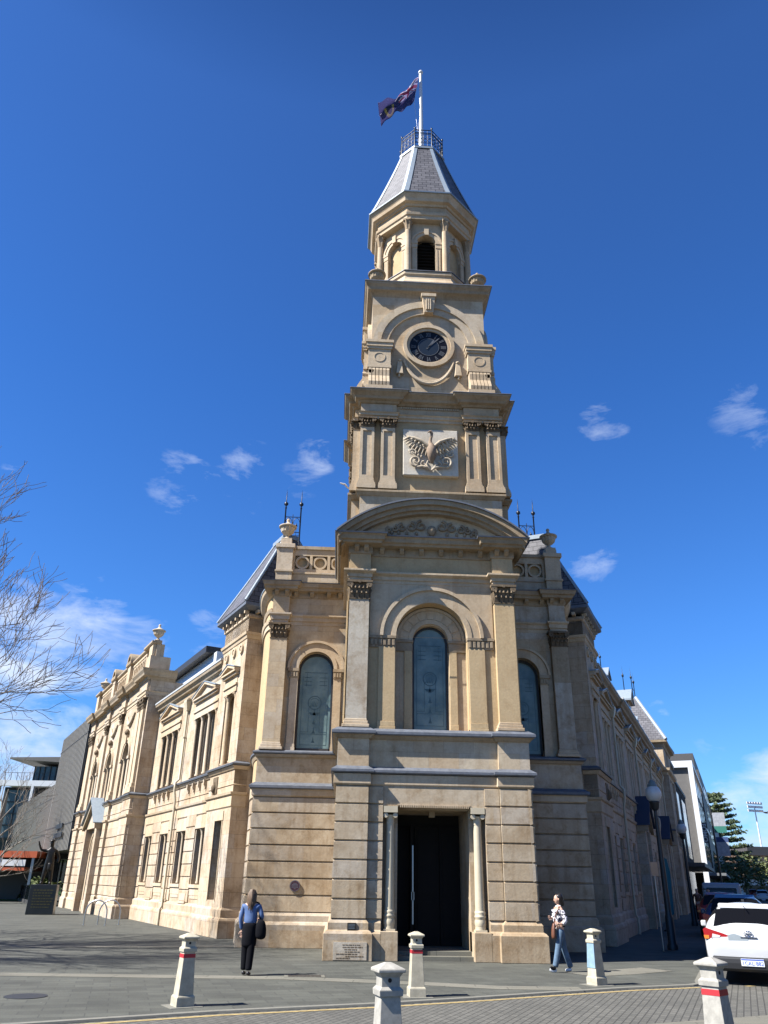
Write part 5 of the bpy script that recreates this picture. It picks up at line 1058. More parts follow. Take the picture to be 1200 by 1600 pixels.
for u in wins:
    b = WB(side); b.rg(u, 7.75, 0.80, 0.95, WP-0.1, WP+0.05); b.rg(u, 7.75, 0.95, 1.08, WP-0.1, WP+0.09); b.b(u-0.1, u+0.1, WP-0.1, WP+0.16, 8.5, 8.98); part(b, 'archivolt', 'trim')
    b = WB(side); b.lt(u, WP+0.12, [(0,8.95),(0.12,9.0),(0.16,9.12),(0.08,9.25),(0,9.32)], 8); part(b, 'carved_keystone', 'carved')
    for s in (-1, 1):
        b = WB(side); b.b(u+s*0.82, u+s*1.18, WP-0.1, WP+0.05, 5.69, 7.60); b.b(u+s*0.80, u+s*1.24, WP-0.1, WP+0.11, 7.60, 7.75); part(b, 'arch_pier', 'trim')
        slit_colonette(side, u+s*0.58, WP-0.12, 5.72, 7.75, 0.09)
    g_ = WB(side); g_.b(u-0.9, u+0.9, WP-0.5, WP-0.42, 5.6, 8.6); part(g_, 'pane', 'glassd')
    b = WB(side)
    b.tube([(side*(u-0.95+1.9*i/14), -(WP+0.05), 10.1-0.55*math.sin(PI*i/14)) for i in range(15)], [0.05+0.07*math.sin(PI*i/14) for i in range(15)], 8)
    for i in range(9): b.lt(u-0.75+1.5*i/8, WP+0.07, [(0,9.95-0.5*math.sin(PI*(i+1)/10)),(0.10,10.03-0.5*math.sin(PI*(i+1)/10)),(0,10.15-0.5*math.sin(PI*(i+1)/10))], 7)
    part(b, 'garland', 'carvel')
def porch(side, u, w, mat_roof, hw=2.0):
    b = WB(side); b.b(u-hw+0.1, u-hw+0.65, w, w+0.45, 0, 4.3); b.b(u+hw-0.65, u+hw-0.1, w, w+0.45, 0, 4.3); b.pr([(u-hw+0.1, 4.3), (u+hw-0.1, 4.3), (u, 5.6)], w, w+0.40)
    b.b(u-hw+0.65, u-1.02, w, w+0.1, 0, 4.3); b.b(u+1.02, u+hw-0.65, w, w+0.1, 0, 4.3); o = part(b, 'porch', 'wing')
    b = WB(side)
    for s in (-1, 1): b.pr([(u+s*hw, 4.22), (u+s*hw, 4.50), (u, 5.92), (u, 5.62)], w, w+0.60)
    part(b, 'porch_gable', 'trimd', o)
    b = WB(side)
    for s in (-1, 1): b.pr([(u+s*(hw+0.05), 4.50), (u+s*(hw+0.05), 4.55), (u, 5.99), (u, 5.92)], w, w+0.72)
    part(b, 'porch_roof', mat_roof, o)
    b = WB(side); b.rg(u, 3.1, 0.85, 1.02, w, w+0.12); b.rg(u, 3.1, 1.02, 1.15, w, w+0.18); b.b(u-1.15, u-0.85, w, w+0.12, 0, 3.1); b.b(u+0.85, u+1.15, w, w+0.12, 0, 3.1); part(b, 'door_surround', 'trim', o)
    b = WB(side); b.b(u-0.85, u+0.85, w-0.45, w-0.35, 0, 4.2); part(b, 'door', 'doorw', o)
porch(-1, 22.2, WP, 'zinc', 2.0)
# ---- right wing
side = 1; W1 = -0.35; END = 35.6
groups = [5.4, 10.0, 14.4, 18.8, 23.2, 27.6, 32.0]
lows = []
for gq in groups:
    if gq not in (14.4, 27.6): lows += [gq-1.15, gq+1.15]
b = WB(side); b.wl(2.9, END, 0, 4.15, W1, 0.45, [(u, 0.5, 1.4, 3.58, False) for u in lows]+[(14.4, 0.85, 0, 3.1, True), (27.6, 0.85, 0, 3.1, True)]); part(b, 'wing_wall', 'rustw')
b = WB(side); b.cr(2.96, END, CZ, W1, 0.045, [(u, 0.62, 1.0, 4.1) for u in lows]+[(14.4, 2.0, 0, 4.2), (27.6, 2.0, 0, 4.2)]); part(b, 'wall_courses', 'rustw')
for ua, ub in ((2.9, 13.2), (15.6, 26.4), (28.8, END)): b = WB(side); b.sw([(ua, W1), (ub, W1)], wplp); part(b, 'plinth', 'wing')
string(side, 2.9, END, W1, False)
b = WB(side); b.wl(2.9, END, 5.6, 9.8, W1, 0.5, [(u, 1.35, 5.69, 8.24, False) for u in groups]); part(b, 'upper_wall', 'wing')
for u in groups: triple_window(side, u, W1, 1.35)
for u in lows: low_window(side, u, W1, 0.5)
for u in (7.7, 16.6, 25.4, 34.2): hopper(side, u, W1, 9.3)
for u0, u1, w_ in ((2.9, 10.2, 0.0), (10.2, 25.6, 0.12), (25.6, END, 0.0)): wing_cornice(side, u0, u1, W1+w_, 9.72, w_ > 0)
porch(1, 14.4, W1, 'hood', 1.5); porch(1, 27.6, W1, 'hood', 1.5)
rf = WB(side); rf.prism_x([(0.45,10.2),(1.9,12.7),(6.5,12.9),(6.5,10.0)], 3.3, END); ro = part(rf, 'mansard_roof', 'slate')
rf = WB(side); rf.prism_x([(0.43,10.2),(1.86,12.75),(2.2,12.85),(1.9,12.68),(0.50,10.15)], 3.28, 3.6); rf.prism_x([(1.80,12.68),(1.88,12.86),(2.3,12.90),(1.95,12.70)], 3.3, END); part(rf, 'roof_flashing', 'zinc', ro)
def dormer(side, u, w, z, sc, mat):
    b = WB(side); b.b(u-0.55*sc, u+0.55*sc, w-1.6, w, z, z+1.25*sc); b.pr([(u-0.75*sc, z+1.2*sc), (u+0.75*sc, z+1.2*sc), (u, z+1.75*sc)], w-1.6, w+0.15); o = part(b, 'dormer', mat)
    b = WB(side)
    for s in (-1, 1): b.pr([(u+s*0.82*sc, z+1.18*sc), (u+s*0.82*sc, z+1.26*sc), (u, z+1.87*sc), (u, z+1.76*sc)], w-1.7, w+0.22)
    part(b, 'dormer_roof', 'zinc', o)
    b = WB(side); b.b(u-0.32*sc, u+0.32*sc, w-0.05, w+0.02, z+0.15, z+1.0*sc); part(b, 'dormer_window', 'glassd', o)
    b = WB(side)
    b.lt(u, w-0.2, [(0.03,z+1.8*sc),(0.025,z+2.5*sc),(0.07,z+2.55*sc),(0.07,z+2.62*sc),(0.015,z+2.7*sc),(0.0,z+3.1*sc)], 6); part(b, 'finial', 'iron', o)
dormer(1, 13.2, -1.0, 10.9, 0.85, 'slate'); dormer(1, 19.2, -0.5, 10.3, 1.2, 'trim'); dormer(1, 27.0, -1.0, 10.8, 0.85, 'slate')
# end pavilion
b = WB(side); b.wl(END, 42.6, 0, 12, 0.05, 0.5, [(39.1, 1.2, 5.69, 7.9, True), (39.1, 1.0, 0.0, 3.0, True)]); b.b(END, END+0.3, -5.5, 0.045, 0, 12); b.b(42.3, 42.6, -5.5, 0.045, 0, 12); part(b, 'pavilion_wall', 'wing')
b = WB(side); b.b(37, 41.2, -0.5, -0.42, 0, 9.6); part(b, 'pane', 'glassd')
for uu in (END+0.45, 42.15):
    b = WB(side); b.b(uu-0.4, uu+0.4, 0, 0.22, 0, 9.5); part(b, 'pier', 'wing')
string(side, END, 42.6, 0.05)
b = WB(side); b.sw([(END, -1.5), (END, 0.05), (42.6, 0.05), (42.6, -1.5)], [(-0.1,9.5),(0.05,9.5),(0.10,9.7),(0.3,9.8),(0.34,9.98),(-0.1,10.0)]); part(b, 'cornice', 'trim')
b = WB(side); b.sw([(END, -4.5), (END, 0.05), (42.6, 0.05), (42.6, -4.5)], [(-0.1,11.6),(0.05,11.6),(0.12,11.8),(0.35,11.9),(0.38,12.06),(-0.1,12.1)]); part(b, 'cornice', 'trimd')
q0 = [(END-0.35, 0.40), (42.95, 0.40), (42.95, -5.2), (END-0.35, -5.2)]; q1 = [(38.2, -1.7), (40.2, -1.7), (40.2, -3.0), (38.2, -3.0)]
rf = WB(side)
for i in range(4):
    j = (i+1)%4; rf.add([(q0[i][0],-q0[i][1],12.08),(q0[j][0],-q0[j][1],12.08),(q1[j][0],-q1[j][1],16.0),(q1[i][0],-q1[i][1],16.0)], [(0,1,2,3)])
rf.add([(u,-w_,16.0) for u, w_ in q1], [(0,1,2,3)]); ro = part(rf, 'mansard_roof', 'slate')
rf = WB(side)
for i in range(4): rf.tube([(q0[i][0],-q0[i][1],12.08),(q1[i][0],-q1[i][1],16.02)], 0.16, 4)
part(rf, 'hip_flashing', 'zinc', ro)
rf = WB(side)
for u in (38.3, 40.1): rf.lt(u, -1.9, [(0.04,16.0),(0.035,17.6),(0.10,17.7),(0.10,17.8),(0.02,17.9),(0.0,18.7)], 6)
rf.tube([(38.3,1.9,16.3),(40.1,1.9,16.3)], 0.02, 4); rf.tube([(38.3,1.9,16.9),(40.1,1.9,16.9)], 0.02, 4); part(rf, 'roof_cresting', 'iron', ro)
# ------------------------------------------------------------------ bollards
M['boll'] = plain('cream_bollard_paint', (0.42, 0.375, 0.275), 0.7, vary=0.24, vscale=7)
M['bollg'] = plain('weathered_grey_bollard', (0.33, 0.31, 0.265), 0.75, vary=0.25, vscale=11)
M['red'] = plain('red_reflective_band', (0.38, 0.015, 0.02), 0.5)
M['palebl'] = plain('pale_blue_paint_patch', (0.20, 0.30, 0.36), 0.6, vary=0.15, vscale=12)
def make_bollard(mat):
    t = empty('bollard')
    b = MB(); b.frustum((-0.145,0.145,-0.145,0.145), 0.0, (-0.145,0.145,-0.145,0.145), 0.13); b.frustum((-0.145,0.145,-0.145,0.145), 0.13, (-0.125,0.125,-0.125,0.125), 0.155); b.build('base', mat, t, bevel=0.006)
    b = MB(); b.frustum((-0.122,0.122,-0.122,0.122), 0.15, (-0.092,0.092,-0.092,0.092), 0.745); b.build('shaft', mat, t, bevel=0.006)
    b = MB(); b.frustum((-0.110,0.110,-0.110,0.110), 0.742, (-0.113,0.113,-0.113,0.113), 0.79); b.frustum((-0.113,0.113,-0.113,0.113), 0.79, (-0.088,0.088,-0.088,0.088), 0.815); b.build('collar', mat, t, bevel=0.004)
    b = MB(); b.box(-0.087,0.087,-0.087,0.087,0.81,0.925); b.frustum((-0.088,0.088,-0.088,0.088), 0.89, (-0.115,0.115,-0.115,0.115), 0.93); o = b.build('neck', mat, t, bevel=0.004)
    h = MB(); h.ring(-0.01, 0.865, 0.0, 0.018, -0.0905, -0.08, 0, 2*PI, 12); h.build('eye_hole', 'dark', o)
    b = MB(); b.box(-0.130,0.130,-0.130,0.130,0.925,0.955); b.frustum((-0.127,0.127,-0.127,0.127), 0.955, (-0.03,0.03,-0.03,0.03), 1.0); b.build('cap', mat, t, bevel=0.008)
    return t
def add_band(t):
    b = MB(); h0, h1 = 0.66, 0.715
    w0, w1 = 0.0985, 0.0960
    b.frustum((-w0,w0,-w0,w0), h0, (-w1,w1,-w1,w1), h1); b.build('red_band', 'red', t)
b1 = make_bollard('boll'); b2 = copy_tree(b1); b3 = copy_tree(b1); b4 = make_bollard('bollg'); b5 = copy_tree(b4)
for t in (b1, b2, b5): add_band(t)
for t, (x, y, z, rz), lab in ((b1, (-4.91,-7.78,0,29), 'cream square stone bollard with red band, left of the entrance'), (b2, (-1.11,-6.35,0,6), 'cream square bollard with red band, straight in front of the doorway'),
                              (b3, (2.72,-4.32,0,28), 'cream bollard with pale blue painted patch beside the walking woman'), (b4, (-2.07,-13.9,0.13,14), 'grey weathered bollard without band at the bottom edge, nearest the camera'),
                              (b5, (1.42,-12.85,0.13,40), 'grey weathered bollard with red band in front of the white car')):
    t.location = (x, y, z); t.rotation_euler = (0, 0, math.radians(rz)); tag(t, lab, 'bollard', 'square stone bollards along the kerb')
bp_ = MB(Matrix.Rotation(-PI/2,4,'Z')); bp_.add([(-0.112,-0.124,0.30),(0.112,-0.124,0.30),(0.094,-0.0975,0.735),(-0.094,-0.0975,0.735),(-0.112,-0.10,0.30),(0.112,-0.10,0.30),(0.094,-0.08,0.735),(-0.094,-0.08,0.735)], [(0,1,2,3),(4,7,6,5),(0,4,5,1),(1,5,6,2),(2,6,7,3),(3,7,4,0)]); bp_.build('paint_patch', 'palebl', b3)
for x, y, rz in ((-4.91,-7.78,29),(-1.11,-6.35,6),(2.72,-4.32,28)):
    q = MB(Matrix.Translation((x,y,0)) @ Matrix.Rotation(math.radians(rz),4,'Z')); q.box(-0.26,0.26,-0.24,0.24,0.0,0.006); o = structure('footing_slab', q, 'kerb')
# covers in the paving
mc = MB(); mc.lathe(-7.62,-6.9,[(0.34,0.0),(0.34,0.008)],28, smooth=False); tag(mc.build('manhole_cover', plain('cast_iron_cover', (0.035,0.035,0.035), 0.6, 0.3, vary=0.3, vscale=30)), 'round dark iron manhole cover set in the paving at bottom left', 'manhole')
dg = empty('drain_grate', (-3.17,-3.45,0.0), math.radians(3), 'rectangular dark drain grate in the paving near the woman with the black bag', 'drain')
b = MB(); b.box(-0.42,0.42,-0.22,0.22,0.0,0.009); b.build('frame', 'band', dg)
b = MB(); b.box(-0.34,0.34,-0.15,0.15,0.006,0.0105)
for i in range(9): b.box(-0.33+0.08*i,-0.30+0.08*i,-0.14,0.14,0.0105,0.014)
b.build('grille', 'frame', dg)
# ------------------------------------------------------------------ bicycle hoops
hoop = empty('bicycle_rack')
b = MB(); b.tube([(-0.45,0,0.0),(-0.45,0,0.45)]+[(-0.45*math.cos(PI*i/12),0,0.45+0.47*math.sin(PI*i/12)) for i in range(1,12)]+[(0.45,0,0.45),(0.45,0,0.0)], 0.028, 8); b.build('hoop', 'steel', hoop)
for s in (-1, 1): b = MB(); b.lathe(s*0.45,0,[(0.07,0),(0.07,0.012)],12); b.build('foot_plate', 'steel', hoop)
h2 = copy_tree(hoop)
hoop.location = (-12.45,14.3,0); h2.location = (-12.05,14.9,0); hoop.rotation_euler = h2.rotation_euler = (0,0,math.radians(-5))
tag(hoop, 'steel bicycle hoop on the paving, the left and nearer of the pair', 'bicycle rack', 'pair of steel bicycle hoops'); tag(h2, 'steel bicycle hoop on the paving, the right and farther of the pair', 'bicycle rack', 'pair of steel bicycle hoops')
# ------------------------------------------------------------------ skinned figures
def skin(name, vs, es, mat, parent, sub=2, root=0):
    me = bpy.data.meshes.new(name); me.from_pydata([v[0] for v in vs], es, []); o = bpy.data.objects.new(name, me); COL.objects.link(o)
    sk = o.modifiers.new('Skin', 'SKIN'); sk.use_smooth_shade = True
    for i, v in enumerate(vs):
        r = v[1]; me.skin_vertices[0].data[i].radius = (r, v[2] if len(v) > 2 else r); me.skin_vertices[0].data[i].use_root = (i == root)
    sd_ = o.modifiers.new('Subdivision', 'SUBSURF'); sd_.levels = sub; sd_.render_levels = sub
    me.materials.append(M[mat] if isinstance(mat, str) else mat); o.parent = parent; return o
def bake_skin(o):
    bpy.context.view_layer.update(); dg_ = bpy.context.evaluated_depsgraph_get(); me = bpy.data.meshes.new_from_object(o.evaluated_get(dg_))
    for p in me.polygons: p.use_smooth = True
    o.modifiers.clear(); old = o.data; me.name = o.name; o.data = me; bpy.data.meshes.remove(old); return o
def chain(name, pts, mat, parent, sub=2): return bake_skin(skin(name, pts, [(i,i+1) for i in range(len(pts)-1)], mat, parent, sub))
M['skin'] = plain('skin_tone', (0.50,0.30,0.21), 0.55); M['hairb'] = plain('light_brown_hair', (0.12,0.072,0.038), 0.6, vary=0.35, vscale=30); M['hairk'] = plain('dark_hair', (0.012,0.009,0.008), 0.45)
M['blues'] = plain('blue_shirt_cloth', (0.075,0.13,0.27), 0.8, vary=0.12, vscale=10); M['blackc'] = plain('black_cloth', (0.007,0.007,0.009), 0.9, vary=0.3, spec=0.08); M['denim'] = plain('washed_denim', (0.075,0.125,0.185), 0.85, vary=0.45, vscale=7)
M['bagbr'] = plain('brown_leather', (0.13,0.045,0.02), 0.5); M['bronze'] = plain('dark_bronze', (0.030,0.027,0.024), 0.4, 0.7, vary=0.3, vscale=9)
def knit():
    m, nt_, b = new_mat('black_white_knit'); L = nt_.links; tc_ = N(nt_, 'ShaderNodeTexCoord'); v = N(nt_, 'ShaderNodeTexVoronoi', Scale=17.0); n_ = N(nt_, 'ShaderNodeTexNoise', Scale=9.0, Detail=3.0, Distortion=2.0)
    L.new(tc_.outputs['Object'], v.inputs['Vector']); L.new(tc_.outputs['Object'], n_.inputs['Vector'])
    L.new(ramp(nt_, n_.outputs[0], [(0.47,(0.03,0.03,0.035)),(0.50,(0.55,0.52,0.54))]), b.inputs['Base Color']); b.inputs['Roughness'].default_value = 0.9; return m
M['knit'] = knit()
def hand(name, base, dirn, side, mat, parent, size=0.17):
    """palm and five fingers as one mesh, slightly curled"""
    d = Vector(dirn).normalized(); s_ = Vector(side).normalized(); n_ = d.cross(s_); B = Vector(base); vs = [(B, 0.026, 0.018), (B+d*0.05, 0.034, 0.014), (B+d*0.085, 0.036, 0.013)]; es = [(0,1),(1,2)]
    for i, (off, L_) in enumerate(((-0.028,0.060),(-0.009,0.072),(0.010,0.068),(0.028,0.052))):
        k = len(vs); p = B+d*0.09+s_*off; vs += [(p, 0.009), (p+d*L_*0.5+n_*0.010, 0.0085), (p+d*L_*0.85+n_*0.03, 0.0075)]; es += [(2,k),(k,k+1),(k+1,k+2)]
    k = len(vs); p = B+d*0.035-s_*0.035; vs += [(p, 0.011), (p+d*0.03-s_*0.02+n_*0.008, 0.010), (p+d*0.055-s_*0.02+n_*0.02, 0.009)]; es += [(1,k),(k,k+1),(k+1,k+2)]
    return bake_skin(skin(name, vs, es, mat, parent, 1))
def head(parent, c, face, r=0.085, mat='skin'):
    """continuous head and neck stub with nose, brows, chin; eyes, mouth and ears as parts"""
    f = Vector(face).normalized(); s_ = Vector((-f.y, f.x, 0)); c = Vector(c); u_ = Vector((0,0,1)); bm = bmesh.new(); bmesh.ops.create_uvsphere(bm, u_segments=24, v_segments=18, radius=1.0)
    for v in bm.verts:
        p = v.co.copy(); x, y, z = p.x, p.y, p.z     # y = forward
        w_ = 0.80*(1.0 if z > -0.1 else 1.0-0.32*(-0.1-z)); dpt = 1.0 if y < 0 else 0.98
        q = Vector((x*w_, y*dpt, z*1.22))
        if y > 0.5:
            q.y -= 0.12*(y-0.5)
            if abs(x) < 0.16: q.y += max(0, 0.30*(1-abs(z+0.12)/0.22))*(1-abs(x)/0.16) if abs(z+0.12) < 0.22 else 0
            if abs(z-0.12) < 0.10 and 0.15 < abs(x) < 0.5: q.y -= 0.07
            if abs(z+0.75) < 0.2: q.y += 0.10
        v.co = c+(s_*q.x+f*q.y+u_*q.z)*r
    me = bpy.data.meshes.new('head'); bm.to_mesh(me); bm.free()
    for p in me.polygons: p.use_smooth = True
    me.materials.append(M[mat]); o = bpy.data.objects.new('head', me); COL.objects.link(o); o.parent = parent
    if mat == 'skin':
        for k in (-1, 1):
            e = MB(); p = c+(s_*0.30*k+f*0.84+u_*0.14)*r; e.lathe(p.x,p.y,[(0.0,p.z-0.010),(0.012,p.z-0.005),(0.012,p.z+0.004),(0.0,p.z+0.008)],8); e.build('eye', 'hairk', o)
            e = MB(); p = c+(s_*0.82*k-u_*0.0)*r; e.lathe(p.x,p.y,[(0.0,p.z-0.03),(0.014,p.z-0.015),(0.018,p.z+0.015),(0.0,p.z+0.03)],8); e.build('ear', mat, o)
        e = MB(); p = c+(f*0.90-u_*0.50)*r; e.tube([tuple(p-s_*0.022),tuple(p+f*0.006),tuple(p+s_*0.022)],0.006,6); e.build('mouth', 'bagbr', o)
    return o
# woman walking away, long hair, blue shirt, black trousers
w1 = empty('person', (-4.38,-3.39,0), math.radians(-6), 'woman seen from behind in blue shirt and long black skirt, left of the entrance', 'person')
bake_skin(skin('body', [((0,0,0.93),0.14,0.11),((0,0,1.08),0.115,0.09),((0,0,1.22),0.14,0.10),((0,0,1.31),0.10,0.07),((0,0,1.36),0.048),((0,0,1.43),0.047),((-0.155,0,1.285),0.048),((-0.20,0.0,1.04),0.038),((-0.185,0.06,0.84),0.026),((0.155,0,1.285),0.048),((0.235,-0.02,1.09),0.038),((0.20,0.12,1.02),0.026),
     ((-0.075,0,0.84),0.085),((-0.07,0.01,0.46),0.055),((-0.06,0.0,0.09),0.038),((0.075,0,0.84),0.085),((0.06,-0.03,0.46),0.055),((0.045,-0.10,0.10),0.038)],
     [(0,1),(1,2),(2,3),(3,4),(4,5),(3,6),(6,7),(7,8),(3,9),(9,10),(10,11),(0,12),(12,13),(13,14),(0,15),(15,16),(16,17)], 'skin', w1))
bake_skin(skin('blue_shirt', [((0,0,0.90),0.165,0.135),((0,0,1.05),0.145,0.12),((0,0,1.22),0.158,0.115),((0,0,1.30),0.125,0.085),((0,0,1.345),0.065,0.06),((-0.165,0,1.275),0.062),((-0.215,0.0,1.06),0.052),((-0.192,0.07,0.83),0.042),((0.165,0,1.275),0.062),((0.245,-0.02,1.09),0.052),((0.215,0.10,1.03),0.042)],
     [(0,1),(1,2),(2,3),(3,4),(3,5),(5,6),(6,7),(3,8),(8,9),(9,10)], 'blues', w1))
chain('black_skirt', [((0,0,1.0),0.155,0.13),((0,0,0.90),0.175,0.145),((0.0,0,0.74),0.18,0.15),((0.0,0,0.57),0.17,0.13),((0,0,0.50),0.165,0.125)], 'blackc', w1)
for x, y0, y1 in ((-0.07,0.01,0.0),(0.06,-0.03,-0.09)):
    chain('trouser_leg', [((x,0,0.85),0.10),((x,y0,0.50),0.085,0.09),((x*0.9,y1,0.14),0.075,0.085),((x*0.9,y1,0.09),0.07,0.08)], 'blackc', w1)
    chain('shoe', [((x*0.9,y1-0.06,0.05),0.036,0.04),((x*0.9,y1+0.03,0.045),0.042,0.036),((x*0.9,y1+0.13,0.032),0.038,0.026)], 'hairk', w1)
head(w1, (0,0.01,1.49), (0,1,0), 0.088)
hr = [((0,0.01,1.605),0.05,0.055),((0,-0.005,1.565),0.088,0.09),((0,-0.015,1.51),0.098,0.096),((0,-0.035,1.43),0.088,0.07),((0.005,-0.075,1.33),0.072,0.038),((0.015,-0.09,1.25),0.045,0.026),((0.02,-0.09,1.19),0.015,0.010)]
hr_ = chain('long_hair', hr, 'hairb', w1, 3)
b = MB(); rs = random.Random(4)
for i in range(26):
    a_ = PI+PI*(i+0.5)/26; x_ = 0.092*math.cos(a_); y_ = -0.02+0.09*math.sin(a_); L_ = rs.uniform(0.20,0.34); b.tube([(x_*0.5,y_*0.6,1.60),(x_,y_,1.52),(x_*1.02,y_-0.012,1.40),(x_*rs.uniform(0.6,0.95),y_-0.02+rs.gauss(0,0.006),1.52-L_)], [0.008,0.012,0.010,0.003], 4)
b.build('hair_strands', 'hairb', hr_)
hand('hand', (-0.185,0.065,0.83), (0.02,0.15,-1), (1,0,0), 'skin', w1); hand('hand', (0.195,0.14,1.02), (-0.7,0.6,0), (0,0,1), 'skin', w1)
bg_ = empty('shoulder_bag', (-4.38+0.23,-3.39-0.06,0.62), math.radians(-6), 'big black bag hanging from the shoulder of the woman in the blue shirt', 'bag')
chain('bag_body', [((0,0,0.42),0.07,0.07),((0,0,0.30),0.125,0.10),((0.01,0,0.14),0.135,0.11),((0.0,0,0.03),0.11,0.09)], 'blackc', bg_)
b = MB(); b.tube([(-0.03,0.0,0.42),(-0.05,0.0,0.60),(-0.08,0.04,0.72),(-0.14,0.05,0.74),(-0.10,0.16,0.62),(0.0,0.1,0.44)], 0.018, 6); b.build('strap', 'blackc', bg_)
# woman walking left, knit jumper, jeans
w2 = empty('person', (2.67,-1.95,0), math.radians(4), 'dark haired woman walking left in black and white knit jumper, scarf, jeans and white sneakers', 'person')
bake_skin(skin('body', [((0,0,0.90),0.125,0.12),((-0.01,0,1.05),0.09,0.11),((-0.01,0,1.20),0.10,0.13),((0,0,1.30),0.07,0.10),((-0.01,0,1.35),0.045),((-0.015,0,1.42),0.045),((0.0,-0.155,1.27),0.045),((0.07,-0.20,1.06),0.036),((-0.04,-0.19,0.98),0.026),((-0.02,0.155,1.27),0.045),((-0.06,0.20,1.05),0.036),((-0.17,0.10,1.10),0.026),
     ((-0.02,-0.07,0.84),0.08),((-0.10,-0.07,0.47),0.052),((-0.20,-0.07,0.14),0.036),((0.02,0.07,0.84),0.08),((0.08,0.07,0.47),0.052),((0.20,0.07,0.11),0.036)],
     [(0,1),(1,2),(2,3),(3,4),(4,5),(3,6),(6,7),(7,8),(3,9),(9,10),(10,11),(0,12),(12,13),(13,14),(0,15),(15,16),(16,17)], 'skin', w2))
bake_skin(skin('knit_jumper', [((0,0,0.90),0.135,0.145),((-0.01,0,1.04),0.135,0.155),((-0.01,0,1.20),0.135,0.165),((0,0,1.29),0.10,0.12),((0.0,-0.165,1.255),0.07),((0.085,-0.21,1.07),0.062),((-0.0,-0.20,0.97),0.045),((-0.02,0.165,1.255),0.07),((-0.07,0.21,1.07),0.060),((-0.15,0.13,1.09),0.044)],
     [(0,1),(1,2),(2,3),(3,4),(4,5),(5,6),(3,7),(7,8),(8,9)], 'knit', w2))
chain('jumper_hem', [((0,0,0.955),0.138,0.148),((0,0,0.90),0.135,0.145)], 'blackc', w2)
chain('white_shirt_hem', [((-0.02,0,0.89),0.125,0.13),((-0.03,0,0.84),0.118,0.12)], 'white', w2)
chain('scarf', [((-0.01,0,1.315),0.085,0.09),((-0.015,0,1.375),0.075,0.078)], 'white', w2)
chain('jeans_leg', [((-0.01,-0.065,0.90),0.10,0.095),((-0.06,-0.07,0.66),0.092,0.085),((-0.11,-0.07,0.46),0.072,0.075),((-0.19,-0.07,0.16),0.068,0.07),((-0.215,-0.07,0.10),0.07,0.07)], 'denim', w2)
chain('jeans_leg', [((0.01,0.065,0.90),0.10,0.095),((0.05,0.07,0.66),0.09,0.085),((0.08,0.07,0.46),0.07,0.075),((0.19,0.07,0.14),0.066,0.07),((0.205,0.07,0.08),0.066,0.07)], 'denim', w2)
chain('sneaker', [((-0.19,-0.07,0.085),0.040),((-0.25,-0.07,0.075),0.040),((-0.33,-0.07,0.10),0.032)], 'blackc', w2)
chain('sneaker_sole', [((-0.17,-0.07,0.050),0.018,0.04),((-0.26,-0.07,0.035),0.018,0.044),((-0.345,-0.07,0.065),0.015,0.038)], 'white', w2)
chain('sneaker', [((0.225,0.07,0.05),0.040),((0.14,0.07,0.042),0.038),((0.07,0.07,0.032),0.028)], 'white', w2)
head(w2, (-0.025,0,1.485), (-1,-0.15,0.0), 0.085)
chain('hair', [((-0.01,0,1.605),0.05,0.06),((0.0,0,1.575),0.085,0.092),((0.035,0,1.53),0.095,0.098),((0.06,0.0,1.45),0.075,0.085),((0.085,0,1.38),0.05,0.065),((0.10,0,1.34),0.02,0.03)], 'hairk', w2, 3)
hand('hand', (-0.03,-0.19,0.985), (-1,0.25,0.15), (0,0,1), 'skin', w2); hand('hand', (-0.17,0.11,1.10), (-0.5,-0.8,0.1), (0,0,1), 'skin', w2)
bg2 = empty('handbag', (2.67-0.17,-1.95-0.12,0.66), 0, 'brown leather handbag at the hip of the woman in the knit jumper', 'bag')
chain('bag_body', [((0,0,0.34),0.045,0.03),((-0.02,0,0.22),0.075,0.05),((-0.03,0,0.08),0.085,0.055),((-0.03,0,0.0),0.07,0.045)], 'bagbr', bg2)
b = MB(); b.tube([(0.0,0.0,0.33),(0.04,-0.03,0.50),(0.12,-0.06,0.66),(0.15,0.02,0.68),(0.10,0.1,0.55),(0.02,0.03,0.33)], 0.012, 6); b.build('strap', 'bagbr', bg2)
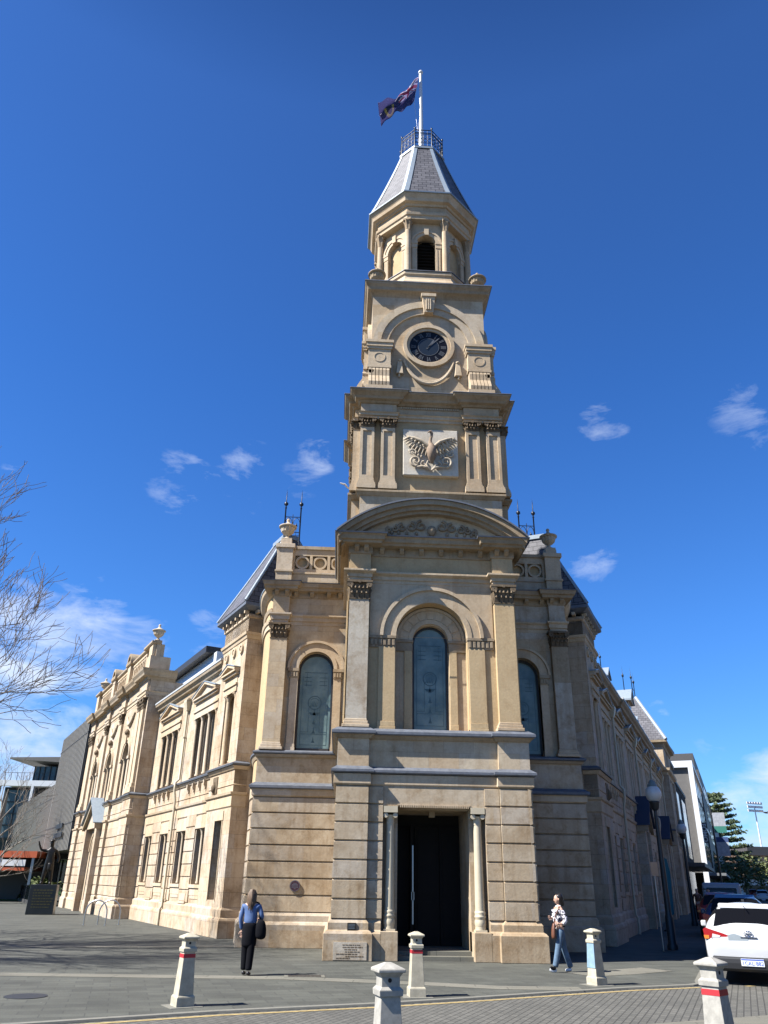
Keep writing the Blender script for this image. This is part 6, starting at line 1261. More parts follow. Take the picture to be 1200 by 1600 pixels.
# figures far down the footpath
def simple_person(loc, rz, top, legs, label, mtx=1.0, group=None):
    t = empty('person', loc, rz, label, 'person', group)
    bake_skin(skin('body', [((0,0,0.95),0.13,0.10),((0,0,1.20),0.16,0.10),((0,0,1.42),0.12,0.08),((0,0,1.50),0.05),((0,0,1.62),0.095,0.10),((-0.19,0,1.38),0.05),((-0.25,0.02,1.10),0.042),((-0.22,0.08,0.86),0.035),((0.19,0,1.38),0.05),((0.25,0.02,1.10),0.042),((0.22,0.08,0.86),0.035),((-0.09,0,0.86),0.09),((-0.10,0.04,0.48),0.06),((-0.10,-0.05,0.06),0.045),((-0.10,0.08,0.04),0.035),((0.09,0,0.86),0.09),((0.10,-0.02,0.48),0.06),((0.10,0.12,0.06),0.045),((0.10,0.25,0.04),0.035),((0,0,1.74),0.08,0.085)],
        [(0,1),(1,2),(2,3),(3,4),(2,5),(5,6),(6,7),(2,8),(8,9),(9,10),(0,11),(11,12),(12,13),(13,14),(0,15),(15,16),(16,17),(17,18),(4,19)], 'skin', t, 1))
    bake_skin(skin('jacket', [((0,0,0.93),0.15,0.12),((0,0,1.20),0.18,0.12),((0,0,1.42),0.14,0.10),((-0.195,0,1.37),0.065),((-0.255,0.02,1.10),0.055),((-0.225,0.07,0.90),0.045),((0.195,0,1.37),0.065),((0.255,0.02,1.10),0.055),((0.225,0.07,0.90),0.045)], [(0,1),(1,2),(2,3),(3,4),(4,5),(2,6),(6,7),(7,8)], top, t, 1))
    for s, y0, y1 in ((-1,0.04,-0.05),(1,-0.02,0.12)): chain('trouser_leg', [((s*0.09,0,0.92),0.105),((s*0.10,y0,0.48),0.08),((s*0.10,y1,0.08),0.065)], legs, t, 1)
    chain('hair', [((0,-0.01,1.72),0.06),((0,-0.03,1.66),0.09,0.09),((0,-0.04,1.58),0.06)], 'hairk', t, 1)
    return t
simple_person((14.6,16.8,0), math.radians(160), 'blackc', 'blackc', 'person in dark clothes walking on the shaded footpath beside the parked cars')
simple_person((18.6,27.4,0), math.radians(150), 'bagbr', 'blackc', 'small person in brown coat far along the shaded footpath')
# ------------------------------------------------------------------ statue on its plinth
st = empty('statue', (-17.75,23.4,0), math.radians(12), 'dark bronze statue of a man with raised arm on a black inscribed plinth', 'statue')
b = MB(); b.frustum((-0.66,0.66,-0.55,0.55), 0, (-0.64,0.64,-0.53,0.53), 1.38); b.build('plinth', plain('black_granite', (0.012,0.012,0.012), 0.3, vary=0.3), st, bevel=0.02)
b = MB(); rr = random.Random(5)
for i in range(7):
    x = -0.45
    while x < 0.42: wd = rr.uniform(0.05,0.14); b.box(x, x+wd, -0.553, -0.545, 1.10-0.13*i, 1.15-0.13*i); x += wd+0.04
b.build('inscription', plain('gilt_letters', (0.10,0.085,0.03), 0.5, 0.4), st)
bake_skin(skin('bronze_figure', [((0,0,2.38),0.20,0.15),((0,0,2.72),0.21,0.15),((0,0,3.04),0.18,0.12),((0,0,3.16),0.075),((-0.03,-0.02,3.34),0.125,0.14),((-0.26,0,2.98),0.085),((-0.52,-0.05,3.02),0.065),((-0.66,-0.08,3.30),0.05),((-0.70,-0.1,3.46),0.04),((0.26,0,2.98),0.085),((0.42,0.05,2.70),0.07),((0.40,0.02,2.42),0.055),
    ((-0.12,0,2.22),0.14),((-0.18,0.0,1.82),0.105),((-0.22,0.02,1.46),0.085),((-0.24,-0.14,1.42),0.05),((0.12,0,2.22),0.14),((0.17,0.0,1.82),0.105),((0.20,0.02,1.46),0.085),((0.22,-0.14,1.42),0.05),((-0.03,-0.02,3.50),0.11,0.12)],
    [(0,1),(1,2),(2,3),(3,4),(2,5),(5,6),(6,7),(7,8),(2,9),(9,10),(10,11),(0,12),(12,13),(13,14),(14,15),(0,16),(16,17),(17,18),(18,19),(4,20)], 'bronze', st))
chain('coat_tails', [((0,0.02,2.5),0.23,0.17),((0.02,0.03,2.2),0.25,0.18),((0.03,0.04,1.95),0.25,0.17)], 'bronze', st)
b = MB(); b.lathe(-0.03,-0.02,[(0.0,3.46),(0.16,3.45),(0.17,3.47),(0.10,3.50),(0.09,3.54),(0.0,3.56)],16); b.build('hat', 'bronze', st)
# ------------------------------------------------------------------ vehicles
M['carw'] = plain('white_car_paint', (0.46,0.46,0.455), 0.22, spec=0.6); M['carr'] = plain('red_car_paint', (0.28,0.015,0.015), 0.25); M['carb'] = plain('dark_blue_car_paint', (0.02,0.05,0.13), 0.22); M['cars'] = plain('silver_grey_paint', (0.33,0.34,0.35), 0.3)
M['tyre'] = plain('tyre_rubber', (0.012,0.012,0.012), 0.85); M['rim'] = plain('alloy_rim', (0.35,0.35,0.36), 0.35, 0.8); M['blackp'] = plain('black_plastic', (0.016,0.016,0.017), 0.6); M['tail'] = plain('red_tail_lens', (0.33,0.012,0.015), 0.15); M['amber'] = plain('amber_lens', (0.75,0.20,0.03), 0.2); M['clear'] = plain('clear_lens', (0.6,0.55,0.55), 0.15)
M['cglass'] = plain('tinted_car_glass', (0.006,0.006,0.007), 0.08, spec=0.25); M['chrome'] = plain('chrome', (0.6,0.6,0.62), 0.12, 1.0)
M['plate'] = plain('white_number_plate', (0.72,0.74,0.78), 0.5); M['plateb'] = plain('blue_plate_print', (0.05,0.10,0.42), 0.5); M['smudge'] = plain('pale_grey_patch', (0.27,0.305,0.32), 0.5, vary=0.08)
def loft_car(t, paint, st, glass_from=4, glass=()):
    """st: list of (y, [(x,z) from sill to roof centre]) ; quads between; glass = set of (station, band) quads"""
    bm = bmesh.new(); rows = []; n = len(st[0][1])
    for y, pr in st:
        rows.append([bm.verts.new((x, yy, z)) for x, z, yy in [(p[0], p[1], y+(p[2] if len(p) > 2 else 0)) for p in pr]]+[bm.verts.new((-x, yy, z)) for x, z, yy in [(p[0], p[1], y+(p[2] if len(p) > 2 else 0)) for p in reversed(pr[:-1])]])
    m = len(rows[0])
    for i in range(len(rows)-1):
        for j in range(m-1):
            f = bm.faces.new((rows[i][j], rows[i][j+1], rows[i+1][j+1], rows[i+1][j])); f.smooth = True
            jj = j if j < n-1 else m-2-j
            if (i, jj) in glass: f.material_index = 1
    for row in (rows[0], rows[-1]): bm.faces.new(row)
    bmesh.ops.recalc_face_normals(bm, faces=bm.faces); me = bpy.data.meshes.new('body'); bm.to_mesh(me); bm.free()
    me.materials.append(M[paint]); me.materials.append(M['cglass']); o = bpy.data.objects.new('body', me); COL.objects.link(o); o.parent = t
    sb = o.modifiers.new('Subdivision', 'SUBSURF'); sb.levels = 2; sb.render_levels = 2
    return o
def wheel(t, x, y, r=0.35, wd=0.22):
    s = 1 if x > 0 else -1; fr = Matrix(((0,0,1,x),(1,0,0,y),(0,1,0,r),(0,0,0,1)))
    b = MB(fr); b.lathe(0,0,[(r*0.62,-wd/2),(r*0.93,-wd/2),(r,-wd/2+0.03),(r,wd/2-0.03),(r*0.93,wd/2),(r*0.62,wd/2)],28); o = b.build('wheel', 'tyre', t)
    b = MB(fr); b.lathe(0,0,[(r*0.60,s*wd*0.30),(r*0.63,s*wd*0.46),(r*0.15,s*wd*0.40),(0.02,s*wd*0.42)],28); 
    for k in range(5):
        a = 2*PI*k/5; b.box(r*0.1*math.cos(a)-0.03,r*0.1*math.cos(a)+0.03,-0.03,0.03,s*wd*0.36,s*wd*0.44)
    b.build('rim', 'rim', o); return o
SUV = [(0.00,[(0.70,0.42),(0.80,0.50),(0.84,0.62),(0.82,0.72),(0.72,0.76),(0.60,0.77),(0,0.78)]),
       (0.06,[(0.76,0.30),(0.86,0.46),(0.885,0.66),(0.87,0.80),(0.80,0.90),(0.66,0.92),(0,0.93)]),
       (0.10,[(0.78,0.28),(0.89,0.46),(0.91,0.68),(0.90,0.90),(0.86,1.08),(0.70,1.12),(0,1.13)]),
       (0.22,[(0.80,0.27),(0.91,0.46),(0.925,0.70),(0.92,0.94),(0.89,1.12),(0.74,1.19),(0,1.20)]),
       (0.52,[(0.81,0.26),(0.92,0.46),(0.93,0.72),(0.93,0.96),(0.90,1.14),(0.66,1.55),(0,1.58)]),
       (0.75,[(0.81,0.26),(0.92,0.46),(0.93,0.72),(0.93,0.96),(0.90,1.13),(0.66,1.62),(0,1.66)]),
       (1.6,[(0.81,0.25),(0.92,0.46),(0.93,0.72),(0.93,0.95),(0.90,1.10),(0.65,1.64),(0,1.69)]),
       (2.5,[(0.81,0.25),(0.92,0.46),(0.93,0.72),(0.93,0.94),(0.90,1.07),(0.63,1.60),(0,1.65)]),
       (3.25,[(0.81,0.25),(0.92,0.46),(0.92,0.70),(0.92,0.90),(0.86,1.02),(0.62,1.12),(0,1.16)]),
       (4.2,[(0.80,0.26),(0.90,0.46),(0.88,0.66),(0.84,0.80),(0.70,0.90),(0.5,0.94),(0,0.96)]),
       (4.5,[(0.70,0.30),(0.76,0.46),(0.74,0.60),(0.68,0.68),(0.55,0.72),(0.4,0.74),(0,0.75)])]
def suv(loc, rz, paint, label, detailed=True):
    t = empty('parked_car', loc, rz, label, 'car', 'cars in the street at the right')
    loft_car(t, paint, SUV, glass={(4,4),(5,4),(6,4),(7,4),(3,5),(7,5)})
    for x in (-0.83, 0.83):
        for y in (0.92, 3.60): wheel(t, x, y, 0.345)
    b = MB(); b.prism_x([(0.03,0.28),(-0.035,0.34),(-0.05,0.45),(-0.045,0.56),(0.05,0.585),(0.3,0.585),(0.3,0.28)], -0.80, 0.80); b.build('bumper', 'blackp', t, bevel=0.03)
    b = MB(); b.box(-0.87,-0.78,0.05,0.6,0.30,0.54); b.box(0.78,0.87,0.05,0.6,0.30,0.54); b.build('bumper_corner', 'blackp', t, bevel=0.03)
    # rear window, follows the tailgate slope
    b = MB(); rw = [(-0.70,0.205,1.165),(0.70,0.205,1.165),(0.60,0.475,1.515),(0.36,0.485,1.535),(-0.36,0.485,1.535),(-0.60,0.475,1.515)]
    vs = [(x,y-0.012,z+0.006) for x,y,z in rw]+[(x,y+0.03,z-0.02) for x,y,z in rw]; b.add(vs, [(0,1,2,3,4,5),(11,10,9,8,7,6)]+[(i,(i+1)%6,6+(i+1)%6,6+i) for i in range(6)]); b.build('rear_window', 'cglass', t)
    b = MB(); b.add([(-0.56,0.45,1.55),(0.56,0.45,1.55),(0.56,0.74,1.63),(-0.56,0.74,1.63),(-0.54,0.46,1.562),(0.54,0.46,1.562),(0.52,0.76,1.655),(-0.52,0.76,1.655)], [(0,3,2,1),(4,5,6,7),(0,1,5,4),(1,2,6,5),(2,3,7,6),(3,0,4,7)]); b.build('roof_spoiler', paint, t, bevel=0.02)
    for s in (-1, 1):
        b = MB(); pts = [(s*0.93,1.10),(s*0.88,1.14),(s*0.52,1.03),(s*0.40,0.985),(s*0.56,0.925),(s*0.91,0.905)]
        b.prism_y([(x,z) for x,z in pts], 0.065, 0.20); lo = b.build('tail_light', 'tail', t, bevel=0.008)
        b = MB(); b.prism_y([(s*0.74,1.02),(s*0.58,0.985),(s*0.60,0.945),(s*0.76,0.935)], 0.055, 0.07); b.build('reversing_lens', 'clear', lo)
        b = MB(); b.prism_y([(s*0.925,0.985),(s*0.82,0.985),(s*0.82,0.915),(s*0.915,0.912)], 0.055, 0.07); b.build('indicator_lens', 'amber', lo)
        b = MB(); b.box(s*0.95,s*1.08,2.75,2.87,1.06,1.20); b.build('wing_mirror', paint, t, bevel=0.03)
    b = MB(); b.box(-0.23,0.23,-0.062,-0.045,0.40,0.545); pl_ = b.build('number_plate', 'plate', t, bevel=0.003)
    b = MB(); b.box(-0.225,0.225,-0.066,-0.060,0.517,0.541); b.build('plate_strip', 'plateb', pl_)
    if detailed:
        text_obj('1CAL 882', 'plate_number', 0.105, 'plateb', pl_, Matrix.Translation((0,-0.066,0.455)) @ Matrix.Rotation(PI/2,4,'X'), 0.001)
        e = MB()
        for rx, rz_, cz in ((0.085,0.056,1.035),(0.055,0.022,1.058),(0.024,0.052,1.036)):
            e.tube([(rx*math.cos(a), 0.052, cz+rz_*math.sin(a)) for a in [2*PI*i/20 for i in range(21)]], 0.008, 6)
        e.build('badge', 'chrome', t)
        b = MB(); b.box(-0.17,0.17,0.03,0.10,0.955,0.975); b.build('tailgate_handle', 'chrome', t, bevel=0.006)
        b = MB(); pts = [(-0.42,1.00),(-0.30,1.035),(-0.18,1.00),(-0.02,0.93),(0.0,0.83),(-0.06,0.74),(-0.20,0.715),(-0.36,0.74),(-0.43,0.86)]
        b.prism_y(pts, 0.044, 0.09); b.build('grey_patch', 'smudge', t, bevel=0.01)
        b = MB()
        for x0, z in ((-0.68,0.83),(0.42,0.835),(0.42,0.80)): b.box(x0,x0+0.16,0.052,0.08,z,z+0.018)
        b.build('model_lettering', 'chrome', t)
        b = MB(); b.tube([(-0.76,0.062,0.98),(-0.77,0.056,0.80),(-0.70,0.052,0.725),(-0.40,0.042,0.70),(0.40,0.042,0.70),(0.70,0.052,0.725),(0.77,0.056,0.80),(0.76,0.062,0.98)], 0.006, 4); b.build('panel_gap', 'blackp', t)
        b = MB(); b.tube([(0.0,0.47,1.60),(0.0,0.30,1.585)], 0.01, 4); b.box(-0.03,0.03,0.8,0.95,1.69,1.74); b.build('aerial', 'blackp', t)
        b = MB(); b.tube([(0.05,0.19,1.17),(0.10,0.25,1.22),(0.55,0.26,1.235)], 0.012, 5); b.build('rear_wiper', 'blackp', t)
    return t
RA = -A
rav = suv((6.10,-4.10,-0.026), RA, 'carw', 'white four wheel drive car seen from behind, with grey patch on its tailgate')
rav.scale = (0.95, 0.97, 0.92)
suv((8.95,2.3,-0.026), RA, 'carb', 'dark blue car just ahead of the white car, only its roof showing', False)
SED = [(y, [(p[0]*0.96, p[1]*0.90 if p[1] > 0.5 else p[1]) for p in pr]) for y, pr in SUV]
cr_ = suv((12.9,11.9,-0.026), RA, 'carr', 'red car with black roof rack parked in front of the grey van', False)
b = MB()
for y in (1.2, 2.2): b.box(-0.66,0.66,y,y+0.06,1.74,1.78)
b.box(-0.66,-0.62,0.9,2.6,1.72,1.75); b.box(0.62,0.66,0.9,2.6,1.72,1.75); b.build('roof_rack', 'blackp', cr_)
def van(loc, rz, paint, label, grp='cars in the street at the right'):
    t = empty('parked_van', loc, rz, label, 'van', grp)
    b = MB(); b.prism_x([(0.0,0.35),(0.0,1.3),(0.10,1.98),(0.3,2.05),(3.6,2.05),(4.3,1.2),(5.1,1.05),(5.2,0.35)], -0.92, 0.92); b.build('body', paint, t, bevel=0.10)
    b = MB(); b.add([(-0.75,0.0,1.25),(0.75,0.0,1.25),(0.70,0.075,1.82),(-0.70,0.075,1.82),(-0.75,-0.02,1.25),(0.75,-0.02,1.25),(0.70,0.055,1.82),(-0.70,0.055,1.82)], [(4,5,6,7),(0,3,2,1),(0,1,5,4),(1,2,6,5),(2,3,7,6),(3,0,4,7)]); b.build('rear_window', 'cglass', t)
    for x in (-0.84, 0.84):
        for y in (0.9, 4.2): wheel(t, x, y, 0.34)
        b = MB(); b.box(x-0.06,x+0.06,-0.03,0.05,0.85,1.25); b.build('tail_light', 'tail', t)
    b = MB(); b.box(-0.92,0.92,-0.06,0.1,0.35,0.6); b.build('bumper', 'blackp', t, bevel=0.03)
    return t
van((17.0,20.6,-0.026), RA, 'cars', 'light grey van parked beyond the red car')
for i, (u, wv, pt, lb) in enumerate(((95,6.5,'carw','small white car far down the street on the right side'),(108,9.0,'carb','small dark car at the far right edge down the street'),(150,6.0,'carr','distant red car in the street'))):
    x, y = wpt(1, u, wv); suv((x,y,-0.026), RA, pt, lb, False)
# ------------------------------------------------------------------ lamps
M['globe'] = plain('opal_globe', (0.60,0.60,0.57), 0.3); M['post'] = plain('dark_green_post', (0.018,0.022,0.024), 0.45, vary=0.2); M['coppr'] = plain('green_grey_cap', (0.16,0.20,0.19), 0.5)
lamp = empty('street_lamp')
b = MB(); b.lathe(0,0,[(0.17,0),(0.17,0.12),(0.13,0.18),(0.13,0.9),(0.10,1.0),(0.095,1.1),(0.075,3.2),(0.055,4.15)],16); b.build('post', 'post', lamp)
b = MB(); b.lathe(0,0,[(0.06,4.12),(0.14,4.20),(0.16,4.36),(0.19,4.40),(0.13,4.44)],16); b.build('collar', 'post', lamp)
b = MB(); b.lathe(0,0,[(0.13,4.42),(0.22,4.50),(0.265,4.62),(0.265,4.72),(0.22,4.84),(0.15,4.90)],24); b.build('globe', 'globe', lamp)
b = MB(); b.lathe(0,0,[(0.16,4.88),(0.16,4.96),(0.11,5.00),(0.11,5.06),(0.04,5.12),(0,5.14)],16); b.build('cap', 'coppr', lamp)
lamp2 = copy_tree(lamp); lamp.location = (8.15,5.38,0); x, y = wpt(1, 18.5, 1.5); lamp2.location = (x,y,0)
tag(lamp, 'nearer street lamp, opal globe on a dark post beside the right wing', 'street lamp', 'globe street lamps on the right footpath'); tag(lamp2, 'farther street lamp, its globe seen against the white framed building', 'street lamp', 'globe street lamps on the right footpath')
sp_ = empty('sign_pole', (7.55,4.6,0), 0.3, 'thin grey pole with small parking sign beside the nearer street lamp', 'sign')
b = MB(); b.tube([(0,0,0),(0,0,2.5)], 0.028, 8); b.build('pole', 'steel', sp_)
b = MB(); b.box(-0.14,0.14,-0.035,-0.028,2.1,2.5); b.build('panel', 'steel', sp_)
ff = empty('feather_banner', wpt(1, 11.5, 0.75)+(0,), -A, 'teal feather banner standing on the footpath against the right wing', 'banner')
M['teal'] = plain('teal_cloth', (0.03,0.17,0.20), 0.7)
b = MB(); b.tube([(0,0,0),(0,0,2.7),(0.15,0,3.1)], 0.02, 6); b.lathe(0,0,[(0.25,0),(0.25,0.05),(0.05,0.08)],12); b.build('pole', 'iron', ff)
b = MB(); b.prism_y([(0.03,0.5),(0.30,0.7),(0.36,2.4),(0.28,2.95),(0.12,3.05),(0.03,2.7)], -0.006, 0.006); b.build('cloth', 'teal', ff)
# banner pole
bn = empty('banner_pole', wpt(1, 37.5, 2.75)+(0,), -A, 'dark street pole carrying a green and a blue banner in front of the pine', 'banner')
b = MB(); b.lathe(0,0,[(0.10,0),(0.08,1),(0.06,7.4)],10); b.build('pole', 'post', bn)
for z0, z1, m1, m2 in ((5.5,6.9,(0.28,0.30,0.33),(0.02,0.15,0.12)),(3.9,5.2,(0.32,0.34,0.37),(0.03,0.06,0.16))):
    b = MB(); b.box(0.08,0.92,-0.01,0.01,z0+(0.45 if m2[1] > 0.1 else 0),z1-(0 if m2[1] > 0.1 else 0.35)); b.build('banner', plain('grey_banner', m1, 0.8, vary=0.25, vscale=5), bn)
    b = MB(); b.box(0.08,0.92,-0.012,0.012,*((z0,z0+0.45) if m2[1] > 0.1 else (z1-0.35,z1))); b.build('banner_stripe', plain('banner_colour', m2, 0.8), bn)
# ------------------------------------------------------------------ the street beyond, right
M['ribg'] = plain('grey_brown_cladding', (0.105,0.098,0.088), 0.7, vary=0.12); M['charc'] = plain('charcoal_cladding', (0.055,0.052,0.05), 0.6, vary=0.15); M['blueg'] = plain('blue_reflecting_glass', (0.05,0.075,0.09), 0.15, spec=0.45); M['beige'] = plain('beige_panel', (0.40,0.30,0.19), 0.7, vary=0.1); M['awn'] = plain('grey_awning', (0.14,0.145,0.15), 0.7)
def bld(label): return empty('building', wpt(1,50,0)+(0,), 0, label, 'building')
class PB(WB):
    """wing builder whose mesh sits under a thing placed away from the origin"""
    def fin(s, name, mat, t, bevel=0):
        o = s.build(name, mat, t, bevel=bevel); o.matrix_parent_inverse = Matrix.Identity(4)
        me = o.data; me.transform(Matrix.Translation((-t.location.x,-t.location.y,-t.location.z))); return o
t = bld('grey brown clad building directly beyond the right wing with glass top storey')
b = PB(1); b.b(43.2, 68.0, -14, -0.4, 0, 10.7); b.fin('wall', 'ribg', t)
b = PB(1)
for i in range(33): b.b(43.3+0.75*i, 43.42+0.75*i, -0.4, -0.25, 3.6, 10.7)
b.fin('ribs', 'ribg', t)
b = PB(1); b.b(43.2, 68.0, -0.6, -0.2, 10.7, 11.0); b.fin('roof_edge', 'charc', t)
for u in (48, 58.5):
    b = PB(1); b.b(u, u+6, -0.5, -0.22, 4.4, 9.8); b.fin('window', 'glassd', t)
b = PB(1); b.b(42.9, 70, -9, -1.5, 11, 14.2); b.fin('top_storey', 'charc', t)
b = PB(1); b.b(42.85, 60, -1.6, -1.4, 11.3, 14.1); b.b(42.78, 42.92, -7.0, -1.5, 11.3, 14.0); b.fin('glass_wall', 'blueg', t)
b = PB(1); b.b(42.6, 70.2, -9.2, -1.1, 14.1, 14.5); b.fin('roof', 'charc', t)
b = PB(1); b.b(46, 56, -8, -3.5, 14.5, 16.4); b.fin('plant_room', 'beige', t)
b = PB(1); b.b(43.2, 68.0, -0.5, 1.6, 3.3, 3.6); b.fin('canopy', 'charc', t)
b = PB(1); b.b(44, 67.5, -0.45, -0.35, 0.2, 3.2); b.fin('shopfront', 'glassd', t)
t = bld('white framed building with dark grey street front and vertical sign')
b = PB(1); b.b(80.5, 122, -14, 0.30, 3.4, 15.6); b.fin('wall', 'ribg', t)
b = PB(1); b.b(80.0, 80.9, 0.05, 0.65, 0, 16.4); b.b(80.0, 80.9, -4.2, 0.05, 15.6, 16.4); b.b(80.0, 80.9, -12, -4.2, 15.6, 16.4); b.b(80.9, 122, 0.30, 0.65, 15.9, 16.4); b.b(80.9, 122, 0.30, 0.55, 9.6, 9.9); b.fin('white_frame', 'white', t)
for u in range(84, 120, 7):
    for z in (10.3, 13.2, 5.2): 
        b = PB(1); b.b(u, u+5.0, 0.25, 0.38, z, z+2.1); b.fin('window', 'glassd', t)
b = PB(1); b.b(80.9, 122, 0.2, 2.6, 3.1, 3.4); b.fin('canopy', 'awn', t)
b = PB(1); b.b(80.9, 122, 0.1, 0.25, 0.1, 3.1); b.fin('shopfront', 'glassd', t)
sg = empty('shop_sign', wpt(1, 89, 0.30)+(8.35,), 0, 'vertical FOMO sign in white letters on the dark front beside the white frame', 'sign')
fm = WRF.to_3x3().to_4x4()
sgp = MB(fm); sgp.box(-0.06,0.06,-0.66,0.05,-1.25,1.25); sgp.build('panel', 'charc', sg)
text_obj('FOMO', 'lettering', 0.78, 'white', sg, fm @ Matrix.Translation((-0.07,-0.31,0.0)) @ Matrix(((0,0,-1,0),(0,-1,0,0),(-1,0,0,0),(0,0,0,1))) @ Matrix.Rotation(0,4,'Z'), 0.02, bold=0.02)
t = bld('tall dark brown building rising behind the white framed one')
b = PB(1); b.b(112, 152, -16, 0.0, 0, 21.8); b.fin('wall', 'charc', t)
b = PB(1); b.b(112, 152, -0.1, 0.5, 3.4, 19.2); b.fin('street_front', 'charc', t)
for z in (5.5, 9, 12.5, 16):
    b = PB(1); b.b(124, 151, 0.45, 0.56, z, z+1.9); b.fin('window_band', 'glassd', t)
t = bld('pale edged shops with rounded awning at the far end of the street')
b = PB(1); b.b(152, 230, -16, 0.2, 0, 16.5); b.fin('wall', 'charc', t)
for u in (160, 175, 190, 205, 220): 
    b = PB(1); b.b(u, u+1.2, 0.2, 0.7, 3, 16.0); b.fin('white_fin', 'white', t)
b = PB(1); b.prism_x([(0.0,3.2),(-2.8,3.2),(-2.6,4.4),(-1.6,5.2),(0.0,5.4)], 124, 150); b.fin('awning', 'awn', t)
# row added out of view opposite the right wing to bounce sunlight into its shade
M['pinkb'] = stone('painted_brick_front', (0.36,0.26,0.18), (0.32,0.235,0.17), 0.5, 0.25)
for k, (u0, u1, hh, lb) in enumerate(((-22,4,8.5,'unseen two storey shop row added across the street to bounce sunlight, nearest'),(4,30,10.5,'unseen taller shop row added across the street to bounce sunlight, in the middle'),(30,62,9.0,'unseen long shop row added across the street to bounce sunlight, farthest'))):
    t = empty('bounce_building', wpt(1, u0, 24)+(0,), 0, lb, 'building')
    b = PB(1); b.b(u0, u1-0.2, 20.5, 30, 0, hh); b.fin('wall', 'pinkb', t)
    b = PB(1); b.b(u0, u1-0.2, 20.2, 20.5, hh-1.1, hh-0.7); b.b(u0, u1-0.2, 20.3, 20.5, 4.6, 4.8); b.fin('cornice', 'trim', t)
    b = PB(1); b.b(u0, u1-0.2, 18.0, 20.4, 3.3, 3.5); b.fin('verandah', 'awn', t)
    for u in range(int(u0)+2, int(u1)-2, 4):
        b = PB(1); b.b(u, u+1.2, 20.42, 20.6, 5.4, 7.3); b.fin('window', 'glassd', t)
        b = PB(1); b.b(u-0.6, u+2.2, 20.42, 20.6, 0.6, 2.8); b.fin('shopfront', 'glassd', t)
# ------------------------------------------------------------------ trees
def leaf_mat(name, a, b_): 
    m, nt_, bb = new_mat(name); oi = N(nt_, 'ShaderNodeTexCoord'); n_ = N(nt_, 'ShaderNodeTexNoise', Scale=0.8, Detail=3.0); nt_.links.new(oi.outputs['Object'], n_.inputs['Vector'])
    nt_.links.new(ramp(nt_, n_.outputs[0], [(0.35, a), (0.65, b_)]), bb.inputs['Base Color']); bb.inputs['Roughness'].default_value = 0.7; return m
M['pine'] = leaf_mat('pine_foliage', (0.030,0.050,0.020), (0.065,0.085,0.030)); M['bush'] = leaf_mat('bush_foliage', (0.055,0.08,0.022), (0.13,0.14,0.045)); M['bark'] = plain('grey_bark', (0.24,0.21,0.17), 0.9, vary=0.3, vscale=5); M['barkd'] = plain('brown_twigs', (0.19,0.155,0.12), 0.9, vary=0.2)
def polar(D, px, py=1390):
    az = yaw+math.atan((px-600)/(F/math.cos(pitch))); return (CAM.x+D*math.sin(az), CAM.y+D*math.cos(az), -0.07)
pt = empty('norfolk_pine', polar(250, 1147), 0, 'tall layered Norfolk pine at the far end of the right street', 'tree')
b = MB(); b.lathe(0,0,[(0.6,0),(0.45,8),(0.25,17),(0.05,22.0)],10); b.build('trunk', 'bark', pt)
fo_ = MB(); rr = random.Random(11)
z = 5.0
while z < 22.3:
    L_ = 6.9*(1-((z-4)/20.5)**1.5)+0.8; nb = 8
    for k in range(nb):
        a = 2*PI*(k+rr.random()*0.6)/nb; Lk_ = L_*rr.uniform(0.72,1.08); pts = [(0.9*Lk_*t_*math.cos(a), 0.9*Lk_*t_*math.sin(a), z-0.4*t_+0.9*t_*t_) for t_ in (0.0,0.5,1.0)]
        fo_.tube(pts, [0.10,0.06,0.02], 4)
        for q in range(80):
            t_ = 0.22+0.78*rr.random()**0.8; px_ = Lk_*t_*math.cos(a)+rr.gauss(0,0.33); py_ = Lk_*t_*math.sin(a)+rr.gauss(0,0.33); pz = z-0.4*t_+0.9*t_*t_+rr.uniform(-0.15,0.35); s_ = rr.uniform(0.2,0.42); th = rr.random()*PI
            fo_.add([(px_-s_*math.cos(th),py_-s_*math.sin(th),pz-0.1),(px_+s_*math.cos(th),py_+s_*math.sin(th),pz),(px_+rr.uniform(-.2,.2),py_+rr.uniform(-.2,.2),pz+s_)], [(0,1,2)])
    z += rr.uniform(1.05,1.5)
fo_.build('crown', 'pine', pt, recalc=False); pt.scale = (1.25, 1.25, 1.16)
def bushy(loc, rx, rz_, seed, label, mat='bush', group='trees at the end of the right street', n=1500, trunk=1.5):
    t = empty('tree', loc, 0, label, 'tree', group); r_ = random.Random(seed)
    b = MB(); b.tube([(0,0,0),(0.1,0,trunk),(0.2,0.1,trunk+rz_)], [0.3,0.22,0.05], 7); b.build('trunk', 'bark', t)
    c = MB(); cl = [(r_.uniform(-0.75,0.75)*rx, r_.uniform(-0.6,0.6)*rx, trunk+rz_*(0.35+r_.random()*1.15), r_.uniform(0.25,0.5)*rx) for _ in range(12)]
    for i in range(n):
        cx, cy, cz, cr_ = r_.choice(cl); d = Vector((r_.gauss(0,1), r_.gauss(0,1), r_.gauss(0,0.8))).normalized()*cr_*r_.uniform(0.6,1.1); p = Vector((cx,cy,cz))+d; s_ = r_.uniform(0.10,0.24)*max(1, rx/3.2); th = r_.random()*2*PI
        v1 = Vector((math.cos(th), math.sin(th), r_.uniform(-.6,.6)))*s_; v2 = Vector((-math.sin(th), math.cos(th), r_.uniform(-.8,.8)))*s_*0.7
        c.add([tuple(p-v1), tuple(p+v2), tuple(p+v1), tuple(p-v2)], [(0,1,2,3)])
    c.build('crown', mat, t, recalc=False); return t
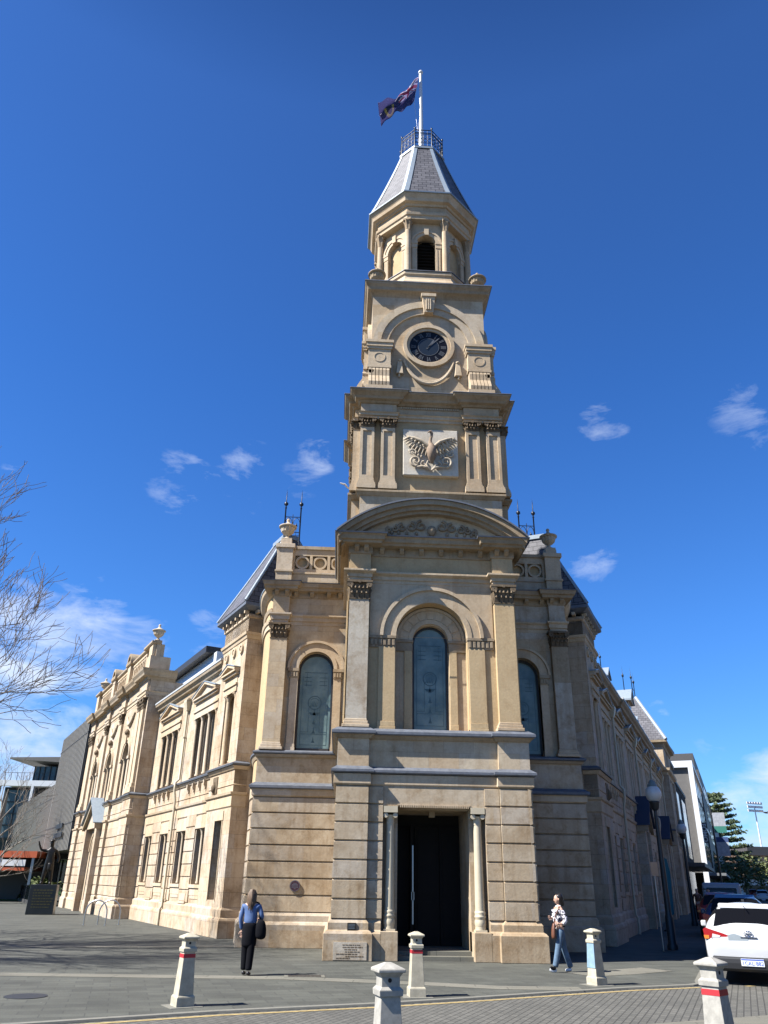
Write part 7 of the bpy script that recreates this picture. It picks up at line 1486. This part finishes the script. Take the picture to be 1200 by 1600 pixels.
for px, D, rx, rz_, sd_, lb in ((1128,150,4.0,2.8,1,'olive green bushy tree below the pine, left of its trunk'),(1150,160,4.6,3.0,2,'broad olive bushy tree right below the pine'),(1176,175,4.4,2.8,3,'yellowish bushy tree between the pine and the floodlight mast'),(1205,220,6,4.0,4,'distant bushy tree at the right edge of the street')): bushy(polar(D, px), rx, rz_, sd_, lb)
fm_ = empty('floodlight_mast', polar(330, 1212), 0.3, 'tall white stadium floodlight mast far behind the street', 'floodlight')
b = MB(); b.lathe(0,0,[(0.42,0),(0.30,14),(0.20,29.0)],10); b.build('mast', 'white', fm_)
b = MB()
for r_ in range(3):
    b.box(-3.4,3.4,-0.08,0.08,27.3+1.3*r_-0.06,27.3+1.3*r_+0.06)
b.build('crossbars', 'steel', fm_)
for r_ in range(3):
    for c_ in range(6): b = MB(); b.box(-3.3+1.22*c_,-2.5+1.22*c_,-0.3,0.1,27.0+1.3*r_,27.8+1.3*r_); b.build('lamp_head', 'clear', fm_)
t = empty('building', polar(320, 1190), 0.1, 'low salmon and brown hall beyond the trees at the right edge', 'building')
b = MB(); b.box(-12,30,0,12,0,12.2); b.build('wall', plain('salmon_wall', (0.42,0.26,0.16), 0.8), t); b = MB(); b.box(-1,31,-1,12,12.2,15.0); b.build('roof', 'charc', t)
t = empty('building', polar(260, 1240), 0.1, 'low white building at the right edge behind parked cars', 'building')
b = MB(); b.box(-14,14,0,10,0,4.2); b.build('wall', 'white', t); b = MB(); b.box(-13,13,-0.1,0.1,0.8,2.6); b.build('window_band', 'glassd', t); b = MB(); b.box(-14.4,14.4,-0.6,10,4.2,4.6); b.build('roof', 'charc', t)
bd = empty('bird', tuple(CAM+skydir(1197,1270)*48), 0.4, 'dark bird flying at the right edge of the sky', 'bird')
b = MB(); b.tube([(-0.20,0,0),(-0.08,0,0.01),(0.08,0,0.0),(0.17,0,0.0)], [0.01,0.045,0.04,0.008], 8); b.build('body', 'charc', bd)
for s in (-1, 1): b = MB(); b.add([(-0.07,0,0.02),(0.06,0,0.02),(0.02,s*0.30,0.12),(-0.08,s*0.42,0.06)], [(0,1,2,3)]); o = b.build('wing', 'charc', bd); o.modifiers.new('Solidify', 'SOLIDIFY').thickness = 0.008
# ------------------------------------------------------------------ left: clad civic building, modern block, plaza bits
def lbld(label, cat='building', name='building', u=50, w=0): return empty(name, wpt(-1,u,w)+(0,), 0, label, cat)
M['clad'] = plain('bronze_grey_cladding', (0.145,0.135,0.115), 0.65, 0.0, vary=0.10, vscale=1.2); M['cladd'] = plain('cladding_joint', (0.035,0.033,0.03), 0.7)
t = lbld('bronze grey ribbed metal clad building hanging over a glazed ground floor beyond the left wing')
for (u0, u1, z0, z1, w_) in ((31.2, 44.2, 3.4, 12.2, 0.6), (44.2, 73, 3.05, 8.7, 0.55)):
    b = PB(-1); b.b(u0, u1, -14, w_, z0, z1); b.fin('wall', 'clad', t)
    b = PB(-1); n = int((u1-u0)/0.62)
    for i in range(n+1): b.b(u0+0.62*i, u0+0.62*i+0.22, w_, w_+0.035, z0, z1)
    b.fin('ribs', 'clad', t)
    b = PB(-1)
    for i in range(n): b.b(u0+0.62*i+0.24, u0+0.62*i+0.33, w_, w_+0.012, z0, z1)
    b.fin('cladding_grooves', 'cladd', t)
    b = PB(-1)
    for zz in (z0+1.7, z1-1.15): b.b(u0-0.01, u1, w_-0.1, w_+0.045, zz, zz+0.07)
    for i in range(12): b.b(u0-0.04, u0+0.1, w_-0.2-1.1*i, w_-0.12-1.1*i, z0, z1)
    b.fin('joint_lines', 'cladd', t)
b = PB(-1); b.b(33, 71, -12, -1.8, 0, 3.4); b.fin('glazed_ground_floor', 'glassd', t)
b = PB(-1)
for i in range(14): b.b(33.5+2.6*i, 33.6+2.6*i, -1.8, -1.72, 0, 3.3)
b.fin('mullions', 'frame', t)
b = PB(-1)
for z, us in ((5.05, [(34.6,35.0),(35.1,35.6),(35.7,36.0),(36.15,36.7),(36.8,37.2),(37.3,37.7)]), (4.45, [(34.2,34.8),(34.9,35.4),(35.5,36.1),(36.2,36.6),(36.8,37.4),(37.5,38.1)])):
    for a_, c_ in us: b.b(a_, c_, 0.7, 0.78, z-0.16, z+0.16)
b.fin('sign_lettering', 'frame', t)
for i, (u, w_) in enumerate(((35,0.9),(38.5,0.7),(42.5,0.8))): bushy(wpt(-1,u,w_)+(0,), 1.0, 0.8, 20+i, ('low green shrub beside the end of the left wing','middle green shrub under the clad building','farthest green shrub under the clad building')[i], 'bush', 'shrubs beside the clad building', 300, 0.1)
bk_ = PB(-1); bk_.b(32, 45, 0.62, 1.55, -0.1, 0.55); bo = bk_.build('grass_bank', 'grass'); bo['kind'] = 'structure'
rl_ = lbld('black metal railing on a low wall beyond the end of the left wing', 'railing', 'railing', 36, 1.7)
b = PB(-1); b.b(31.5, 44, 1.6, 1.75, 0, 0.22); b.fin('low_wall', 'cladd', rl_)
b = PB(-1); b.b(31.5, 44, 1.66, 1.70, 1.12, 1.17)
for i in range(42): b.b(31.6+0.3*i, 31.63+0.3*i, 1.66, 1.70, 0.22, 1.12)
b.fin('bars', 'iron', rl_)
# modern block far left
ax = Vector((math.cos(yaw), -math.sin(yaw), 0)); ay = Vector((math.sin(yaw), math.cos(yaw), 0)); O = Vector((CAM.x, CAM.y, 0))+ay*97
fb_ = frame((O.x, O.y), (ax.x, ax.y), (ay.x, ay.y)); K = 97*math.cos(pitch)/F*1.06
t = empty('building', tuple(O+ax*(-40)), 0, 'modern white framed building with glass terrace storey under a thin flat canopy', 'building')
class FB(MB):
    def __init__(s): MB.__init__(s, Matrix.Translation(-Vector(t.location)) @ fb_ @ Matrix.Diagonal((1,1,0.925,1)))
def lx(px): return (px-600)*K
b = FB(); b.box(lx(-60), lx(140), 1, 14, 0, 6.2); b.build('base', 'cladd', t)
b = FB(); b.box(lx(8), lx(200), 0.0, 0.6, 12.3, 13.0); b.box(lx(8), lx(14), 0.0, 0.6, 6.0, 12.3); b.box(lx(63), lx(67), 0.0, 0.6, 6.0, 12.3); b.box(lx(8), lx(140), 0.6, 14, 12.6, 13.0); b.build('white_frame', 'white', t)
b = FB(); b.box(lx(14), lx(150), 1.6, 1.8, 6.2, 12.3); b.build('recess', 'frame', t)
b = FB(); b.box(lx(24), lx(62), 1.2, 1.4, 6.2, 11.9); b.build('pane', 'blueg', t)
b = FB()
for z in (7.6, 9.0, 10.4): b.box(lx(24), lx(62), 1.1, 1.2, z, z+0.14)
for px in (36, 49): b.box(lx(px), lx(px)+0.12, 1.1, 1.2, 6.2, 11.9)
b.build('glazing_bars', 'frame', t)
b = FB(); b.box(lx(52), lx(150), 2.0, 12, 13.0, 15.0); b.build('terrace_glass', 'blueg', t)
b = FB()
for px in (52, 60, 68, 77, 86): b.box(lx(px), lx(px)+0.12, 1.9, 2.0, 13.0, 15.0)
b.build('terrace_mullions', 'frame', t)
b = FB(); b.add([(lx(24),-0.5,15.55),(lx(160),-0.5,15.0),(lx(160),12,15.0),(lx(24),12,15.55),(lx(24),-0.5,15.75),(lx(160),-0.5,16.0),(lx(160),12,16.0),(lx(24),12,15.75)], [(0,3,2,1),(4,5,6,7),(0,1,5,4),(1,2,6,5),(2,3,7,6),(3,0,4,7)]); b.build('canopy', 'ribg', t)
b = FB(); b.box(lx(18), lx(92), 0.1, 0.14, 13.9, 13.95)
for i in range(8): b.box(lx(18)+i*0.75, lx(18)+i*0.75+0.05, 0.1, 0.14, 13.0, 13.9)
b.build('terrace_railing', 'frame', t)
# orange pavilion
M['orange'] = plain('orange_steel', (0.42,0.085,0.025), 0.5)
loc = Vector((CAM.x,CAM.y,0))+ay*64+ax*((30-600)*64*math.cos(pitch)/F)
t = empty('plaza_shelter', tuple(loc), -yaw, 'orange steel plaza shelter at the far left behind the statue', 'shelter')
b = MB(); b.box(-6,1.6,-0.2,5,3.0,3.45); b.box(-6,0.9,-0.3,5,2.1,2.35); b.build('roof_beam', 'orange', t)
for x in (-5.6,-3.4,-1.2,1.2): b = MB(); b.box(x,x+0.2,0,0.2,0,3.0); b.build('post', 'steel', t)
b = MB(); b.box(-6,1.6,4.6,4.8,0,3.0); b.build('back_wall', 'frame', t)
b = MB(); b.box(-0.9,0.9,-0.34,-0.30,2.42,2.85); b.build('sign_panel', 'white', t)
# ------------------------------------------------------------------ bare trees
def bare_tree(loc, h, seed, label, lean=(0,0), levels=5, spread=0.62, r0=0.2, twig=True, group=None, nfirst=9):
    t = empty('bare_tree', loc, 0, label, 'tree', group); r_ = random.Random(seed); tr = MB(); br = MB(); tw = MB()
    top = Vector((lean[0]*h, lean[1]*h, h*0.55)); tp = [Vector((0,0,0)), top*0.33+Vector((0.06,0,0)), top*0.66+Vector((-0.05,0.05,0)), top, top*1.25+Vector((0.2,-0.1,0.1*h))]
    tr.tube(tp, [r0, r0*0.8, r0*0.65, r0*0.5, r0*0.25], 10); tr.build('trunk', 'bark', t)
    def grow(p, d, L_, rad, lv):
        n = 5; pts = [p]; q = p.copy(); dd = d.copy()
        for i in range(n):
            dd = (dd+Vector((r_.gauss(0,0.13), r_.gauss(0,0.13), r_.gauss(0,0.10)+0.045))).normalized(); q = q+dd*L_/n; pts.append(q.copy())
        (br if lv > 1 else tw).tube(pts, [max(0.0085, rad*(1-0.6*i/n)) for i in range(n+1)], 5 if lv > 1 else 3)
        if lv == 0:
            return
        k = {5:5,4:5,3:5,2:4,1:3}[lv]
        for j in range(k):
            i = r_.randint(2, n) if j else n; a = pts[i]; base = (pts[i]-pts[i-1]).normalized(); side = base.orthogonal().normalized(); side.rotate(Matrix.Rotation(r_.random()*2*PI, 3, base))
            nd = (base*(1.0-0.45*spread)+side*spread*r_.uniform(0.5,1.1)).normalized(); nd.z += 0.12; grow(a, nd.normalized(), L_*r_.uniform(0.5,0.72), rad*(1-0.6*i/n)*0.72, lv-1)
    for k in range(nfirst):
        f_ = 0.16+0.84*k/(nfirst-1); p = top*f_*1.1; a = 2.4*k+seed; d = Vector((math.cos(a)*(1.1-f_*0.4), math.sin(a)*(1.1-f_*0.4), 0.45+0.7*f_)).normalized()
        grow(p, d, h*(0.42-0.16*f_), r0*(0.60-0.25*f_), levels-1)
    br.build('limbs', 'bark', t, recalc=False); tw.build('twigs', 'barkd', t, recalc=False); return t
bare_tree((-17.9,0.8,0), 12.9, 3, 'tall bare winter tree with pale branches reaching in from the left edge', (0.0,0.02), 5, 0.60, 0.27, nfirst=17)
bare_tree(polar(66, -14)[:2]+(0,), 9.5, 8, 'smaller bare twiggy tree in front of the modern building at far left', (0.02,0), 4, 0.62, 0.16)
